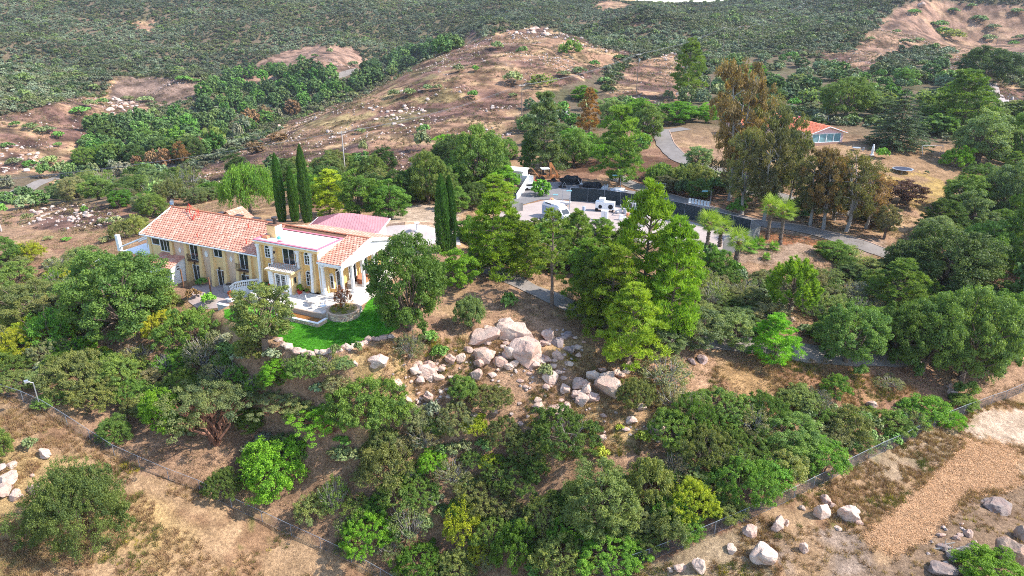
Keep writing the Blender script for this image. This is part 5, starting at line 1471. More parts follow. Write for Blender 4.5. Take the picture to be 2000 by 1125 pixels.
# balustrade, retaining wall and pedestals at the left of the terrace
ba = empty('balustrade', (0, 0, 0), 'white balustrade curving down beside the mansion front steps', 'balustrade'); ba.location = MAN.location; ba.rotation_euler = MAN.rotation_euler
pts = [(-13.6, -2.2), (-12.9, -1.9), (-12.0, -1.45), (-11.1, -.9), (-10.3, -.3), (-9.8, .0)]
zt = [-.35, .2, .45, .55, .6, .62]
rw = MB(); tp = MB()
for i in range(5):
    (x0, y0), (x1, y1) = pts[i], pts[i + 1]; d = Vector((x1 - x0, y1 - y0, 0)).normalized(); n = Vector((-d.y, d.x, 0)) * .13
    z0, z1 = zt[i] - .85, zt[i + 1] - .85
    rw.hexa([(x0 - n.x, y0 - n.y, -2.3), (x1 - n.x, y1 - n.y, -2.3), (x1 + n.x, y1 + n.y, -2.3), (x0 + n.x, y0 + n.y, -2.3)], [(x0 - n.x, y0 - n.y, z0), (x1 - n.x, y1 - n.y, z1), (x1 + n.x, y1 + n.y, z1), (x0 + n.x, y0 + n.y, z0)])
    tp.hexa([(x0 - n.x, y0 - n.y, z0 + .68), (x1 - n.x, y1 - n.y, z1 + .68), (x1 + n.x, y1 + n.y, z1 + .68), (x0 + n.x, y0 + n.y, z0 + .68)], [(x0 - n.x, y0 - n.y, z0 + .85), (x1 - n.x, y1 - n.y, z1 + .85), (x1 + n.x, y1 + n.y, z1 + .85), (x0 + n.x, y0 + n.y, z0 + .85)])
    for k in range(4):
        f = (k + .5) / 4; x = x0 + (x1 - x0) * f; y = y0 + (y1 - y0) * f; z = z0 + (z1 - z0) * f
        MB().lathe([(.07, z), (.05, z + .1), (.10, z + .28), (.045, z + .5), (.07, z + .69)], x, y, 8).build('baluster', M_WHITE, ba)
rw.build('base_wall', M_WHITE, ba); tp.build('handrail', M_WHITE, ba)
on_house('garden_wall', MB().box(-12.2, -5.9, -2.4, -7.4, -5.6, -1.35).box(-12.2, -6.0, -1.35, -7.3, -5.5, -1.25).box(-7.4, -5.9, -2.4, -7.1, -4.0, -1.25), M_WHITE, 'low white wall between the gravel garden and the lawn strip', 'wall')
def pot(name, x, y, z, s, mat, col_, label, hh=.5, bush=.45):
    r = empty(name, (0, 0, 0), label, 'potted plant'); X, Y = house_xy(x, y); r.location = (X, Y, z)
    MB().lathe([(.16 * s, 0), (.24 * s, .28 * s), (.28 * s, .38 * s), (.22 * s, .38 * s)], 0, 0, 12).build('pot', mat, r)
    random.seed(int(x * 10)); lv = Leaves()
    for k in range(6): lv.cloud((random.uniform(-.2, .2) * s, random.uniform(-.2, .2) * s, .38 * s + bush * s * random.uniform(.3, 1)), (.2 * s, .2 * s, .18 * s), 40, .09 * s, tint=(.2, .8))
    o = put('foliage', lv.mesh('foliage', M_LEAF), r); o.color = (*col_, 1); return r
pot('potted_plant', -2.2, -.9, -.02, 1.5, M_REDPOT, (.16, .28, .04), 'green plant in a glossy red pot right of the entry')
pot('potted_plant', -5.0, -3.2, .85, 1.0, M_WHITE, (.20, .02, .05), 'dark crimson plant on the white stand before the entry')
pot('potted_plant', -11.7, -3.9, -1.1, 1.2, M_TERRA, (.45, .12, .08), 'red flowers on the white pedestal beside the garden wall')
pot('potted_plant', -1.2, -.55, -.02, .9, M_TERRA, (.12, .2, .04), 'small terracotta pot under the lower arched window')
on_house('plant_stand', MB().box(-5.5, -3.7, .75, -4.5, -2.7, .85).box(-5.3, -3.5, -.02, -4.7, -2.9, .75), M_WHITE, 'square white plant stand on the terrace before the front door', 'stand')
on_house('pedestal', MB().box(-12.1, -4.3, -2.2, -11.3, -3.5, -1.2).box(-12.25, -4.45, -1.2, -11.15, -3.35, -1.1), M_WHITE, 'short white pedestal carrying red flowers beside the balustrade', 'pedestal')
# air conditioner
ac = empty('air_conditioner', (0, 0, 0), 'grey box air conditioner standing beside the long wing', 'air conditioner'); X, Y = house_xy(-15.3, -.75); ac.location = (X, Y, -2.12); ac.rotation_euler = (0, 0, R_(-25))
MB().box(-.55, -.55, 0, .55, .55, 1.25).build('cabinet', M_CHROME, ac); MB().lathe([(.4, 1.25), (.4, 1.30), (.1, 1.31)], 0, 0, 16).build('fan_grille', M_IRON, ac)
gr = MB()
for k in range(9): gr.box(-.45, -.575, .12 + k * .12, .45, -.55, .17 + k * .12); gr.box(.55, -.45, .12 + k * .12, .575, .45, .17 + k * .12)
gr.build('louvre', M_AGED, ac)
# annex with its own little tiled roof
an = MB(); an.prism([(-2.3, -2.4), (.59, -2.4), (.59, 1.35), (-2.3, .55)], 'x', -29.2, -24.65); an.build('annex_wall', M_WHITE, MAN)
tiles('roof_tiles', MAN, (-29.5, -2.6, .55), (5.1, 0, 0), (0, 3.15, .92), 10, 7, M_TILE, seed=8)
MB().box(-24.64, -1.3, .35, -24.6, -.9, .47).box(-24.64, -1.25, -.05, -24.6, -.85, .12).build('vent', M_IRON, MAN)
# two timber posts in the garden bed
for k, (x, y) in enumerate(((-22.6, -2.3), (-16.9, -2.6))):
    on_house('timber_post', MB().box(x - .08, y - .08, -2.3, x + .08, y + .08, .75 - k * .2), M_WOOD, ('left', 'right')[k] + ' hand bare timber post in the gravel garden by the long wing', 'post')
# left end: white lean-to frame and deck
pg = MB(); pg.tube((-32.3, 1.2, 3.5), (-39.5, 1.0, .6), .12, n=6); pg.box(-39.9, .8, .0, -39.3, 1.3, 2.6); pg.tube((-32.6, 1.0, 3.4), (-32.9, .8, 1.6), .08); pg.tube((-32.3, 4.2, 3.5), (-39.2, 4.2, .6), .12, n=6)
on_house('awning_frame', pg, M_WHITE, 'sloping white awning frame at the left end of the mansion', 'awning frame')
on_house('deck', MB().box(-37.2, -.2, .55, -32.3, 3.8, .75).box(-37.2, -.2, -2.4, -36.9, .1, .55).box(-33.2, -.2, -2.4, -32.9, .1, .55), M_WHITE, 'small white deck at the left end wall of the mansion', 'deck')
X, Y = house_xy(-42.5, .5)
o = MB().box(-1.4, -1.1, -1.5, 1.4, 1.1, 2.0).box(-1.5, -1.2, 2.0, 1.5, 1.2, 2.15).build('white_shed', M_WHITE); o.location = (X, Y, float(ground(X, Y))); tag(o, 'small white hut half hidden by shrubs left of the mansion', 'shed')
# pink hipped roof building behind
gh = empty('garage', (0, 0, 0), 'white outbuilding with pink sheet metal hip roof behind the mansion', 'garage'); gh.location = (-26.4, 107.6, 0); gh.rotation_euler = (0, 0, R_(-3))
MB().box(-5.4, -3.5, -1, 5.4, 3.5, 2.9).build('wall', M_WHITE, gh)
e = 3.0; q = [(-6.0, -4.1, e), (6.0, -4.1, e), (6.0, 4.1, e), (-6.0, 4.1, e)]; A_, B_ = (-1.0, 0, 4.95), (1.0, 0, 4.95)
rf = MB(); rf.add(q + [A_, B_], [(0, 1, 5, 4), (1, 2, 5), (2, 3, 4, 5), (3, 0, 4), (3, 2, 1, 0)]); r = rf.build('roof', M_PINKROOF, gh)
sm = MB()   # standing seams
def seam(p, q): sm.tube(p, q, .045, n=4)
for i in range(1, 28):
    x = -6 + 12 * i / 28; t = min((x + 6) / 5, (6 - x) / 5, 1)
    for s in (-1, 1): seam((x, s * 4.1, e + .02), (x, s * 4.1 * (1 - t), e + .02 + 1.95 * t))
for i in range(1, 19):
    y = -4.1 + 8.2 * i / 19; t = min((y + 4.1) / 4.1, (4.1 - y) / 4.1)
    for s in (-1, 1): seam((s * 6, y, e + .02), (s * (6 - 5 * t), y, e + .02 + 1.95 * t))
o = sm.build('roof_seam', M_PINKROOF, r); o['kind'] = 'stuff'
fs_ = MB(); fs_.box(-6.1, -4.2, e - .22, 6.1, -4.1, e + .02); fs_.box(6.0, -4.1, e - .22, 6.1, 4.1, e + .02); fs_.box(-6.1, -4.1, e - .22, -6.0, 4.1, e + .02); fs_.build('fascia', M_WHITE, gh)
# terrace furniture
def at_house(x, y, z): X, Y = house_xy(x, y); return (X, Y, z)
tb = empty('terrace_table', at_house(1.9, -2.9, -.02), 'round white table on the sunlit terrace', 'table')
MB().lathe([(.75, .72), (.78, .75), (.75, .78)], 0, 0, 20).build('tabletop', M_WHITE, tb)
for k in range(3): t = k * 2.09; MB().tube((math.cos(t) * .45, math.sin(t) * .45, 0), (0, 0, .72), .03).build('leg', M_AGED, tb)
tb2 = empty('side_table', at_house(3.8, -3.5, -.02), 'small round table on the terrace near the planter', 'table')
MB().lathe([(.38, .45), (.4, .48), (.38, .5)], 0, 0, 16).build('tabletop', M_WHITE, tb2); MB().tube((0, 0, 0), (0, 0, .45), .04).build('leg', M_AGED, tb2)
def chair(x, y, rz, label, mat=M_AGED, z=-.02):
    c = empty('garden_chair', at_house(x, y, z), label, 'chair', rz)
    MB().box(-.25, -.25, .42, .25, .25, .47).build('seat', mat, c)
    b = MB(); b.tube((-.24, .24, .45), (-.26, .34, .95), .02); b.tube((.24, .24, .45), (.26, .34, .95), .02); b.tube((-.26, .34, .95), (.26, .34, .95), .02)
    for k in range(4): b.tube((-.15 + k * .1, .25, .47), (-.16 + k * .107, .34, .95), .012, n=4)
    b.build('backrest', mat, c)
    for sx_, sy_ in ((-1, -1), (1, -1), (1, 1), (-1, 1)): MB().tube((sx_ * .23, sy_ * .23, 0), (sx_ * .23, sy_ * .23, .43), .02, n=4).build('leg', mat, c)
    return c
chair(.7, -2.6, 1.8, 'metal chair left of the round terrace table'); chair(2.9, -2.0, -.8, 'metal chair behind right of the round terrace table'); chair(2.6, -3.9, -2.6, 'metal chair in front of the round terrace table'); chair(3.3, -2.9, -1.6, 'metal chair between the two terrace tables')
on_house('sofa', MB().box(3.0, 4.9, .3, 3.9, 6.6, .8).box(2.75, 4.9, .3, 3.0, 6.6, 1.35).box(3.0, 4.7, .3, 3.9, 4.9, 1.05).box(3.0, 6.6, .3, 3.9, 6.8, 1.05), simple('rust_cloth', (.42, .17, .09), .9, scale=5, var=.2), 'rust coloured sofa standing on the columned porch', 'sofa')
on_house('armchair', MB().box(2.8, 3.0, .3, 3.6, 3.8, .75).box(2.6, 3.0, .3, 2.8, 3.8, 1.2).box(2.8, 2.85, .3, 3.6, 3.0, .95).box(2.8, 3.8, .3, 3.6, 3.95, .95), simple('grey_cloth', (.25, .22, .2), .9, scale=5, var=.2), 'grey armchair between the porch columns', 'armchair')
# bird bath on the gravel court behind
X, Y, Z = P(815, 452); bb = MB().lathe([(.5, 0), (.45, .15), (.16, .3), (.13, 1.2), (.45, 1.45), (.5, 1.55), (.4, 1.55), (.1, 1.48)], 0, 0, 14); o = bb.build('bird_bath', M_AGED); o.location = (X, Y, Z); tag(o, 'grey stone bird bath on the gravel court behind the mansion', 'bird bath')
k1 = P(735, 449); path = [P(x, y) for x, y in ((738,447),(760,441),(790,438),(820,437),(850,439),(862,446))]
m = MB()
for a, b in zip(path[:-1], path[1:]):
    d = (b - a); n = Vector((-d.y, d.x, 0)).normalized() * .18; U = Vector((0, 0, .45)); D_ = Vector((0, 0, -.3))
    m.hexa([a - n + D_, b - n + D_, b + n + D_, a + n + D_], [a - n + U, b - n + U, b + n + U, a + n + U])
tag(m.build('kerb_wall', M_STONE), 'low curved stone kerb round the gravel court behind the mansion', 'wall')
# ------------------------------------------------------------------ draped sheets: lawn, roads, yard
from mathutils.geometry import delaunay_2d_cdt
def drape(name, poly_px, mat, lift=.06, step=.7, wpoly=None, kind='structure', flat=None):
    poly = wpoly or [(P(x, y).x, P(x, y).y) for x, y in poly_px]
    # densify the outline
    out = []
    for (x0, y0), (x1, y1) in zip(poly, poly[1:] + poly[:1]):
        L = math.hypot(x1 - x0, y1 - y0); k = max(1, int(L / step))
        for i in range(k): out.append((x0 + (x1 - x0) * i / k, y0 + (y1 - y0) * i / k))
    n = len(out); xs = [p[0] for p in out]; ys = [p[1] for p in out]
    gx, gy = np.meshgrid(np.arange(min(xs), max(xs), step), np.arange(min(ys), max(ys), step)); gx = gx.ravel(); gy = gy.ravel()
    k = inpoly(gx, gy, out)
    pts = [Vector(p) for p in out] + [Vector(p) for p in zip(gx[k], gy[k])]
    r = delaunay_2d_cdt(pts, [(i, (i + 1) % n) for i in range(n)], [], 0, 1e-4)
    V = np.array([(p.x, p.y) for p in r[0]]); 
    F = []
    cen = np.array([[sum(r[0][i].x for i in f) / 3, sum(r[0][i].y for i in f) / 3] for f in r[2]])
    ins = inpoly(cen[:, 0], cen[:, 1], out)
    F = [tuple(f) for f, q in zip(r[2], ins) if q]
    Z = ground(V[:, 0], V[:, 1]) + lift if flat is None else np.full(len(V), flat)
    m = bpy.data.meshes.new(name); m.from_pydata([(a, b, c) for (a, b), c in zip(V, Z)], [], F)
    m.materials.append(mat); m.update()
    # all faces up
    if m.polygons and sum(p.normal.z for p in m.polygons) < 0: m.flip_normals()
    o = put(name, m)
    if kind: o['kind'] = kind
    return o, out
def lawn_mat():
    t = NT('lawn'); n1 = t.noise(.7, 3); n2 = t.noise(9, 5)
    c = t.mix(t.ramp(n1, .35, .65), (.085, .28, .02), (.13, .36, .035)); c = t.mix(t.ramp(n2, .3, .7, 0, .6), c, (.09, .34, .015)); t.base(c); t.bump(n2, .6, .05); return t.m
M_LAWN = lawn_mat()
lawn_px = [(440,606),(500,592),(540,583),(600,600),(640,622),(680,628),(712,605),(722,585),(755,574),(785,590),(778,640),(755,654),(715,662),(690,672),(655,683),(610,686),(575,682),(550,660),(500,640),(440,622)]
lawn_o, lawn_out = drape('lawn', lawn_px, M_LAWN, .05, .6)
def ok(x, y): a, b = to_house(x, y); return not (-13 < a < 8.1 and b > -5 and not (a > 6.0 and b < -4.4)) 
lx, ly = polar_pts(260000, 74, 104, -32, -6); k = inpoly(lx, ly, lawn_out); lx, ly = lx[k], ly[k]; lx, ly = lx[:12000], ly[:12000]
a_, b_ = to_house(lx, ly); k = ~((a_ > -7) & (a_ < 5.6) & (b_ > -6.9)) & ~(((a_ - pc[0]) ** 2 + (b_ - pc[1]) ** 2) < 4.6); lx, ly = lx[k], ly[k]; n = len(lx)
M_LAWNI = foliage_material('lawn_blades', True, warm=(1.2, 1.1, .9), cool=(.88, .93, .95), trans=.3)
stuff_instances('lawn_grass', np.stack([lx, ly, ground(lx, ly) + .04], 1), [tuft(300, 22, .13, .16, M_LAWNI), tuft(301, 22, .12, .18, M_LAWNI)], RNG.uniform(.7, 1.2, n), np.array((.11, .33, .03)) * (.7 + .6 * fbm(lx / 2.5, ly / 2.5, 91, 4))[:, None] * RNG.uniform(.85, 1.15, (n, 1)), 'short bright green grass of the lawn below the terrace', 'lawn grass')
def road_mat(name, c1, c2):
    t = NT(name); n1 = t.noise(.5, 5); n2 = t.noise(5, 6); n3 = t.noise(30, 3)
    c = t.mix(t.ramp(n1, .35, .65), c1, c2); c = t.mix(t.ramp(n2, .55, .75, 0, .6), c, tuple(q * .6 for q in c1)); c = t.mix(t.ramp(n3, .3, .7, 0, .25), c, (.5, .45, .4)); t.base(c); t.b.inputs['Roughness'].default_value = .9; t.bump(n2, .3, .05); return t.m
M_ROAD = road_mat('worn_asphalt', (.135, .112, .098), (.19, .16, .14)); M_YARD = road_mat('yard_concrete', (.33, .26, .235), (.40, .32, .29)); M_YASP = road_mat('yard_asphalt', (.12, .115, .125), (.16, .15, .155))
M_KERB = simple('kerb_stone', (.45, .30, .22), .9, scale=3, var=.2)
def strip(name, pts_px, width, mat, lift=.09, kerb=None, world=None):
    c = [P(x, y) for x, y in pts_px] if not world else [Vector((x, y, 0)) for x, y in world]
    # resample
    ds = [0]
    for a, b in zip(c[:-1], c[1:]): ds.append(ds[-1] + (b - a).length)
    N = max(4, int(ds[-1] / 1.0)); s = np.linspace(0, ds[-1], N)
    X = np.interp(s, ds, [p.x for p in c]); Y = np.interp(s, ds, [p.y for p in c])
    k = np.ones(7) / 7
    Xs = np.convolve(np.pad(X, 3, 'edge'), k, 'valid'); Ys = np.convolve(np.pad(Y, 3, 'edge'), k, 'valid')
    dx = np.gradient(Xs); dy = np.gradient(Ys); L = np.hypot(dx, dy) + 1e-9; nx, ny = -dy / L, dx / L
    vs = []; M = 6
    for i in range(N):
        for j in range(M + 1):
            w_ = (j / M - .5) * width * (1 + .05 * math.sin(i * .9 + j)); x = Xs[i] + nx[i] * w_; y = Ys[i] + ny[i] * w_; vs.append((x, y, float(ground(x, y)) + lift))
    fs = [(i * (M + 1) + j, (i + 1) * (M + 1) + j, (i + 1) * (M + 1) + j + 1, i * (M + 1) + j + 1) for i in range(N - 1) for j in range(M)]
    m = bpy.data.meshes.new(name); m.from_pydata(vs, [], fs); m.materials.append(mat); m.update()
    if sum(p.normal.z for p in m.polygons) < 0: m.flip_normals()
    o = tag(put(name, m), kind='structure')
    if kerb:
        for side in kerb:
            kb_ = MB()
            for i in range(N - 1):
                q = []
                for t_ in (i, i + 1):
                    for w_ in (side * (width / 2 + .02), side * (width / 2 + .22)):
                        x = Xs[t_] + nx[t_] * w_; y = Ys[t_] + ny[t_] * w_; q.append(Vector((x, y, float(ground(x, y)))))
                bq = [q[0], q[1], q[3], q[2]]; kb_.hexa([v + Vector((0, 0, -.2)) for v in bq], [v + Vector((0, 0, .2)) for v in bq])
            k_ = kb_.build('kerb', M_KERB, o); k_['kind'] = 'structure'
    return o
strip('road', [(-60,420),(31,376),(77,357),(119,345),(170,335),(260,322),(330,330),(420,300)], 4.2, M_ROAD)
strip('road', [(560,172),(640,153),(700,136),(760,128),(820,112)], 5.5, M_ROAD)
strip('road', [(1230,235),(1290,258),(1345,250)], 5.0, M_ROAD, .10)
strip('road', [(1290,256),(1300,285),(1330,312),(1375,331),(1420,347),(1480,372),(1540,395),(1600,405),(1680,418),(1760,440)], 4.6, M_ROAD, .13, kerb=(1,))
strip('road', [(1200,345),(1260,372),(1340,395),(1420,420),(1480,437),(1545,444),(1615,459),(1685,480),(1755,503),(1830,530),(1900,550),(1960,585),(2000,640)], 4.0, M_ROAD, .10, kerb=(1,))
strip('driveway', [(930,512),(975,537),(1015,553),(1060,572),(1100,592),(1145,615),(1210,640),(1290,655),(1370,663),(1457,673),(1545,687),(1625,695),(1720,700),(1830,680),(1930,620)], 3.6, M_ROAD, .10)
strip('driveway', [(1935,160),(1955,195),(1980,225),(2040,270)], 4.5, M_YARD, .12)
drape('yard', None, M_YARD, .07, 1.2, wpoly=[(-2, 138), (7, 146), (11, 145), (21, 146), (30, 136), (42, 121), (38, 113), (34, 110), (20, 119), (6, 128), (-3, 131)])
drape('yard_asphalt', None, M_YASP, .07, 1.2, wpoly=[(-1, 139), (6, 146.5), (20, 146.5), (32, 141.5), (30, 152), (16, 162), (6, 163), (3, 158), (0, 151)])
drape('gravel_court', [(722,452),(745,444),(790,440),(830,440),(858,450),(895,455),(900,480),(850,476),(800,486),(770,478),(745,468)], road_mat('pale_gravel', (.36, .30, .28), (.46, .39, .36)), .06, .9)
# lots of gravel in the bed along the long wing
drape('garden_path', [(375,560),(430,545),(465,560),(480,572),(455,590),(430,602),(390,606),(368,590)], road_mat('pink_gravel', (.33, .245, .22), (.42, .32, .29)), .06, .7)
# ------------------------------------------------------------------ boulders
def rock_mesh(seed, sub=4, sharp=.5):
    bm = bmesh.new(); bmesh.ops.create_icosphere(bm, subdivisions=sub, radius=1)
    g = np.random.default_rng(seed); V = np.array([v.co[:] for v in bm.verts])
    # cut by planes for facets, then roughen
    for k in range(15):
        n = g.normal(size=3); n /= np.linalg.norm(n); d = g.uniform(.46, .86)
        s = V @ n; m = s > d; V[m] -= np.outer((s[m] - d) * .97, n)
    off = g.uniform(0, 50, 3)
    for f, a in ((1.6, .16), (4, .06), (9, .028)):
        nz = vnoise(V[:, 0] * f + off[0], V[:, 1] * f + V[:, 2] * f * 1.3 + off[1], seed) - .5
        V *= (1 + a * nz * 2)[:, None]
    for v, c in zip(bm.verts, V): v.co = c
    m = bpy.data.meshes.new('boulder'); bm.to_mesh(m); bm.free(); m.materials.append(M_ROCK); return m
ROCKS = [rock_mesh(i) for i in range(8)]; SROCK = [rock_mesh(20 + i, 2) for i in range(6)]
RK = []
def rock(x, yb, w, h, small=False, group=None, tone=None, rz=None, tilt=0.0, name='boulder'):
    p = P(x, yb - h * .18); W = wid(p, w) * (1.06 if not small else 1.3); Hh = wid(p, h) * (.85 if small else .95)
    o = put(name, random.choice(SROCK if small else ROCKS)); o.location = (p.x, p.y, p.z + Hh * .13)
    o.scale = (W / 2 * random.uniform(.95, 1.1), W / 2 * random.uniform(.7, 1.0), Hh * .62); o.rotation_euler = (random.uniform(-.2, .2), tilt + random.uniform(-.12, .12), rz if rz is not None else random.choice((0, 3.14)) + random.uniform(-.4, .4))
    t = tone or random.choice(((1.15, 1.0, .92), (1.3, 1.2, 1.1), (1.05, .9, .82), (1.25, 1.12, 1.0))); o.color = (*t, 1)
    o['category'] = 'boulder' if not small else 'rock'
    if group: o['group'] = group
    sw = 'huge' if W > 4 else 'large' if W > 2.2 else 'medium' if W > 1.1 else 'small'
    tw = 'pale' if t[0] > 1.17 else 'pinkish'
    PLANTS.append(dict(o=o, look='%s %s %s' % (sw, tw, 'boulder' if not small else 'rock'), x=x, y=yb, p=p, W=W, H=Hh, cat='rock')); return o
random.seed(31)
rock(938, 668, 78, 30, rz=.7, tilt=-.25); rock(1010, 668, 74, 54); rock(990, 640, 40, 30); rock(1030, 708, 80, 56); rock(945, 712, 54, 54); rock(981, 716, 28, 28); rock(1072, 668, 34, 30); rock(1000, 700, 36, 40)
rock(916, 690, 24, 22); rock(837, 737, 40, 36); rock(812, 730, 26, 26); rock(822, 748, 26, 20); rock(775, 758, 26, 26); rock(880, 712, 30, 26); rock(896, 708, 24, 24); rock(927, 742, 28, 30); rock(1075, 748, 36, 26); rock(1050, 714, 20, 20); rock(1088, 706, 22, 34)
rock(1184, 766, 76, 56, rz=-.5, tilt=-.35); rock(1229, 726, 25, 26); rock(1137, 790, 40, 32); rock(1128, 760, 34, 26); rock(1148, 772, 24, 30); rock(1105, 765, 26, 22); rock(1112, 716, 24, 18); rock(742, 712, 42, 28, tilt=.3); rock(693, 716, 12, 18); rock(838, 790, 26, 36); rock(795, 785, 20, 16)
rock(1287, 846, 52, 38); rock(1236, 826, 26, 18); rock(1304, 864, 20, 14); rock(1174, 860, 20, 16); rock(926, 824, 26, 24); rock(1255, 800, 22, 16); rock(1090, 805, 60, 20); rock(1050, 800, 26, 20); rock(968, 808, 16, 14); rock(1330, 775, 20, 16); rock(1345, 800, 18, 16)
rock(1653, 1018, 47, 46); rock(1600, 1014, 40, 42); rock(1610, 985, 26, 22); rock(1521, 1038, 34, 38); rock(1495, 1096, 62, 52); rock(1466, 1046, 36, 22); rock(1568, 1080, 20, 30); rock(1428, 1080, 24, 20); rock(1367, 1118, 34, 34); rock(1331, 1112, 30, 14); rock(1482, 1098, 18, 20); rock(1536, 1026, 14, 14); rock(1638, 1036, 18, 12); rock(1622, 990, 18, 12); rock(1566, 996, 14, 16); rock(1678, 1024, 18, 12); rock(1308, 1116, 16, 12)
rock(1905, 1092, 60, 40, tone=(.8, .76, .7)); rock(1962, 1110, 80, 78, tone=(.78, .66, .56)); rock(1996, 1060, 34, 40, tone=(.85, .75, .65)); rock(1868, 1055, 16, 16); rock(1892, 1050, 20, 18); rock(1845, 1076, 26, 20, tone=(.7, .66, .66)); rock(1860, 1095, 24, 18, tone=(.7, .66, .66)); rock(1835, 1120, 60, 26, tone=(.6, .57, .57)); rock(1880, 1120, 30, 22); rock(1950, 1000, 60, 26, tone=(.6, .57, .57))
rock(90, 893, 32, 24); rock(68, 962, 36, 26); rock(30, 980, 28, 32); rock(18, 942, 44, 22); rock(10, 965, 36, 24); rock(120, 942, 22, 16); rock(24, 912, 22, 12); rock(64, 932, 14, 10); rock(0, 918, 26, 16)
rock(318, 655, 44, 38, tilt=-.4); rock(298, 660, 28, 20); rock(333, 712, 34, 30); rock(346, 700, 22, 26); rock(290, 752, 24, 12); rock(310, 758, 26, 12); rock(1350, 712, 20, 20, tone=(.8, .7, .7)); rock(1372, 710, 26, 20, tone=(.9, .8, .8)); rock(1700, 795, 26, 16); rock(1860, 770, 26, 18); rock(1852, 758, 14, 12); rock(1545, 630, 16, 14); rock(1740, 826, 16, 14)
rock(1668, 508, 20, 18, tone=(1.3, 1, .7)); rock(1660, 498, 16, 14, tone=(1.3, 1, .7)); rock(1690, 540, 22, 16); rock(1108, 660, 26, 16, tone=(.7, .7, .75)); rock(1090, 676, 26, 20, tone=(.65, .65, .7)); rock(1115, 690, 20, 18, tone=(.65, .65, .7)); rock(1030, 512, 24, 20)
# stones edging the lawn
for i in range(34):
    t = i / 33; pts_ = [(548,668),(575,690),(612,694),(655,690),(690,680),(716,670),(762,660)]
    s = t * (len(pts_) - 1); k = min(int(s), len(pts_) - 2); f = s - k
    rock(pts_[k][0] * (1 - f) + pts_[k + 1][0] * f + random.uniform(-2, 2), pts_[k][1] * (1 - f) + pts_[k + 1][1] * f + random.uniform(-2, 3), random.uniform(11, 20), random.uniform(9, 16), True, 'stones edging the lawn')
def rocks_in(poly, n, wmin, wmax, group, small=True, flat=.8):
    xs = [q[0] for q in poly]; ys = [q[1] for q in poly]; c = 0
    while c < n:
        x = random.uniform(min(xs), max(xs)); y = random.uniform(min(ys), max(ys))
        if inpoly(np.array([x]), np.array([y]), poly)[0]: w = wmin * (wmax / wmin) ** (random.random() ** 1.8); rock(x, y, w, w * random.uniform(.55, flat), small, group, name='rock' if small else 'boulder'); c += 1
rocks_in([(925,650),(985,625),(1060,640),(1085,690),(1060,722),(985,730),(930,715)], 18, 22, 46, 'boulders of the central pile', small=False)
rocks_in([(1115,745),(1180,715),(1235,725),(1200,770),(1130,795)], 9, 18, 36, 'boulders round the split boulder', small=False)
rocks_in([(795,715),(870,695),(900,720),(860,760),(800,750)], 9, 16, 32, 'boulders on the left of the knoll', small=False)
rocks_in([(760,720),(850,690),(950,660),(1100,640),(1120,700),(1100,760),(960,770),(800,800)], 110, 5, 18, 'loose rocks on the boulder knoll')
rocks_in([(780,760),(860,760),(870,830),(810,830)], 34, 6, 16, 'scree below the knoll')
rocks_in([(940,780),(1110,780),(1330,830),(1280,870),(1100,830),(960,830)], 30, 5, 16, 'rocks on the straw slope')
rocks_in([(1090,650),(1180,660),(1150,720),(1100,700)], 16, 7, 18, 'shaded rocks by the driveway')
rocks_in([(1060,755),(1170,770),(1160,800),(1040,800)], 12, 6, 18, 'rocks round the split boulder')
rocks_in([(1830,1030),(1900,1000),(1910,1060),(1840,1120),(1800,1100)], 16, 7, 16, 'rubble in the bottom right corner')
rocks_in([(205,195),(235,190),(300,222),(292,240),(255,240),(212,224)], 36, 6, 14, 'pale boulders on the left hill')
rocks_in([(270,322),(330,318),(333,332),(285,346),(255,350),(252,336)], 20, 8, 15, 'grey boulders by the valley road')
rocks_in([(0,290),(70,285),(90,310),(60,340),(0,345)], 26, 5, 14, 'boulders on the far left slope')
rocks_in([(990,62),(1040,50),(1075,58),(1072,72),(1000,78)], 26, 5, 16, 'pale rocks of the hilltop outcrop')
rocks_in([(1075,62),(1140,75),(1150,90),(1100,95)], 14, 4, 9, 'pale rocks of the hilltop outcrop')
rocks_in([(1290,103),(1330,103),(1330,120),(1288,120)], 12, 5, 10, 'boulders by the tall pine')
rocks_in([(750,212),(830,205),(860,230),(840,248),(740,248),(730,235)], 34, 4, 11, 'scattered pale rocks on the brown slope')
rocks_in([(690,215),(760,205),(760,222),(690,225)], 8, 4, 8, 'scattered pale rocks on the brown slope')
rocks_in([(950,205),(1000,210),(1000,218),(950,216)], 7, 4, 10, 'scattered pale rocks on the brown slope')
rocks_in([(60,410),(130,398),(190,420),(215,440),(180,450),(100,430),(70,430)], 34, 6, 15, 'rocks of the rise left of the mansion')
rocks_in([(1060,100),(1200,100),(1180,140),(1050,140)], 10, 3, 8, 'scattered pale rocks on the brown slope')
rock(1800, 14, 14, 12); rock(545, 250, 12, 10); rock(705, 330, 20, 10)
print('rocks+plants', len(PLANTS))
stuff_instances('hill_stones', HILL_STONES[0], SROCK, HILL_STONES[1], np.ones((len(HILL_STONES[0]), 3)), 'countless small pale stones strewn over the bare hillsides', 'stones')
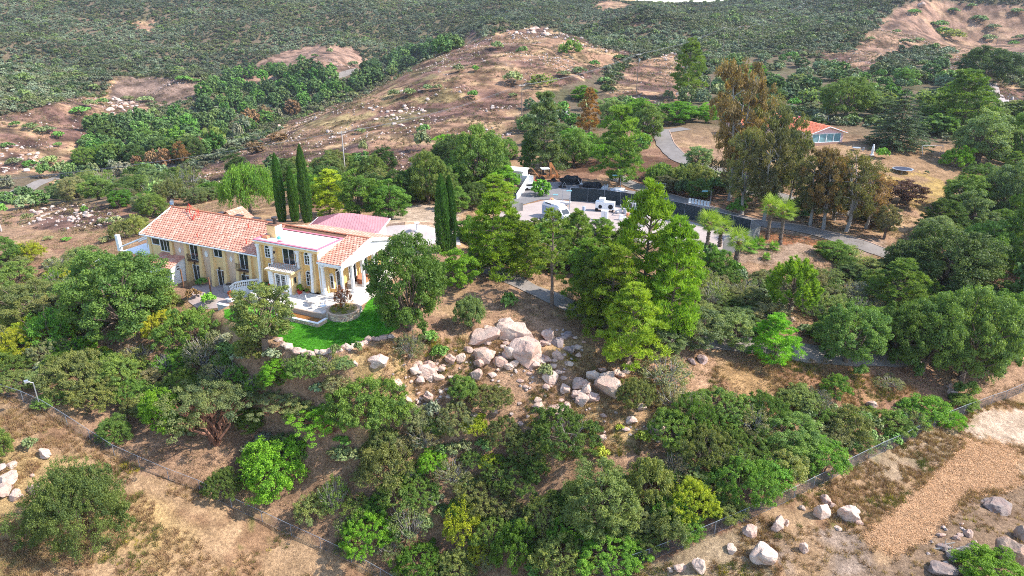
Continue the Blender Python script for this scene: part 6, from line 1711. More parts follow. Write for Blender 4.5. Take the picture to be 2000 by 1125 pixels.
# ------------------------------------------------------------------ chain link fences
M_WIRE = simple('galvanised_wire', (.10, .105, .115), .6, .2, scale=3)
M_POST = simple('galvanised_post', (.30, .32, .36), .5, .4, scale=3)
def zat(x, y): return float(ground(x, y))
def wire_fence(px, height, label, spacing=3.4, world=None, mesh_step=.12, post_mat=None, screen=None, r=.0042, mid=False, name='wire_fence', base=0):
    c = [P(x, y) for x, y in px] if world is None else [Vector((x, y, 0)) for x, y in world]
    root = empty(name, (c[0].x, c[0].y, zat(c[0].x, c[0].y)), label, 'fence'); inv = -root.location
    ds = [0]
    for a, b in zip(c[:-1], c[1:]): ds.append(ds[-1] + math.hypot((b - a).x, (b - a).y))
    L = ds[-1]; X = lambda s: float(np.interp(s, ds, [p.x for p in c])); Y = lambda s: float(np.interp(s, ds, [p.y for p in c]))
    n = int(L / spacing); ss = [L * i / n for i in range(n + 1)]
    gz_ = [zat(X(s), Y(s)) for s in ss]
    Zg = lambda s: float(np.interp(s, ss, gz_))
    pm = MB().tube((0, 0, -.2), (0, 0, height + .04), .035, n=6).mesh('post', post_mat or M_POST)
    for s, z in zip(ss, gz_):
        o = put('post', pm, root); o.location = Vector((X(s), Y(s), z)) + inv
    rl = MB()
    for a, b in zip(ss[:-1], ss[1:]):
        for hh, rr in ((height, .022), (.05, .01)) + (((height * .5, .02),) if mid else ()):
            rl.tube(Vector((X(a), Y(a), Zg(a) + hh)) + inv, Vector((X(b), Y(b), Zg(b) + hh)) + inv, rr, n=5)
    rl.build('rail', post_mat or M_POST, root)
    if screen:
        sm_ = MB()
        for a, b in zip(ss[:-1], ss[1:]):
            p = Vector((X(a), Y(a), Zg(a))) + inv; q = Vector((X(b), Y(b), Zg(b))) + inv; nn = Vector((-(q - p).y, (q - p).x, 0)).normalized() * .03
            K = 4
            for k in range(K):
                u0 = p.lerp(q, k / K) + nn * (1 + .6 * math.sin(k * 2.2 + a)); u1 = p.lerp(q, (k + 1) / K) + nn * (1 + .6 * math.sin((k + 1) * 2.2 + a)); U0 = Vector((0, 0, .06)); U1 = Vector((0, 0, height - .06))
                sm_.hexa([u0 + U0, u1 + U0, u1 + U0 + nn * .2, u0 + U0 + nn * .2], [u0 + U1, u1 + U1, u1 + U1 + nn * .2, u0 + U1 + nn * .2])
            if True:
                sm_.build('screen', screen if not callable(screen) else screen(a / L), root); sm_ = MB()
    else:
        V = []; F = []; k = 0; s = -height
        while s < L:
            for d in (1, -1):
                s0, s1 = (s, s + height) if d == 1 else (s + height, s)
                if min(s0, s1) < 0 or max(s0, s1) > L: continue
                A = Vector((X(s0), Y(s0), Zg(s0) + .05)) + inv; B = Vector((X(s1), Y(s1), Zg(s1) + height - .02)) + inv
                D = (B - A).normalized(); a_ = Vector((D.y, -D.x, 0)); a_ = (a_.normalized() if a_.length > 1e-4 else Vector((1, 0, 0))) * r; b_ = D.cross(a_).normalized() * r
                V += [A + a_, A - a_ * .5 + b_, A - a_ * .5 - b_, B + a_, B - a_ * .5 + b_, B - a_ * .5 - b_]
                F += [(k, k + 1, k + 4, k + 3), (k + 1, k + 2, k + 5, k + 4), (k + 2, k, k + 3, k + 5)]; k += 6
            s += mesh_step
        m = mesh_np('netting', [tuple(v) for v in V], F, [M_WIRE]); o = put('netting', m, root)
    return root
wire_fence([(-60,742),(0,770),(60,790),(110,818),(160,848),(205,880),(260,908),(300,925),(350,945),(405,965),(460,995),(520,1022),(580,1050),(640,1078),(700,1104),(760,1140),(800,1165)], 1.5, 'long galvanised chain link fence crossing the lower left dry field')
wire_fence([(1130,1140),(1200,1118),(1260,1098),(1320,1075),(1390,1045),(1460,1015),(1530,985),(1600,948),(1660,915),(1720,885),(1800,845),(1870,815),(1940,788),(2000,765),(2080,735)], 1.5, 'long galvanised chain link fence crossing the lower right dry field')
# ------------------------------------------------------------------ power poles and lines
M_POLE = simple('weathered_pole', (.20, .15, .12), .9, scale=6, var=.25)
M_POLEG = simple('grey_pole', (.42, .38, .35), .9, scale=6, var=.2)
M_CABLE = simple('aluminium_cable', (.30, .30, .32), .5, .4)
POLES = []
def power_pole(x, yb, yt, label, arm=True, trafo=False, r=.15, mat=None, ry=.6, Y=None):
    p = P(x, yb); Hh = h_to(p, yt)
    root = empty('power_pole', p, label, 'power pole', ry)
    MB().tube((0, 0, -.6), (0, 0, Hh), r * 1.15, r * .75, 10).build('pole', mat or M_POLE, root)
    if arm:
        MB().box(-1.2, -.06, Hh - .55, 1.2, .06, Hh - .42).build('crossarm', M_POLEG, root)
        for k in (-1.1, -.45, 1.1): MB().lathe([(.04, Hh - .42), (.07, Hh - .34), (.07, Hh - .24), (.03, Hh - .2)], k, 0, 8).build('insulator', M_WHITE, root)
    if trafo: MB().lathe([(.1, Hh - 3.1), (.3, Hh - 3.0), (.32, Hh - 2.1), (.1, Hh - 2.0)], .4, -.1, 12).build('transformer', M_CHROME, root)
    c, s = math.cos(ry), math.sin(ry); POLES.append([Vector((p.x + k * c, p.y + k * s, p.z + Hh - .22)) for k in (-1.1, -.45, 1.1)]); return root
power_pole(3, 452, 408, 'leaning grey pole at the far left edge', False, mat=M_POLEG); POLES.pop()
power_pole(675, 344, 256, 'grey wooden pole on the burnt slope behind the mansion', mat=M_POLEG)
power_pole(1019, 240, 164, 'brown wooden pole at the foot of the bare hill')
power_pole(1243, 182, 104, 'wooden pole carrying a grey transformer', trafo=True)
power_pole(1411, 104, 52, 'dark pole left of the paired poles on the scrub slope')
power_pole(1441, 92, 51, 'slanting dark pole just right of its neighbour on the scrub slope')
power_pole(1487, 84, 39, 'dark pole in the middle of the far pole row')
power_pole(1564, 52, 6, 'farthest tall pole of the row on the scrub slope')
power_pole(1384, 196, 148, 'thin pole beside the tall pine', False); POLES.pop()
power_pole(1945, 92, 60, 'pole standing on the bare right hillside', False); POLES.pop()
power_pole(1663, 20, 0, 'small distant pole on the right skyline', False); POLES.pop()
def cable(a, b, sag, label, r=.018):
    m = MB(); pr = a; n = 14
    for i in range(1, n + 1):
        t = i / n; q = a.lerp(b, t) - Vector((0, 0, sag * 4 * t * (1 - t))); m.tube(pr, q, r, n=4, caps=False); pr = q
    tag(m.build('power_line', M_CABLE), label, 'power line', 'overhead power lines')
WN = ('nearer outer', 'middle', 'farther outer'); wl = P(-420, 420); left = [Vector((wl.x - 40 + k, wl.y, -4.0 + 8)) for k in (-1, -.4, 1)]
u, f_, d_ = ray(-300, 372); T0 = 190.0; left = [Vector((u * T0, f_ * T0 + k, H_CAM + d_ * T0)) for k in (-1.2, -.4, 1.2)]
for k in range(3): cable(left[k], POLES[0][k], 2.2, '%s power line running left from the pole behind the mansion' % WN[k])
nm = ['first and second', 'second and third', 'third and fourth', 'fourth and fifth', 'fifth and sixth', 'sixth and seventh']
for i in range(6):
    for k in range(3): cable(POLES[i][k], POLES[i + 1][k], 1.6, '%s power line strung between the %s poles' % (WN[k], nm[i]), r=.015)
# ------------------------------------------------------------------ palms
def palm_meshes(fr=22, L=1.9, seed=0, skirt=16):
    random.seed(seed); lv = Leaves(); g = RNG
    def fan(org, d, up, LL, t):
        d = d.normalized(); side = d.cross(Vector((0, 0, 1))).normalized(); nn = side.cross(d).normalized(); stem = org + d * LL * .5
        n = 17; cen = []; Ls = []; Ws = []; ts = []
        for k in range(n):
            a = (k / (n - 1) - .5) * 3.5; dr = (d * math.cos(a) + side * math.sin(a)); dr = (dr - Vector((0, 0, .22 + .2 * abs(a)))).normalized(); l = LL * (.62 - .06 * abs(a))
            cen.append(stem + dr * l * .5); Ls.append(dr * l * .5); Ws.append(dr.cross(nn).normalized() * .05); ts.append(t + random.uniform(-.15, .15))
        lv._push(np.array(cen), np.array(Ls), np.array(Ws), np.clip(ts, 0, 1))
        lv._push(np.array([org + d * LL * .25]), np.array([d * LL * .25]), np.array([side * .03]), np.array([.8]))
    for i in range(fr):
        a = i * 2.4; e = 1.25 - 1.75 * (i / fr); fan(Vector((0, 0, 0)), Vector((math.cos(a) * math.cos(e), math.sin(a) * math.cos(e), math.sin(e))), 0, L * random.uniform(.85, 1.1), .75 - .5 * i / fr)
    return lv.mesh('fronds', M_LEAF)
pf = palm_meshes(); ps_ = palm_meshes(20, 1.5, 3)
def palm(x, yb, yt, label, fsc=1.0, r=.28, lean=(0, 0)):
    p = P(x, yb); Hh = h_to(p, yt) - .9; root = empty('palm_tree', p, label, 'palm tree', 0, None); tk = MB(); random.seed(int(x)); n = 14
    top = Vector((lean[0], lean[1], max(Hh - 1.0 * fsc, .4)))
    for k in range(n):
        a = top * (k / n); b = top * ((k + 1) / n); rr = r * (1.25 - .5 * k / n) * (1.12 if k % 2 else .92); tk.tube(a - Vector((0, 0, .3 if k == 0 else 0)), b, rr * 1.1, rr * .92, 9)
    for k in range(int(70)):   # stubs of old leaves
        t = random.random(); a = random.uniform(0, 6.28); c = top * t; rr = r * (1.2 - .5 * t); tk.tube(c + Vector((math.cos(a) * rr, math.sin(a) * rr, 0)), c + Vector((math.cos(a) * (rr + .16), math.sin(a) * (rr + .16), .2)), .05, .02, 4)
    tk.build('trunk', M_BARK, root); c = put('fronds', pf, root); c.location = top; c.scale = (fsc * 1.3,) * 3; c.color = (.20, .30, .05, 1); c.rotation_euler = (0, 0, random.uniform(0, 6))
    sk = Leaves(); g = RNG; m_ = 130; a = g.uniform(0, 6.283, m_); zz = g.uniform(-1.2, -.1, m_) * fsc; rr = .3 * fsc + g.uniform(0, .25, m_)
    cen = np.stack([np.cos(a) * rr + top.x, np.sin(a) * rr + top.y, zz + top.z], 1); dr = np.stack([np.cos(a) * .3, np.sin(a) * .3, -np.ones(m_)], 1) * .3; sk._push(cen, dr, np.stack([-np.sin(a), np.cos(a), np.zeros(m_)], 1) * .05, g.uniform(0, .8, m_))
    o = put('dead_skirt', sk.mesh('dead_skirt', M_LEAF), root); o.color = (.34, .24, .11, 1); return root
palm(1498, 468, 383, 'left palm of the two tall palms by the lane'); palm(1523, 478, 392, 'right palm of the two tall palms by the lane')
palm(1379, 500, 412, 'tall palm left of the three at the court corner'); palm(1405, 482, 422, 'middle palm of the three at the court corner'); palm(1437, 522, 447, 'stout palm right of the three at the court corner', r=.4)
def small_palm(x, yb, w, label):
    p = P(x, yb); s = wid(p, w) / 3.0; root = empty('fan_palm', p, label, 'palm tree'); MB().tube((0, 0, -.2), (0, 0, .7 * s), .3 * s, .22 * s, 8).build('trunk', M_BARK, root); c = put('fronds', ps_, root); c.location = (0, 0, .8 * s); c.scale = (s,) * 3; c.color = (.14, .30, .04, 1)
small_palm(1463, 492, 38, 'low fan palm just right of the stout palm'); small_palm(1481, 484, 34, 'low fan palm between the stout palm and the lane'); small_palm(1511, 488, 26, 'smallest fan palm at the foot of the two tall palms'); small_palm(1496, 506, 20, 'tiny fan palm below the others by the dirt patch')
# prickly pear
random.seed(9); pp = P(992, 600); root = empty('prickly_pear', pp, 'bright green prickly pear cactus behind the boulder pile', 'cactus'); pad = MB().lathe([(.02, 0), (.13, .08), (.2, .25), (.17, .42), (.03, .5)], 0, 0, 10).mesh('pad', simple('cactus_green', (.14, .27, .06), .6)); 
for k in range(34):
    o = put('pad', pad, root); a = random.uniform(0, 6.28); rr = random.uniform(0, .9); o.location = (math.cos(a) * rr, math.sin(a) * rr, random.uniform(0, 1.3)); o.scale = (1.1, .25, 1.1); o.rotation_euler = (random.uniform(-.6, .6), random.uniform(-.5, .5), random.uniform(0, 3))
# ------------------------------------------------------------------ yard with the fenced court
Z0 = -3.3
def yard_obj(name, x, y, label, cat, rz=0): return empty(name, (x, y, zat(x, y) + .07), label, cat, rz)
wire_fence(None, 3.0, 'tall court fence hung with dark screens along the lane', 3.6, [(12.5, 145.2), (17.4, 144.6), (24.5, 140.5), (33.5, 133.0), (43.2, 121.5)], screen=lambda f: (M_SCREENG if f < .0 else M_SCREEN), name='court_fence')
wire_fence(None, 3.0, 'end fence of the court with a sagging grey screen by the palms', 3.2, [(43.3, 121.3), (43.6, 117.5), (39.0, 113.2), (35.2, 110.6)], screen=M_SCREENG, name='court_fence')
wire_fence(None, 3.0, 'open green framed side of the court beside the young tree', 2.6, [(12.4, 145.0), (11.9, 139.5), (11.5, 136.5)], name='court_fence', mesh_step=.16, mid=True)
wire_fence(None, 1.9, 'rusty wire fence along the near side of the yard below the van', 3.4, [(11.0, 127.2), (15.2, 122.4), (20.5, 118.5), (26, 115), (33, 110)], name='yard_fence', mesh_step=.2, mid=True, post_mat=simple('rusty_post', (.22, .16, .13), .8))
# van
M_VANW = simple('van_white', (.80, .79, .78), .35, scale=1, var=.03); M_CURT = simple('grey_blue_panel', (.34, .40, .50), .6, scale=3, var=.15)
v = yard_obj('van', 8.9, 132.3, 'white high roofed van parked nose outwards by the yard entrance', 'van', math.atan2(-.75, .66))
b = MB(); b.prism([(-3.3, .45), (2.9, .45), (3.35, .55), (3.4, 1.05), (2.5, 1.35), (1.75, 2.15), (1.3, 2.55), (-3.1, 2.75), (-3.35, 2.3)], 'y', -1.05, 1.05); b.build('body', M_VANW, v)
MB().prism([(-3.2, 2.7), (1.35, 2.56), (1.0, 2.95), (-2.9, 3.05)], 'y', -.85, .85).build('high_roof', M_VANW, v)
MB().hexa([(2.46, -.92, 1.42), (2.52, -.92, 1.40), (2.52, .92, 1.40), (2.46, .92, 1.42)], [(1.76, -.8, 2.16), (1.84, -.8, 2.14), (1.84, .8, 2.14), (1.76, .8, 2.16)]).build('windscreen', M_GLASS, v)
for s in (-1, 1):
    MB().prism([(.9, 1.45), (2.2, 1.45), (1.65, 2.05), (.9, 2.05)], 'y', s * 1.05, s * 1.075).build('side_window', M_GLASS, v); MB().prism([(-3.2, .7), (.5, .7), (.5, 2.3), (-3.2, 2.3)], 'y', s * 1.05, s * 1.08).build('side_panel', M_CURT, v)
    MB().prism([(-2.6, 2.72), (-.9, 2.68), (-1.0, 2.9), (-2.5, 2.94)], 'y', s * .85, s * .87).build('roof_window', M_GLASS, v)
    for x in (-2.1, 2.2):
        w_ = MB().tube((x, s * .85, .36), (x, s * 1.08, .36), .36, n=16).build('wheel', M_BLACK, v); MB().tube((x, s * 1.08, .36), (x, s * 1.10, .36), .2, n=12).build('rim', M_CHROME, w_)
    MB().box(3.3, s * .9 - .15, .8, 3.43, s * .9 + .15, 1.0).build('headlight', M_GLASS, v)
MB().box(3.36, -.55, .62, 3.43, .55, .98).build('grille', M_BLACK, v); MB().box(3.3, -1.0, .38, 3.5, 1.0, .58).build('bumper', M_CHROME, v)
# car
cpos = (4.6, 155.2); c = yard_obj('car', *cpos, 'small white car parked beside the white yard wall', 'car', .1)
MB().prism([(-2.0, .35), (2.05, .35), (2.1, .75), (1.1, .95), (-1.7, 1.0), (-2.1, .8)], 'y', -.85, .85).build('body', M_VANW, c)
MB().prism([(-1.6, .97), (.95, .94), (.35, 1.4), (-1.1, 1.42)], 'y', -.74, .74).build('cabin', M_GLASS, c); MB().box(-1.05, -.72, 1.40, .35, .72, 1.46).build('roof', M_VANW, c)
for s in (-1, 1):
    for x in (-1.3, 1.35): MB().tube((x, s * .7, .32), (x, s * .88, .32), .32, n=14).build('wheel', M_BLACK, c)
    MB().box(2.0, s * .6 - .15, .6, 2.12, s * .6 + .15, .75).build('headlight', M_AGED, c)
# white site office
of = yard_obj('site_office', .8, 162.0, 'narrow white cabin with tall windows at the back left of the yard', 'cabin', -.35)
MB().box(-2.4, -1.8, -1, 2.4, 1.8, 3.0).build('wall', M_WHITE, of); MB().box(-2.7, -2.1, 3.0, 2.7, 2.1, 3.25).build('roof', M_FLAT, of)
for x in (-1.6, -.2, .7, 1.6): o = MB().box(x - .3, -1.88, .6, x + .3, -1.8, 2.5).build('window', M_WHITE, of); MB().box(x - .2, -1.9, .7, x + .2, -1.88, 2.4).build('pane', M_GLASS if x != -.2 else M_TERRA, o)
o = MB().hexa([(3.9, 159.4, -3.5), (4.15, 159.4, -3.5), (1.2, 147.0, -3.5), (.9, 147.0, -3.5)], [(3.9, 159.4, -.7), (4.15, 159.4, -.7), (1.2, 147.0, -2.2), (.9, 147.0, -2.2)]).build('yard_wall', M_WHITE); tag(o, 'bright white wall stepping down along the left side of the yard', 'wall')
o = MB().box(-1.3, -.1, 0, 1.3, .1, 2.6).build('white_board', M_WHITE); o.location = (3.6, 158.2, Z0); o.rotation_euler = (0, 0, -.2); tag(o, 'big blank white board leaning by the yard wall', 'board')
for i, (x, y) in enumerate(((2.0, 152.5), (2.6, 157.4), (5.6, 161.6))):
    r = yard_obj('red_tool', x, y, ('red hand machine at the near end of the yard wall', 'red hand machine in the middle of the yard wall', 'red hand machine behind the small white car')[i], 'machine', i * 1.1)
    MB().box(-.3, -.25, .1, .3, .25, .6).build('motor', M_RED, r); MB().tube((.2, 0, .5), (.7, 0, 1.2), .04).tube((-.25, 0, .3), (-.5, 0, 0), .04).build('handle', M_RED, r); MB().tube((0, -.3, .15), (0, .3, .15), .16, n=10).build('roller', M_BLACK, r)
# backhoe
bh = yard_obj('backhoe', 7.8, 163.2, 'orange backhoe with raised boom and white canopy at the back of the yard', 'backhoe', .2)
MB().box(-1.2, -.7, .7, 1.6, .7, 1.5).box(1.6, -.5, .8, 2.6, .5, 1.4).build('chassis', M_ORANGE, bh); MB().box(-1.0, -.9, 3.0, 1.0, .9, 3.14).build('canopy', M_WHITE, bh)
m = MB()
for x in (-.9, .9):
    for y in (-.8, .8): m.box(x - .05, y - .05, 1.4, x + .05, y + .05, 3.0)
m.build('canopy_post', M_IRON, bh); MB().box(-.4, -.35, 1.4, .3, .35, 1.9).box(-.5, -.35, 1.9, -.35, .35, 2.5).build('seat', M_BLACK, bh)
for s in (-1, 1):
    MB().tube((-.9, s * .7, .7), (-.9, s * 1.1, .7), .7, n=16).build('wheel', M_BLACK, bh); MB().tube((2.0, s * .6, .45), (2.0, s * .9, .45), .45, n=14).build('wheel', M_BLACK, bh)
m = MB(); m.hexa([(1.3, -.2, 1.2), (1.7, -.2, 1.2), (1.7, .2, 1.2), (1.3, .2, 1.2)], [(1.0, -.18, 4.3), (1.4, -.18, 4.4), (1.4, .18, 4.4), (1.0, .18, 4.3)]); m.hexa([(1.05, -.15, 4.1), (1.45, -.15, 4.5), (1.45, .15, 4.5), (1.05, .15, 4.1)], [(2.9, -.12, 1.6), (3.15, -.12, 1.75), (3.15, .12, 1.75), (2.9, .12, 1.6)]); m.build('boom', M_ORANGE, bh)
MB().prism([(2.7, .5), (3.4, .4), (3.6, 1.0), (3.1, 1.7), (2.8, 1.5)], 'y', -.35, .35).build('bucket', M_ORANGE, bh); MB().prism([(-2.2, .2), (-1.5, .3), (-1.4, 1.0), (-2.0, 1.0)], 'y', -.95, .95).build('loader_bucket', M_IRON, bh); MB().tube((-1.4, .6, 1.0), (-3.0, .6, 3.0), .07).tube((-1.4, -.6, 1.0), (-3.0, -.6, 3.0), .07).build('lift_arm', M_ORANGE, bh)
# water trailer and tarped heap behind the court
random.seed(4)
def heap(x, y, w, d, h, mat, label, cat='covered heap', seed=1, name='covered_heap'):
    bm = bmesh.new(); bmesh.ops.create_icosphere(bm, subdivisions=4, radius=1); g = np.random.default_rng(seed); V = np.array([q.co[:] for q in bm.verts])
    for f, a in ((1.3, .35), (3.5, .16), (8, .06)): V *= (1 + a * (vnoise(V[:, 0] * f + seed, V[:, 1] * f + V[:, 2] * f * 1.7, seed) - .5) * 2)[:, None]
    for q, cc in zip(bm.verts, V): q.co = (cc[0] * w / 2, cc[1] * d / 2, max(-.1, cc[2] * h))
    m = bpy.data.meshes.new(name); bm.to_mesh(m); bm.free(); m.materials.append(mat); m.polygons.foreach_set('use_smooth', [True] * len(m.polygons)); o = put(name, m); o.location = (x, y, zat(x, y)); return tag(o, label, cat)
heap(13.4, 160.5, 5.5, 3, 1.7, M_BLACK, 'long black tarpaulin covered heap behind the court', seed=3); heap(18.5, 157.5, 4, 2.5, 1.4, M_BLACK, 'second black covered heap right of the long one', seed=5); heap(23.8, 153.4, 4.2, 2.2, .9, M_CHROME, 'grey tarpaulin bundle behind the court fence', seed=7)
def junk(x, y, label, mat, n, s, seed, cat='scrap', name='scrap_pile'):
    random.seed(seed); r = yard_obj(name, x, y, label, cat)
    for k in range(n):
        m = MB(); w_, d, h = [random.uniform(.2, 1.0) * s for _ in range(3)]; cx, cy = random.uniform(-s, s), random.uniform(-s, s) * .7; z = random.uniform(0, .5) * s if k > n // 2 else 0; t = random.uniform(-.5, .5)
        m.hexa([(cx - w_ / 2, cy - d / 2, z), (cx + w_ / 2, cy - d / 2, z), (cx + w_ / 2, cy + d / 2, z), (cx - w_ / 2, cy + d / 2, z)], [(cx - w_ / 2 + t * .2, cy - d / 2, z + h), (cx + w_ / 2 + t * .2, cy - d / 2, z + h * .9), (cx + w_ / 2 + t * .2, cy + d / 2, z + h * .9), (cx - w_ / 2 + t * .2, cy + d / 2, z + h)]); m.build('crate', mat, r)
        if k % 3 == 0: MB().tube((cx, cy, 0), (cx + random.uniform(-1, 1), cy + random.uniform(-.5, .5), h + s), .04).build('bar', M_AGED, r)
    return r
junk(16.3, 158.2, 'white and grey odds and ends before the black heap', M_AGED, 6, .9, 1); junk(21.3, 155.6, 'pale scrap beside the second black heap', M_AGED, 6, .8, 2)
# white machine frames on the court
mf = yard_obj('machine', 18.9, 137.6, 'bulky white machine with rounded cut outs standing on the court', 'machine', -.3)
MB().box(-1.9, -.7, .5, 1.9, .7, 2.0).build('cabinet', M_WHITE, mf); MB().box(-1.2, -.6, 2.0, -.1, .6, 2.7).build('hopper', M_WHITE, mf); MB().tube((-.9, -.72, 1.0), (-.9, -.6, 1.0), .38, n=16).tube((1.2, -.72, 1.1), (1.2, -.6, 1.1), .5, n=16).build('opening', M_BLACK, mf)
for x in (-1.6, 0, 1.6): MB().box(x - .12, -.6, 0, x + .12, .6, .5).build('foot', M_IRON, mf)
MB().tube((-1.6, -.9, .35), (-1.6, -.7, .35), .35, n=12).build('wheel', M_BLACK, mf)
wb = yard_obj('white_cabinet', 18.0, 131.2, 'tall plain white cabinet alone in the middle of the court', 'cabinet', -.25); MB().box(-.62, -.5, .05, .62, .5, 1.85).build('cabinet_body', M_WHITE, wb); MB().box(-.66, -.54, 1.85, .66, .54, 1.93).build('lid', M_WHITE, wb); MB().box(.0, -.515, .1, .02, -.5, 1.8).build('door_gap', M_IRON, wb)
tf_ = yard_obj('steel_frame', 25.0, 134.2, 'white steel box frame with glazed panels on the court', 'frame', -.42); m = MB()
for x in (-2.2, -.9, 1.2, 2.4):
    for y in (-.9, .9): m.box(x - .07, y - .07, 0, x + .07, y + .07, 2.6)
for y in (-.9, .9): m.box(-2.27, y - .07, 2.6, 2.47, y + .07, 2.74); m.box(-2.27, y - .06, 1.0, 2.47, y + .06, 1.12)
for x in (-2.2, 2.4): m.box(x - .07, -.9, 2.6, x + .07, .9, 2.73)
m.build('frame_bars', M_WHITE, tf_); MB().box(-2.1, .86, 1.12, -1.0, .9, 2.55).box(1.3, .86, 1.12, 2.3, .9, 2.55).build('panel', M_GLASS, tf_); MB().prism([(-1.4, .3), (2.0, .3), (1.6, 1.5), (-.4, 1.7), (-1.2, 1.2)], 'y', -.6, .6).build('motor_hood', M_CURT, tf_)
junk(21.9, 136.2, 'dark and white machine parts left of the steel frame', M_AGED, 8, .9, 5, 'machine parts', 'machine_parts'); junk(21.5, 131.8, 'white table frames heaped before the steel frame', M_WHITE, 5, .8, 6, 'tables', 'table_frames')
tr_ = yard_obj('boat_trailer', 10.0, 141.8, 'rusty red and white trailer with junk beside the young tree', 'trailer', -.35); MB().prism([(-1.8, .5), (1.9, .45), (2.3, .9), (-1.8, .95)], 'y', -.7, .7).build('tub', M_AGED, tr_); MB().box(-2.6, -.08, .4, 2.0, .08, .5).build('drawbar', M_WOOD, tr_); MB().tube((-1.9, -.5, .9), (-1.9, .5, .9), .5, n=12).build('drum', M_TERRA, tr_)
for s in (-1, 1): MB().tube((0, s * .65, .35), (0, s * .85, .35), .35, n=12).build('wheel', M_BLACK, tr_)
junk(28.5, 132.6, 'rusty scrap right of the steel frame', M_ORANGE, 5, .6, 31); junk(24.0, 127.0, 'grey crates in the middle of the court', M_AGED, 5, .7, 32); junk(11.5, 157.0, 'dark parts on the asphalt before the long heap', M_IRON, 6, .7, 33); junk(31.0, 128.0, 'blue grey boxes near the court screen', M_CURT, 5, .7, 34)
for i, (x, y) in enumerate(((14.6, 137.8), (22.8, 133.0), (15.6, 156.2))):
    o = yard_obj('oil_drum', x, y, ('blue grey drum beside the bulky white machine', 'rusty drum before the machine parts', 'dark drum on the asphalt before the heaps')[i], 'drum'); MB().lathe([(.28, 0), (.3, .03), (.3, .4), (.31, .43), (.3, .46), (.3, .86), (.28, .9)], 0, 0, 14).build('drum_body', (M_CURT, M_TERRA, M_IRON)[i], o)
# black bags and bits near the gate by the van
junk(5.3, 130.2, 'dark bags and a white pot heaped behind the van', M_BLACK, 6, .7, 8, 'bags', 'bag_heap')
bd = yard_obj('curved_barrier', 3.0, 135.5, 'curved grey sheet barrier at the entrance of the yard', 'barrier'); m = MB()
for i in range(8):
    a0, a1 = [1.9 + q * .22 for q in (i, i + 1)]; m.hexa([(2.4 * math.cos(a0), 2.4 * math.sin(a0), 0), (2.45 * math.cos(a0), 2.45 * math.sin(a0), 0), (2.45 * math.cos(a1), 2.45 * math.sin(a1), 0), (2.4 * math.cos(a1), 2.4 * math.sin(a1), 0)], [(2.4 * math.cos(a0), 2.4 * math.sin(a0), 1.7), (2.45 * math.cos(a0), 2.45 * math.sin(a0), 1.7), (2.45 * math.cos(a1), 2.45 * math.sin(a1), 1.7), (2.4 * math.cos(a1), 2.4 * math.sin(a1), 1.7)])
m.build('barrier_sheet', M_SCREENG, bd)
# lamps
def lamp(x, yb, yt, d, label):
    p = P(x, yb); Hh = h_to(p, yt); r = empty('lamp_post', p, label, 'lamp post'); MB().tube((0, 0, -.2), (0, 0, Hh), .07, .05, 8).tube((0, 0, Hh), (d * 1.0, 0, Hh - .02), .035).build('pole', M_CHROME, r); MB().box(min(d * .8, d * 1.9), -.22, Hh - .14, max(d * .8, d * 1.9), .22, Hh + .04).build('lamp_head', simple('lamp_teal', (.20, .42, .45), .4), r)
lamp(1386, 408, 373, -1, 'teal headed lamp post beside the row of white chairs'); lamp(1297, 388, 358, -1, 'teal headed lamp post behind the lime pine'); lamp(1211, 374, 342, -1, 'teal headed lamp post at the back of the court'); lamp(1098, 402, 372, 1, 'teal headed lamp post at the open corner of the court'); lamp(1072, 395, 380, 1, 'short bare lamp pole beside the boat trailer')
# white chairs in a row behind the court screen
for i in range(7):
    x, y = P(1347 + i * 6, 401 + i * 1.1).xy; c = empty('white_chair', (x, y, zat(x, y) + .1), '', 'chair'); 
    c['label'] = '%s white chair counted from left in the row behind the court' % ('first', 'second', 'third', 'fourth', 'fifth', 'sixth', 'seventh')[i]; c['group'] = 'white chairs in a row behind the court'
    MB().box(-.25, -.25, .42, .25, .25, .47).build('seat', M_WHITE, c); MB().box(-.25, .22, .47, .25, .28, 1.4).build('backrest', M_WHITE, c)
    for a, b_ in ((-1, -1), (1, -1), (1, 1), (-1, 1)): MB().box(a * .22 - .02, b_ * .22 - .02, 0, a * .22 + .02, b_ * .22 + .02, .42).build('leg', M_WHITE, c)
# retaining strip, pale car roof seen through the pines
heap(27.5, 118.5, 5.0, 2.2, 1.3, M_WHITE, 'white covered boat just visible between the pines', 'boat cover', seed=12, name='boat_cover')
# ------------------------------------------------------------------ second house
h2 = empty('bungalow', (82.0, 183.6, 0), 'low pink house with orange tile roof behind the eucalyptus', 'house', R_(14))
# local: x along the gable front (left to right), y back
gz2 = zat(84, 184); bz = gz2 + .2
MB().prism([(-4.9, bz - 1), (4.9, bz - 1), (4.9, bz + 2.7), (0, bz + 4.2), (-4.9, bz + 2.7)], 'y', 0, 24).build('wall', simple('pink_stucco', (.66, .42, .40), .9), h2)
m = MB(); m.prism([(-5.7, bz + 2.55), (0, bz + 4.3), (5.7, bz + 2.55), (5.7, bz + 2.7), (0, bz + 4.5), (-5.7, bz + 2.7)], 'y', -.8, 24.8); rf2 = m.build('roof', M_WHITE, h2)
tiles('roof_tiles', rf2, (-5.75, 24.8, bz + 2.72), (0, -25.6, 0), (5.75, 0, 1.8), 52, 14, M_TILE2, seed=20, drop=.08); tiles('roof_tiles', rf2, (5.75, -.8, bz + 2.72), (0, 25.6, 0), (-5.75, 0, 1.8), 52, 14, M_TILE2, seed=21, drop=.08)
M_SKYG = simple('pale_window_glass', (.16, .30, .32), .12, scale=.5, var=.3, spec=.8)
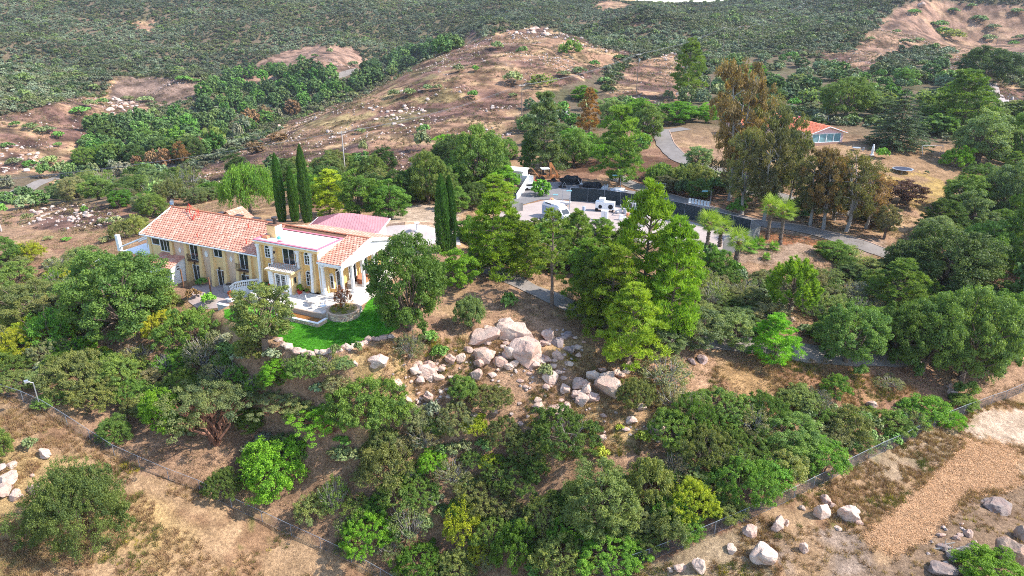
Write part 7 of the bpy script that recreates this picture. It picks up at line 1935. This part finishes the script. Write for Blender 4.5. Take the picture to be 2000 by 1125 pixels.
for i in range(4):
    x = -4.3 + i * 2.15; f = MB(); f.box(x - .1, -.12, bz + .3, x, .04, bz + 2.6); f.box(x + 1.95, -.12, bz + .3, x + 2.05, .04, bz + 2.6); f.box(x, -.12, bz + 2.5, x + 1.95, .04, bz + 2.62); f.box(x, -.12, bz + .3, x + 1.95, .04, bz + .42); o = f.build('window', M_WHITE, h2); MB().box(x, -.03, bz + .42, x + 1.95, .02, bz + 2.5).build('pane', M_SKYG, o)
c = MB(); c.tube((-2.6, 9, bz + 3.3), (-2.6, 9, bz + 5.6), .18, n=10).tube((-2.6, 9, bz + 5.6), (-2.6, 9, bz + 5.8), .28, n=10); c.build('chimney', M_PINK, rf2)
MB().box(-16, 13, bz - 1, -4.8, 23, bz + 2.6).build('side_wing', bpy.data.materials['pink_stucco'], h2); tiles('roof_tiles', rf2, (-16.5, 12.4, bz + 2.6), (12, 0, 0), (0, 5.5, 1.6), 24, 13, M_TILE2, seed=22); tiles('roof_tiles', rf2, (-16.5, 23.6, bz + 2.6), (12, 0, 0), (0, -5.7, 1.6), 24, 13, M_TILE2, seed=23)
MB().box(-5.0, -.3, bz - .8, 5.0, -.15, bz + .2).build('base_wall', simple('brick_base', (.34, .2, .15), .9, scale=8, var=.3), h2)
# small building far left of the bungalow
p = P(1097, 224); s2 = empty('shed', p, 'small white shed with an orange roof among the trees', 'shed', .2); MB().box(-2, -1.6, -1, 2, 1.6, 2.6).build('wall', M_WHITE, s2); tiles('roof_tiles', s2, (-2.5, -2.1, 2.6), (5, 0, 0), (0, 2.2, .9), 10, 5, M_TILE2, seed=24); tiles('roof_tiles', s2, (-2.5, 2.1, 2.6), (5, 0, 0), (0, -2.2, .9), 10, 5, M_TILE2, seed=25); MB().box(.3, -1.66, .2, 1.0, -1.6, 2.1).box(-1.4, -1.66, .6, -.6, -1.6, 1.7).build('window', M_GLASS, s2)
# trampoline
p = P(1762, 336); t = empty('trampoline', p, 'round dark trampoline on the dry yard below the bungalow', 'trampoline'); MB().lathe([(2.0, .72), (2.25, .76), (2.25, .82), (2.0, .84)], 0, 0, 28).build('pad', M_CHROME, t); MB().lathe([(1.9, .84), (.02, .845)], 0, 0, 28).build('mat', simple('dark_mat', (.03, .035, .06), .7), t)
for k in range(6): a = k * 1.047; MB().tube((2.1 * math.cos(a), 2.1 * math.sin(a), 0), (2.1 * math.cos(a), 2.1 * math.sin(a), .75), .04).build('leg', M_CHROME, t)
# swing
p = P(1818, 302); s = empty('swing_frame', p, 'pale swing frame on the slope above the trampoline', 'swing'); m = MB(); L_ = 2.6
for x in (-L_, L_): m.tube((x, -.9, 0), (x, 0, 2.3), .05); m.tube((x, .9, 0), (x, 0, 2.3), .05)
m.tube((-L_, 0, 2.3), (L_, 0, 2.3), .05); m.build('frame_bars', M_AGED, s); MB().tube((-.4, 0, 2.3), (-.4, 0, .5), .02).tube((.4, 0, 2.3), (.4, 0, .5), .02).box(-.5, -.15, .42, .5, .15, .5).build('seat', M_WOOD, s)
# white statue and patio table by the bungalow
p = P(1703, 303); st_ = empty('garden_statue', p, 'tall white garden statue left of the yellow green bush', 'statue'); MB().lathe([(.35, 0), (.3, .3), (.22, .35), (.3, .9), (.36, 1.3), (.25, 1.7), (.34, 2.0), (.12, 2.25), (.2, 2.4), (.18, 2.6), (.04, 2.7)], 0, 0, 14).build('figure', M_WHITE, st_, True); MB().box(-.4, -.4, -.2, .4, .4, .1).build('plinth', M_WHITE, st_)
p = P(1672, 294); t = empty('patio_table', p, 'grey patio table in the cedar shade beside the bungalow', 'table'); MB().lathe([(1.0, .72), (1.0, .77)], 0, 0, 18).build('tabletop', M_CHROME, t)
for k in range(4): a = k * 1.57 + .7; MB().tube((.7 * math.cos(a), .7 * math.sin(a), 0), (.7 * math.cos(a), .7 * math.sin(a), .72), .03).build('leg', M_CHROME, t)
p = P(1684, 296); c = empty('patio_chair', p, 'grey patio chair right of the patio table', 'chair', -1.2); MB().box(-.28, -.28, .4, .28, .28, .46).build('seat', M_CHROME, c); MB().box(-.28, .24, .46, .28, .3, 1.1).build('backrest', M_CHROME, c); m = MB()
for a, b_ in ((-1, -1), (1, -1), (1, 1), (-1, 1)): MB().box(a * .24 - .02, b_ * .24 - .02, 0, a * .24 + .02, b_ * .24 + .02, .4).build('leg', M_CHROME, c)
# kennel fence behind bungalow
wire_fence([(1590,240),(1603,238),(1617,239)], 2.0, 'small white railed pen behind the bungalow roof', 2.4, name='pen_fence', mesh_step=.3, post_mat=M_WHITE)
# grey solar lamp post at left fence
p = P(80, 800); Hh = h_to(p, 742); r = empty('camera_post', p, 'grey post with a bent head by the left fence', 'post', .8); MB().tube((0, 0, -.2), (0, 0, Hh * .9), .06).tube((0, 0, Hh * .9), (-.5, 0, Hh), .06).build('post', M_CHROME, r); MB().box(-.8, -.2, Hh - .1, -.4, .2, Hh + .15).build('post_head', M_CHROME, r)
# far fence and gate on the top right drive
wire_fence([(1968,196),(1985,206),(2005,220),(2040,245)], 2.4, 'wire fence beside the far right driveway', 3.5, name='wire_fence', mesh_step=.3)
wire_fence([(1010,262),(1040,250),(1075,240)], 1.8, 'faint wire fence at the foot of the brown slope', 3.5, name='wire_fence', mesh_step=.3)
# dead logs at the bottom right
random.seed(12)
for i, (x, y) in enumerate(((1845, 1066), (1858, 1078), (1872, 1084), (1838, 1074))):
    p = P(x, y); m = MB(); a = random.uniform(-.6, .6); q = Vector((math.cos(a) * .9, math.sin(a) * .9, random.uniform(0, .35))); m.tube(-q * .7 + Vector((0, 0, .15)), q + Vector((0, 0, .2)), .11, .05, 7); m.tube((0, 0, .2), (.2, .3, .6), .05, .02, 5); o = m.build('driftwood', M_BARK_GREY); o.location = p
    tag(o, ('leftmost', 'second', 'third', 'rightmost')[(1, 2, 3, 0)[i]] + ' bleached dead branch beside the dark corner boulders', 'branch', 'dead branches in the corner')
# ------------------------------------------------------------------ thin summer haze over the valley
HAZE = 0.00007
hm = bpy.data.materials.new('haze'); hm.use_nodes = True; nt = hm.node_tree
nt.nodes.remove(nt.nodes['Principled BSDF']); pv = nt.nodes.new('ShaderNodeVolumePrincipled'); pv.inputs['Density'].default_value = HAZE; pv.inputs['Color'].default_value = (.80, .84, .95, 1); pv.inputs['Anisotropy'].default_value = .2
nt.links.new(pv.outputs[0], nt.nodes['Material Output'].inputs['Volume'])
zlo, zhi = float(GH.min()) - 1, float(GH.max()) + 12
hz = MB().box(-6200, -6200, zlo, 6200, 6200, zhi).build('haze', hm); hz['kind'] = 'stuff'; hz['label'] = 'thin pale haze in the air over the valley'; hz['category'] = 'haze'
# ------------------------------------------------------------------ past the 300 largest of a kind the rest become one mass
def inst_mat_copy(m, mat, name):
    q = m.copy(); q.name = name; q.materials.clear(); q.materials.append(mat); return q
def shrink(cat, keep_n, name, label, lcat, meshes, W0, H0, dz=0.0):
    L = [d for d in PLANTS if d['o'].get('category') in cat]
    L.sort(key=lambda d: -(max(d['W'], d['H']) / zdepth(d['p'])) if 0 < d['x'] < 2000 and d['y'] < 1180 else 0)
    rest = L[keep_n:]
    if not rest: return
    pts = [(d['p'][0], d['p'][1], d['p'][2] + dz * d['H']) for d in rest]; s = np.array([d['W'] / W0 for d in rest]); hz_ = np.array([d['H'] / H0 / max(d['W'] / W0, .01) for d in rest])
    col = np.array([(d['o'].children[0] if d['o'].children else d['o']).color[:3] for d in rest])
    stuff_instances(name, np.array(pts), meshes, s, col, label, lcat, sz=hz_)
    for d in rest:
        for c in list(d['o'].children): bpy.data.objects.remove(c)
        bpy.data.objects.remove(d['o']); PLANTS.remove(d)
shrink(('shrub',), 290, 'small_bushes', 'smallest bushes dotted over the distant slopes and between the trees', 'bushes', [far_shrub(401, 420, .3), far_shrub(402, 380, .3)], 3.6, 2.3)
tm = [inst_mat_copy(PROTO['smalltree%d' % i][0][0], M_LEAFI, 'far_crown') for i in range(2)]
shrink(('tree',), 310, 'small_trees', 'smallest oaks and trees of the far creek and the slopes beyond the bungalow', 'trees', tm, 8., 7., -.05)
shrink(('rock', 'boulder'), 310, 'small_rocks', 'smallest stones scattered over the knoll and the far slopes', 'stones', SROCK, 2.0, 1.25, .15)
# ------------------------------------------------------------------ labels that say which plant or rock is meant
LAND = [((390,500),'the long wing of the yellow mansion'),((545,560),'the mansion front door'),((690,580),'the columned porch'),((620,650),'the green lawn'),((710,600),'the round stone planter'),((1030,660),'the big boulder pile'),((1180,740),'the long split boulder'),
 ((873,430),'the twin front cypresses'),((577,380),'the three cypresses behind the mansion'),((665,430),'the pink hip roof'),((1085,412),'the parked white van'),((1060,345),'the orange backhoe'),((1300,430),'the fenced court'),((1400,450),'the leaning palms'),((1520,430),'the two tall palms'),
 ((1620,265),'the orange roofed house'),((1762,335),'the trampoline'),((1750,230),'the tiered cedar'),((1425,250),'the tallest eucalyptus'),((60,780),'the left fence'),((280,890),'the left fence bend'),((480,990),'the left fence'),((680,1090),'the low end of the left fence'),
 ((1250,1090),'the low end of the right fence'),((1500,990),'the right fence'),((1700,880),'the right fence'),((1930,790),'the far end of the right fence'),((1830,980),'the orange wood chips'),((1620,1010),'the paired field boulders'),((1490,1070),'the biggest field boulder'),
 ((1940,1080),'the dark corner boulders'),((60,960),'the left field boulders'),((165,1000),'the lone bush of the left field'),((160,490),'the bare dirt pad'),((130,410),'the rocky rise'),((1050,60),'the hilltop outcrop'),((670,280),'the wooden pole on the burnt slope'),
 ((1020,200),'the second wooden pole'),((1243,140),'the pole with the transformer'),((300,170),'the grey dirt patch'),((250,220),'the pink boulder slope'),((620,100),'the bare knoll'),((300,325),'the pale roadside boulders'),((90,355),'the valley road'),((680,140),'the upper valley road'),
 ((600,170),'the upper creek'),((450,220),'the creek bend'),((250,280),'the lower creek'),((1850,60),'the bare right hillside'),((1640,120),'the dirt clearing'),((1330,140),'the tall pine by the poles'),((1220,280),'the umbrella pine'),((1600,470),'the lane past the palms'),
 ((1400,680),'the shaded driveway'),((1480,760),'the bare orchard ground'),((1050,580),'the driveway bend'),((1950,570),'the right edge drive'),((1250,500),'the biggest lime pine'),((1540,560),'the upswept pine'),((540,920),'the bright round dome shrub'),((420,820),'the big red limbed manzanita'),
 ((250,570),'the biggest oak left of the mansion'),((790,560),'the oak on the lawn'),((1140,940),'the central clearing'),((880,1040),'the bottom hollow'),((1285,830),'the round pink boulder'),((780,760),'the lower rock scree'),((1380,350),'the upper lane'),((1250,215),'the mulberry row'),((1940,180),'the far right driveway')]
ORD = ['first', 'second', 'third', 'fourth', 'fifth', 'sixth', 'seventh', 'eighth', 'ninth', 'tenth', 'eleventh', 'twelfth', 'thirteenth', 'fourteenth', 'fifteenth', 'sixteenth', 'seventeenth', 'eighteenth', 'nineteenth', 'twentieth'] + ['%dth' % i for i in range(21, 60)]
NUM = ['zero', 'one', 'two', 'three', 'four', 'five', 'six', 'seven', 'eight', 'nine', 'ten', 'eleven', 'twelve', 'thirteen', 'fourteen', 'fifteen', 'sixteen', 'seventeen', 'eighteen', 'nineteen', 'twenty'] + [str(i) for i in range(21, 90)]
def spot(x, y):
    best = min(LAND, key=lambda L: (L[0][0] - x) ** 2 + ((L[0][1] - y) * 1.5) ** 2)
    dx = x - best[0][0]; dy = y - best[0][1]
    if abs(dx) > 1.6 * abs(dy): w = 'left of' if dx < 0 else 'right of'
    else: w = 'behind' if dy < 0 else 'in front of'
    return w, best[1]
for d in PLANTS:
    if 'label' in d['o']: d['fixed'] = True; continue
    w, l = spot(d['x'], d['y']); d['lab'] = '%s %s %s' % (d['look'], w, l)
from collections import defaultdict
_gr = defaultdict(list)
for d in PLANTS:
    if not d.get('fixed'): _gr[d['lab']].append(d)
for lab, ds in _gr.items():
    if len(ds) == 1: ds[0]['o']['label'] = lab; continue
    ds.sort(key=lambda d: d['x'])
    for i, d in enumerate(ds):
        if len(ds) == 2: q = ('left hand', 'right hand')[i]
        elif i == 0: q = 'leftmost'
        elif i == len(ds) - 1: q = 'rightmost'
        else: q = ORD[i] + ' from left'
        d['o']['label'] = q + ' ' + lab
for d in PLANTS:
    if 'group' not in d['o'] and len(d['o']['label'].split()) > 16: d['o']['label'] = ' '.join(d['o']['label'].split()[:16])
_t = defaultdict(int)
for m in bpy.data.meshes: _t['all'] += sum(len(p.vertices) - 2 for p in m.polygons) if len(m.polygons) < 500 else len(m.loops) - 2 * len(m.polygons)
print('TRIS', dict(_t), 'objects', len(sc.objects))
